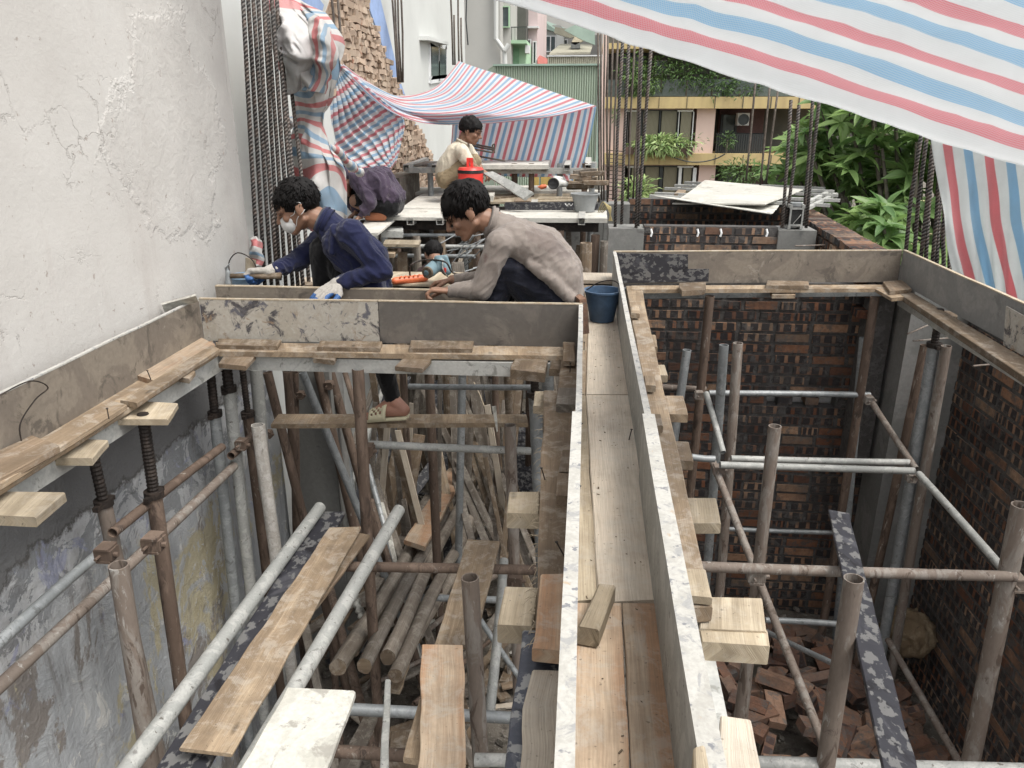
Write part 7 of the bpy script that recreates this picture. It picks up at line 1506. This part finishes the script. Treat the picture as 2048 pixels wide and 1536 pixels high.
BP = solid('dark_blue_plastic', (.055, .10, .17), .5, .4, 0, .25, 14); cb = P(1200, 636, Z=.0)
cb = Vector((.078, 3.66, .0))
bucket('bucket', 'dark blue plastic bucket standing between the grey-shirted man and the right corridor board', cb, .058, .086, .15, BP, None, [cb+Vector((-.086, 0, .14)), cb+Vector((-.03, 0, .18)), cb+Vector((.03, -.02, .20)), cb+Vector((.07, -.04, .19)), cb+Vector((.086, 0, .14))])
BP2 = solid('pale_blue_plastic', (.25, .37, .50), .5, .4, 0, .2, 14); c2_ = P(490, 585, Z=.02)
c2_ = Vector((P(490, 560, Y=3.62).x, 3.62, P(490, 572, Y=3.62).z-.03))
bucket('bucket', 'small pale blue bucket with arched wire handle beside the white wall', c2_, .055, .075, .085, BP2, None, [c2_+Vector((-.075, 0, .08)), c2_+Vector((-.07, 0, .15)), c2_+Vector((-.02, 0, .195)), c2_+Vector((.05, 0, .16)), c2_+Vector((.075, 0, .08))])
blob('x', [('c', (0, 0, -50), .1, (0, 0, -50.1), .1)], BP, .1, None, 1) and bpy.data.objects.remove(bpy.data.objects['x'])
plank('wood_chip', [c2_+Vector((0, -.01, .03)), c2_+Vector((.05, -.01, .03)), c2_+Vector((.06, .01, .16)), c2_+Vector((.01, .01, .17))], .012, M['pine2'], 'tan plywood chip standing in the small pale blue bucket', 'wood offcut', None, seg=2)
GB_ = M['galv']; c3_ = P(1170, 401, Y=6.75)
bucket('bucket', 'light grey wide bucket standing on the plywood at the right of the far deck', (c3_.x, 6.75, .155), .085, .115, .15, solid('grey_plastic', (.27, .28, .28), .6, .3, 0, .12, 10), None)
# red water cooler
wc = thing('water_cooler', P(942, 390, Y=7.0), 'red round water cooler with black rim band and upright handle on the far deck', 'water cooler'); cw = P(942, 385, Y=7.0); cw.z = .17; RD = solid('red_plastic', (.62, .045, .035), .4, .5, 0, .08)
zt_ = P(942, 338, Y=7.0).z-.17; rw_ = (P(968, 350, Y=7.0).x-P(917, 350, Y=7.0).x)/2
MB().lathe([(.001, 0), (rw_*.92, 0), (rw_*.97, zt_*.5), (rw_*.98, zt_-.035)], cw, 32).build('tub', RD, wc, smooth='auto'); MB().lathe([(rw_*.97, zt_-.035), (rw_*1.02, zt_-.03), (rw_*1.02, zt_-.008), (rw_*.97, zt_-.004)], cw, 32).build('rim_band', M['blackplastic'], wc, smooth='auto')
MB().lathe([(rw_*1.0, zt_-.006), (rw_*.9, zt_+.012), (.02, zt_+.02), (.001, zt_+.02)], cw, 32).build('lid', RD, wc, smooth='auto')
mb = MB(); 
for dx in (-.022, .012): mb.box(cw+Vector((dx, 0, zt_+.05)), (.011, .018, .04))
mb.box(cw+Vector((-.005, .0, zt_+.075)), (.028, .010, .02)); mb.build('handle', RD, wc)
# orange socket block with cable
so_ = thing('extension_socket', P(820, 555, Z=.05), 'orange extension socket block lying on the plywood sheet behind the form boards', 'extension socket'); ORG = solid('orange_plastic', (.62, .15, .06), .45, .5, 0, .08)
A = P(790, 562, Z=.05); B = P(850, 556, Z=.05); d = (B-A).normalized(); blob('casing', [('c', A+Vector((0, 0, .0)), .021, B, .021), ('c', A+Vector((0, .018, .0)), .019, B+Vector((0, .018, 0)), .019), ('c', A-d*.012, .010, A, .014)], ORG, .004, so_, 3)
mb = MB()
for i in range(5): mb.box(A.lerp(B, .2+.15*i)+Vector((0, -.006, .021)), (.004, .018, .003))
mb.build('ribs', ORG, so_)
mb = MB(); q = [P(820, 552, Z=.07), P(822, 530, Y=4.25), P(850, 520, Y=4.3), P(890, 524, Y=4.2), P(905, 545, Z=.1), P(930, 548, Z=.06), P(965, 540, Z=.06)]; mb.tube([cr(q, t/40) for t in range(41)], .005, 6); mb.build('cable', M['steeldark'], so_, True)
# blue circular hand saw
sw = thing('power_saw', P(880, 552, Z=.04), 'pale blue electric saw with round motor lying on the plywood sheet', 'power tool'); SB = solid('teal_plastic', (.13, .20, .23), .45, .5, 0, .1)
c_ = P(872, 536, Y=4.25); c_.z = max(c_.z, .085)
blob('motor_body', [('c', c_+Vector((-.03, -.05, -.01)), .037, c_+Vector((.0, .05, .01)), .040), ('c', c_+Vector((.02, .02, .03)), .028, c_+Vector((.055, .03, -.02)), .03), ('c', c_+Vector((.0, .03, .05)), .016, c_+Vector((.05, .03, .055)), .016), ('c', c_+Vector((.05, .03, .055)), .016, c_+Vector((.066, .03, .0)), .016)], SB, .005, sw, 3)
MB().lathe([(.001, 0), (.030, 0), (.034, .004), (.034, .012), (.001, .012)], c_+Vector((-.036, -.082, -.012)), 20, (.3, .9, .1)).build('motor_cap', M['oldwood'], sw, smooth='auto')
mb = MB(); mb.box(c_+Vector((.05, -.005, -.01)), (.008, .006, .012)); mb.build('switch', RD, sw)
mb = MB(); q = [c_+Vector((.04, .0, .05)), c_+Vector((.05, -.05, -.0)), P(898, 556, Z=.06), P(912, 562, Z=.06), P(918, 556, Z=.06), P(945, 552, Z=.06)]; mb.tube([cr(q, t/30) for t in range(31)], .004, 6); mb.build('cable', M['galvpale'], sw, True)
tag(plank('wedge', [P(848, 552, Y=4.2), P(856, 552, Y=4.2), P(872, 518, Y=4.35), P(866, 516, Y=4.35)], .01, M['pine2'], seg=2), 'thin pale wood wedge leaning on the blue saw', 'wood offcut')
# small white saw and orange tape on the far deck
s2 = thing('small_saw', P(1110, 376, Y=7.3), 'small whitish circular saw with dark round guard on the far deck', 'power tool'); c_ = P(1110, 366, Y=7.2)
blob('body', [('c', c_+Vector((.0, 0, 0)), .055, c_+Vector((.02, .06, .01)), .05), ('c', c_+Vector((.03, .02, .0)), .035, c_+Vector((.09, .02, -.01)), .03), ('c', c_+Vector((0, .02, .05)), .015, c_+Vector((.06, .02, .04)), .015)], solid('offwhite_plastic', (.50, .50, .47), .6), .007, s2, 3)
MB().lathe([(.001, 0), (.045, 0), (.052, .01), (.045, .02), (.03, .012), (.001, .012)], c_+Vector((-.012, -.045, 0)), 20, (0, -1, 0)).build('blade_guard', M['blackplastic'], s2, smooth='auto')
t2 = thing('orange_tool', P(1083, 376, Y=7.2), 'small orange hand tool lying left of the whitish saw', 'hand tool'); c_ = P(1083, 374, Y=7.2); blob('body', [('c', c_, .022, c_+Vector((.03, 0, .005)), .020), ('c', c_+Vector((-.03, 0, 0)), .008, c_, .012)], ORG, .005, t2, 2)
# black case with silver corners on the column
cs = thing('equipment_case', P(1592, 458, Y=6.0), 'small black case with silver edges standing on the parapet column', 'case'); a = P(1577, 456, Y=6.02); b_ = P(1609, 412, Y=6.02); cx_ = (a.x+b_.x)/2; cz_ = (a.z+b_.z)/2; hx = (b_.x-a.x)/2; hz_ = (b_.z-a.z)/2
MB().box((cx_, 6.085, cz_), (abs(hx)-.006, .055, abs(hz_)-.006)).build('box', M['blackplastic'], cs)
mb = MB()
for sx in (-1, 1):
    for sz in (-1, 1): mb.box((cx_+sx*(hx-.004), 6.08, cz_+sz*(hz_-.005)), (.010, .062, .012))
    mb.box((cx_+sx*(hx-.004), 6.025, cz_), (.006, .006, hz_-.01)); mb.box((cx_, 6.025, cz_+sx*(hz_-.02)), (hx-.01, .006, .007))
mb.build('metal_edging', M['galvpale'], cs)
MB().box((cx_, 6.08, cz_+hz_+.006), (hx*.8, .045, .012)).build('lid', M['galv'], cs)
mb = MB(); mb.tube([(cx_-.02, 6.015, cz_-.05), (cx_+.015, 6.01, cz_+.0), (cx_+.03, 6.015, cz_+.02)], .003, 6); mb.build('latch', M['galvpale'], cs)
# orange brick the man sits by
o = mkbrick(lb[0], P(1163, 628, Y=3.27), (0, 1.45, .3), None, 'loose_brick'); o.scale = (.75, .9, .5); tag(o, 'single orange brick standing at the end of the front form board', 'brick')
# yellow wires at the right end of the far deck
mb = MB()
for k in range(4):
    q = [P(1196+k*3, 425, Y=6.2), P(1206+k*4, 404+k*3, Y=6.15), P(1216+k*2, 418, Y=6.1), P(1224-k*2, 442, Y=6.1)]; mb.tube([cr(q, t/12) for t in range(13)], .004, 5)
wr_ = mb.build('wire', solid('yellow_cable', (.55, .45, .22), .5)); tag(wr_, 'loop of yellowish cables hanging at the right end of the far deck', 'cable')
# bundle tie wires and nails on the ledges, corridor
def nail(x, y, z, lean=(0, 0)):
    a = P(x, y, Z=z); return [a, a+Vector((lean[0], lean[1], .035))]
k = 0
for x, y, z, le in [(302, 760, .04, (-.008, 0)), (218, 838, .05, (.0, 0)), (1150, 870, .0, (.02, .01)), (1156, 1000, .0, (.004, .01)), (1148, 1160, .0, (.004, .0)), (1258, 880, .0, (.006, 0)), (1140, 745, .02, (.0, .01)), (1366, 1480, .0, (.01, 0)), (1168, 700, 0, (0, 0)), (1090, 960, .0, (-.01, 0)), (1130, 1115, .01, (-.02, .005))]:
    mb = MB(); n_ = nail(x, y, z, le); mb.tube(n_, .0018, 6); mb.tube([n_[1], n_[1]+Vector((0, 0, .0015))], .004, 8); tag(mb.build('nail', M['steeldark']), ['bent nail sticking up from the plank', 'nail', ][0]+' %s' % ['on the left ledge', 'near the cross block of the left ledge', 'beside the far left corridor board', 'at mid length of the left corridor board', 'low on the left corridor board', 'by the right corridor board', 'near the corner of the front beam', 'at the bottom right of the corridor', 'behind the front beam end', 'on the brown splintered plank', 'near the split plank end'][k], 'nail', 'nails left in the planks'); k += 1
mb = MB(); mb.tube([cr([P(0, 790, X=-1.64), P(60, 762, X=-1.62), P(96, 775, X=-1.63), P(70, 800, X=-1.64), P(40, 850, X=-1.64), P(48, 900, X=-1.64)], t/30) for t in range(31)], .0022, 5); tag(mb.build('wire', M['steeldark']), 'thin loose wire curling over the left form board', 'wire')
# splinters along the brown plank
mb = MB()
for i in range(60):
    a = P(R.uniform(1068, 1088), 0, Z=-.02) if 0 else P(1088-20*(i/60), 790+500*(i/60)+R.uniform(-6, 6), Z=-.02); d = Vector((-R.uniform(.005, .03), R.uniform(-.02, .02), -R.uniform(0, .02))); mb.tube([a, a+d*.6+Vector((0, 0, .004)), a+d], [.0011, .0009, .0004], 4)
for i in range(30):
    a = P(1282+115*(i/30), 640+560*(i/30), Z=-.02); d = Vector((R.uniform(.003, .018), R.uniform(-.015, .015), -R.uniform(0, .01))); mb.tube([a, a+d], .0009, 4)
tag(mb.build('splinters', M['pine2']), 'loose wood splinters hanging from the plank edges', 'splinters', None, 'stuff')
# sawdust, chips on the corridor floor
mb = MB()
for i in range(85):
    y = R.uniform(.9, 4.2); x = R.uniform(.02, .15); s = R.uniform(.0003, .0013)*(1.6 if R.random() < .12 else 1); mb.box((x, y, .0025), (s*R.uniform(1, 4), s, .0006), Matrix.Rotation(R.uniform(0, 3), 3, 'Z'))
tag(mb.build('sawdust_chips', M['brownwood']), 'sawdust chips and crumbs lying on the corridor planks', 'sawdust', None, 'stuff')
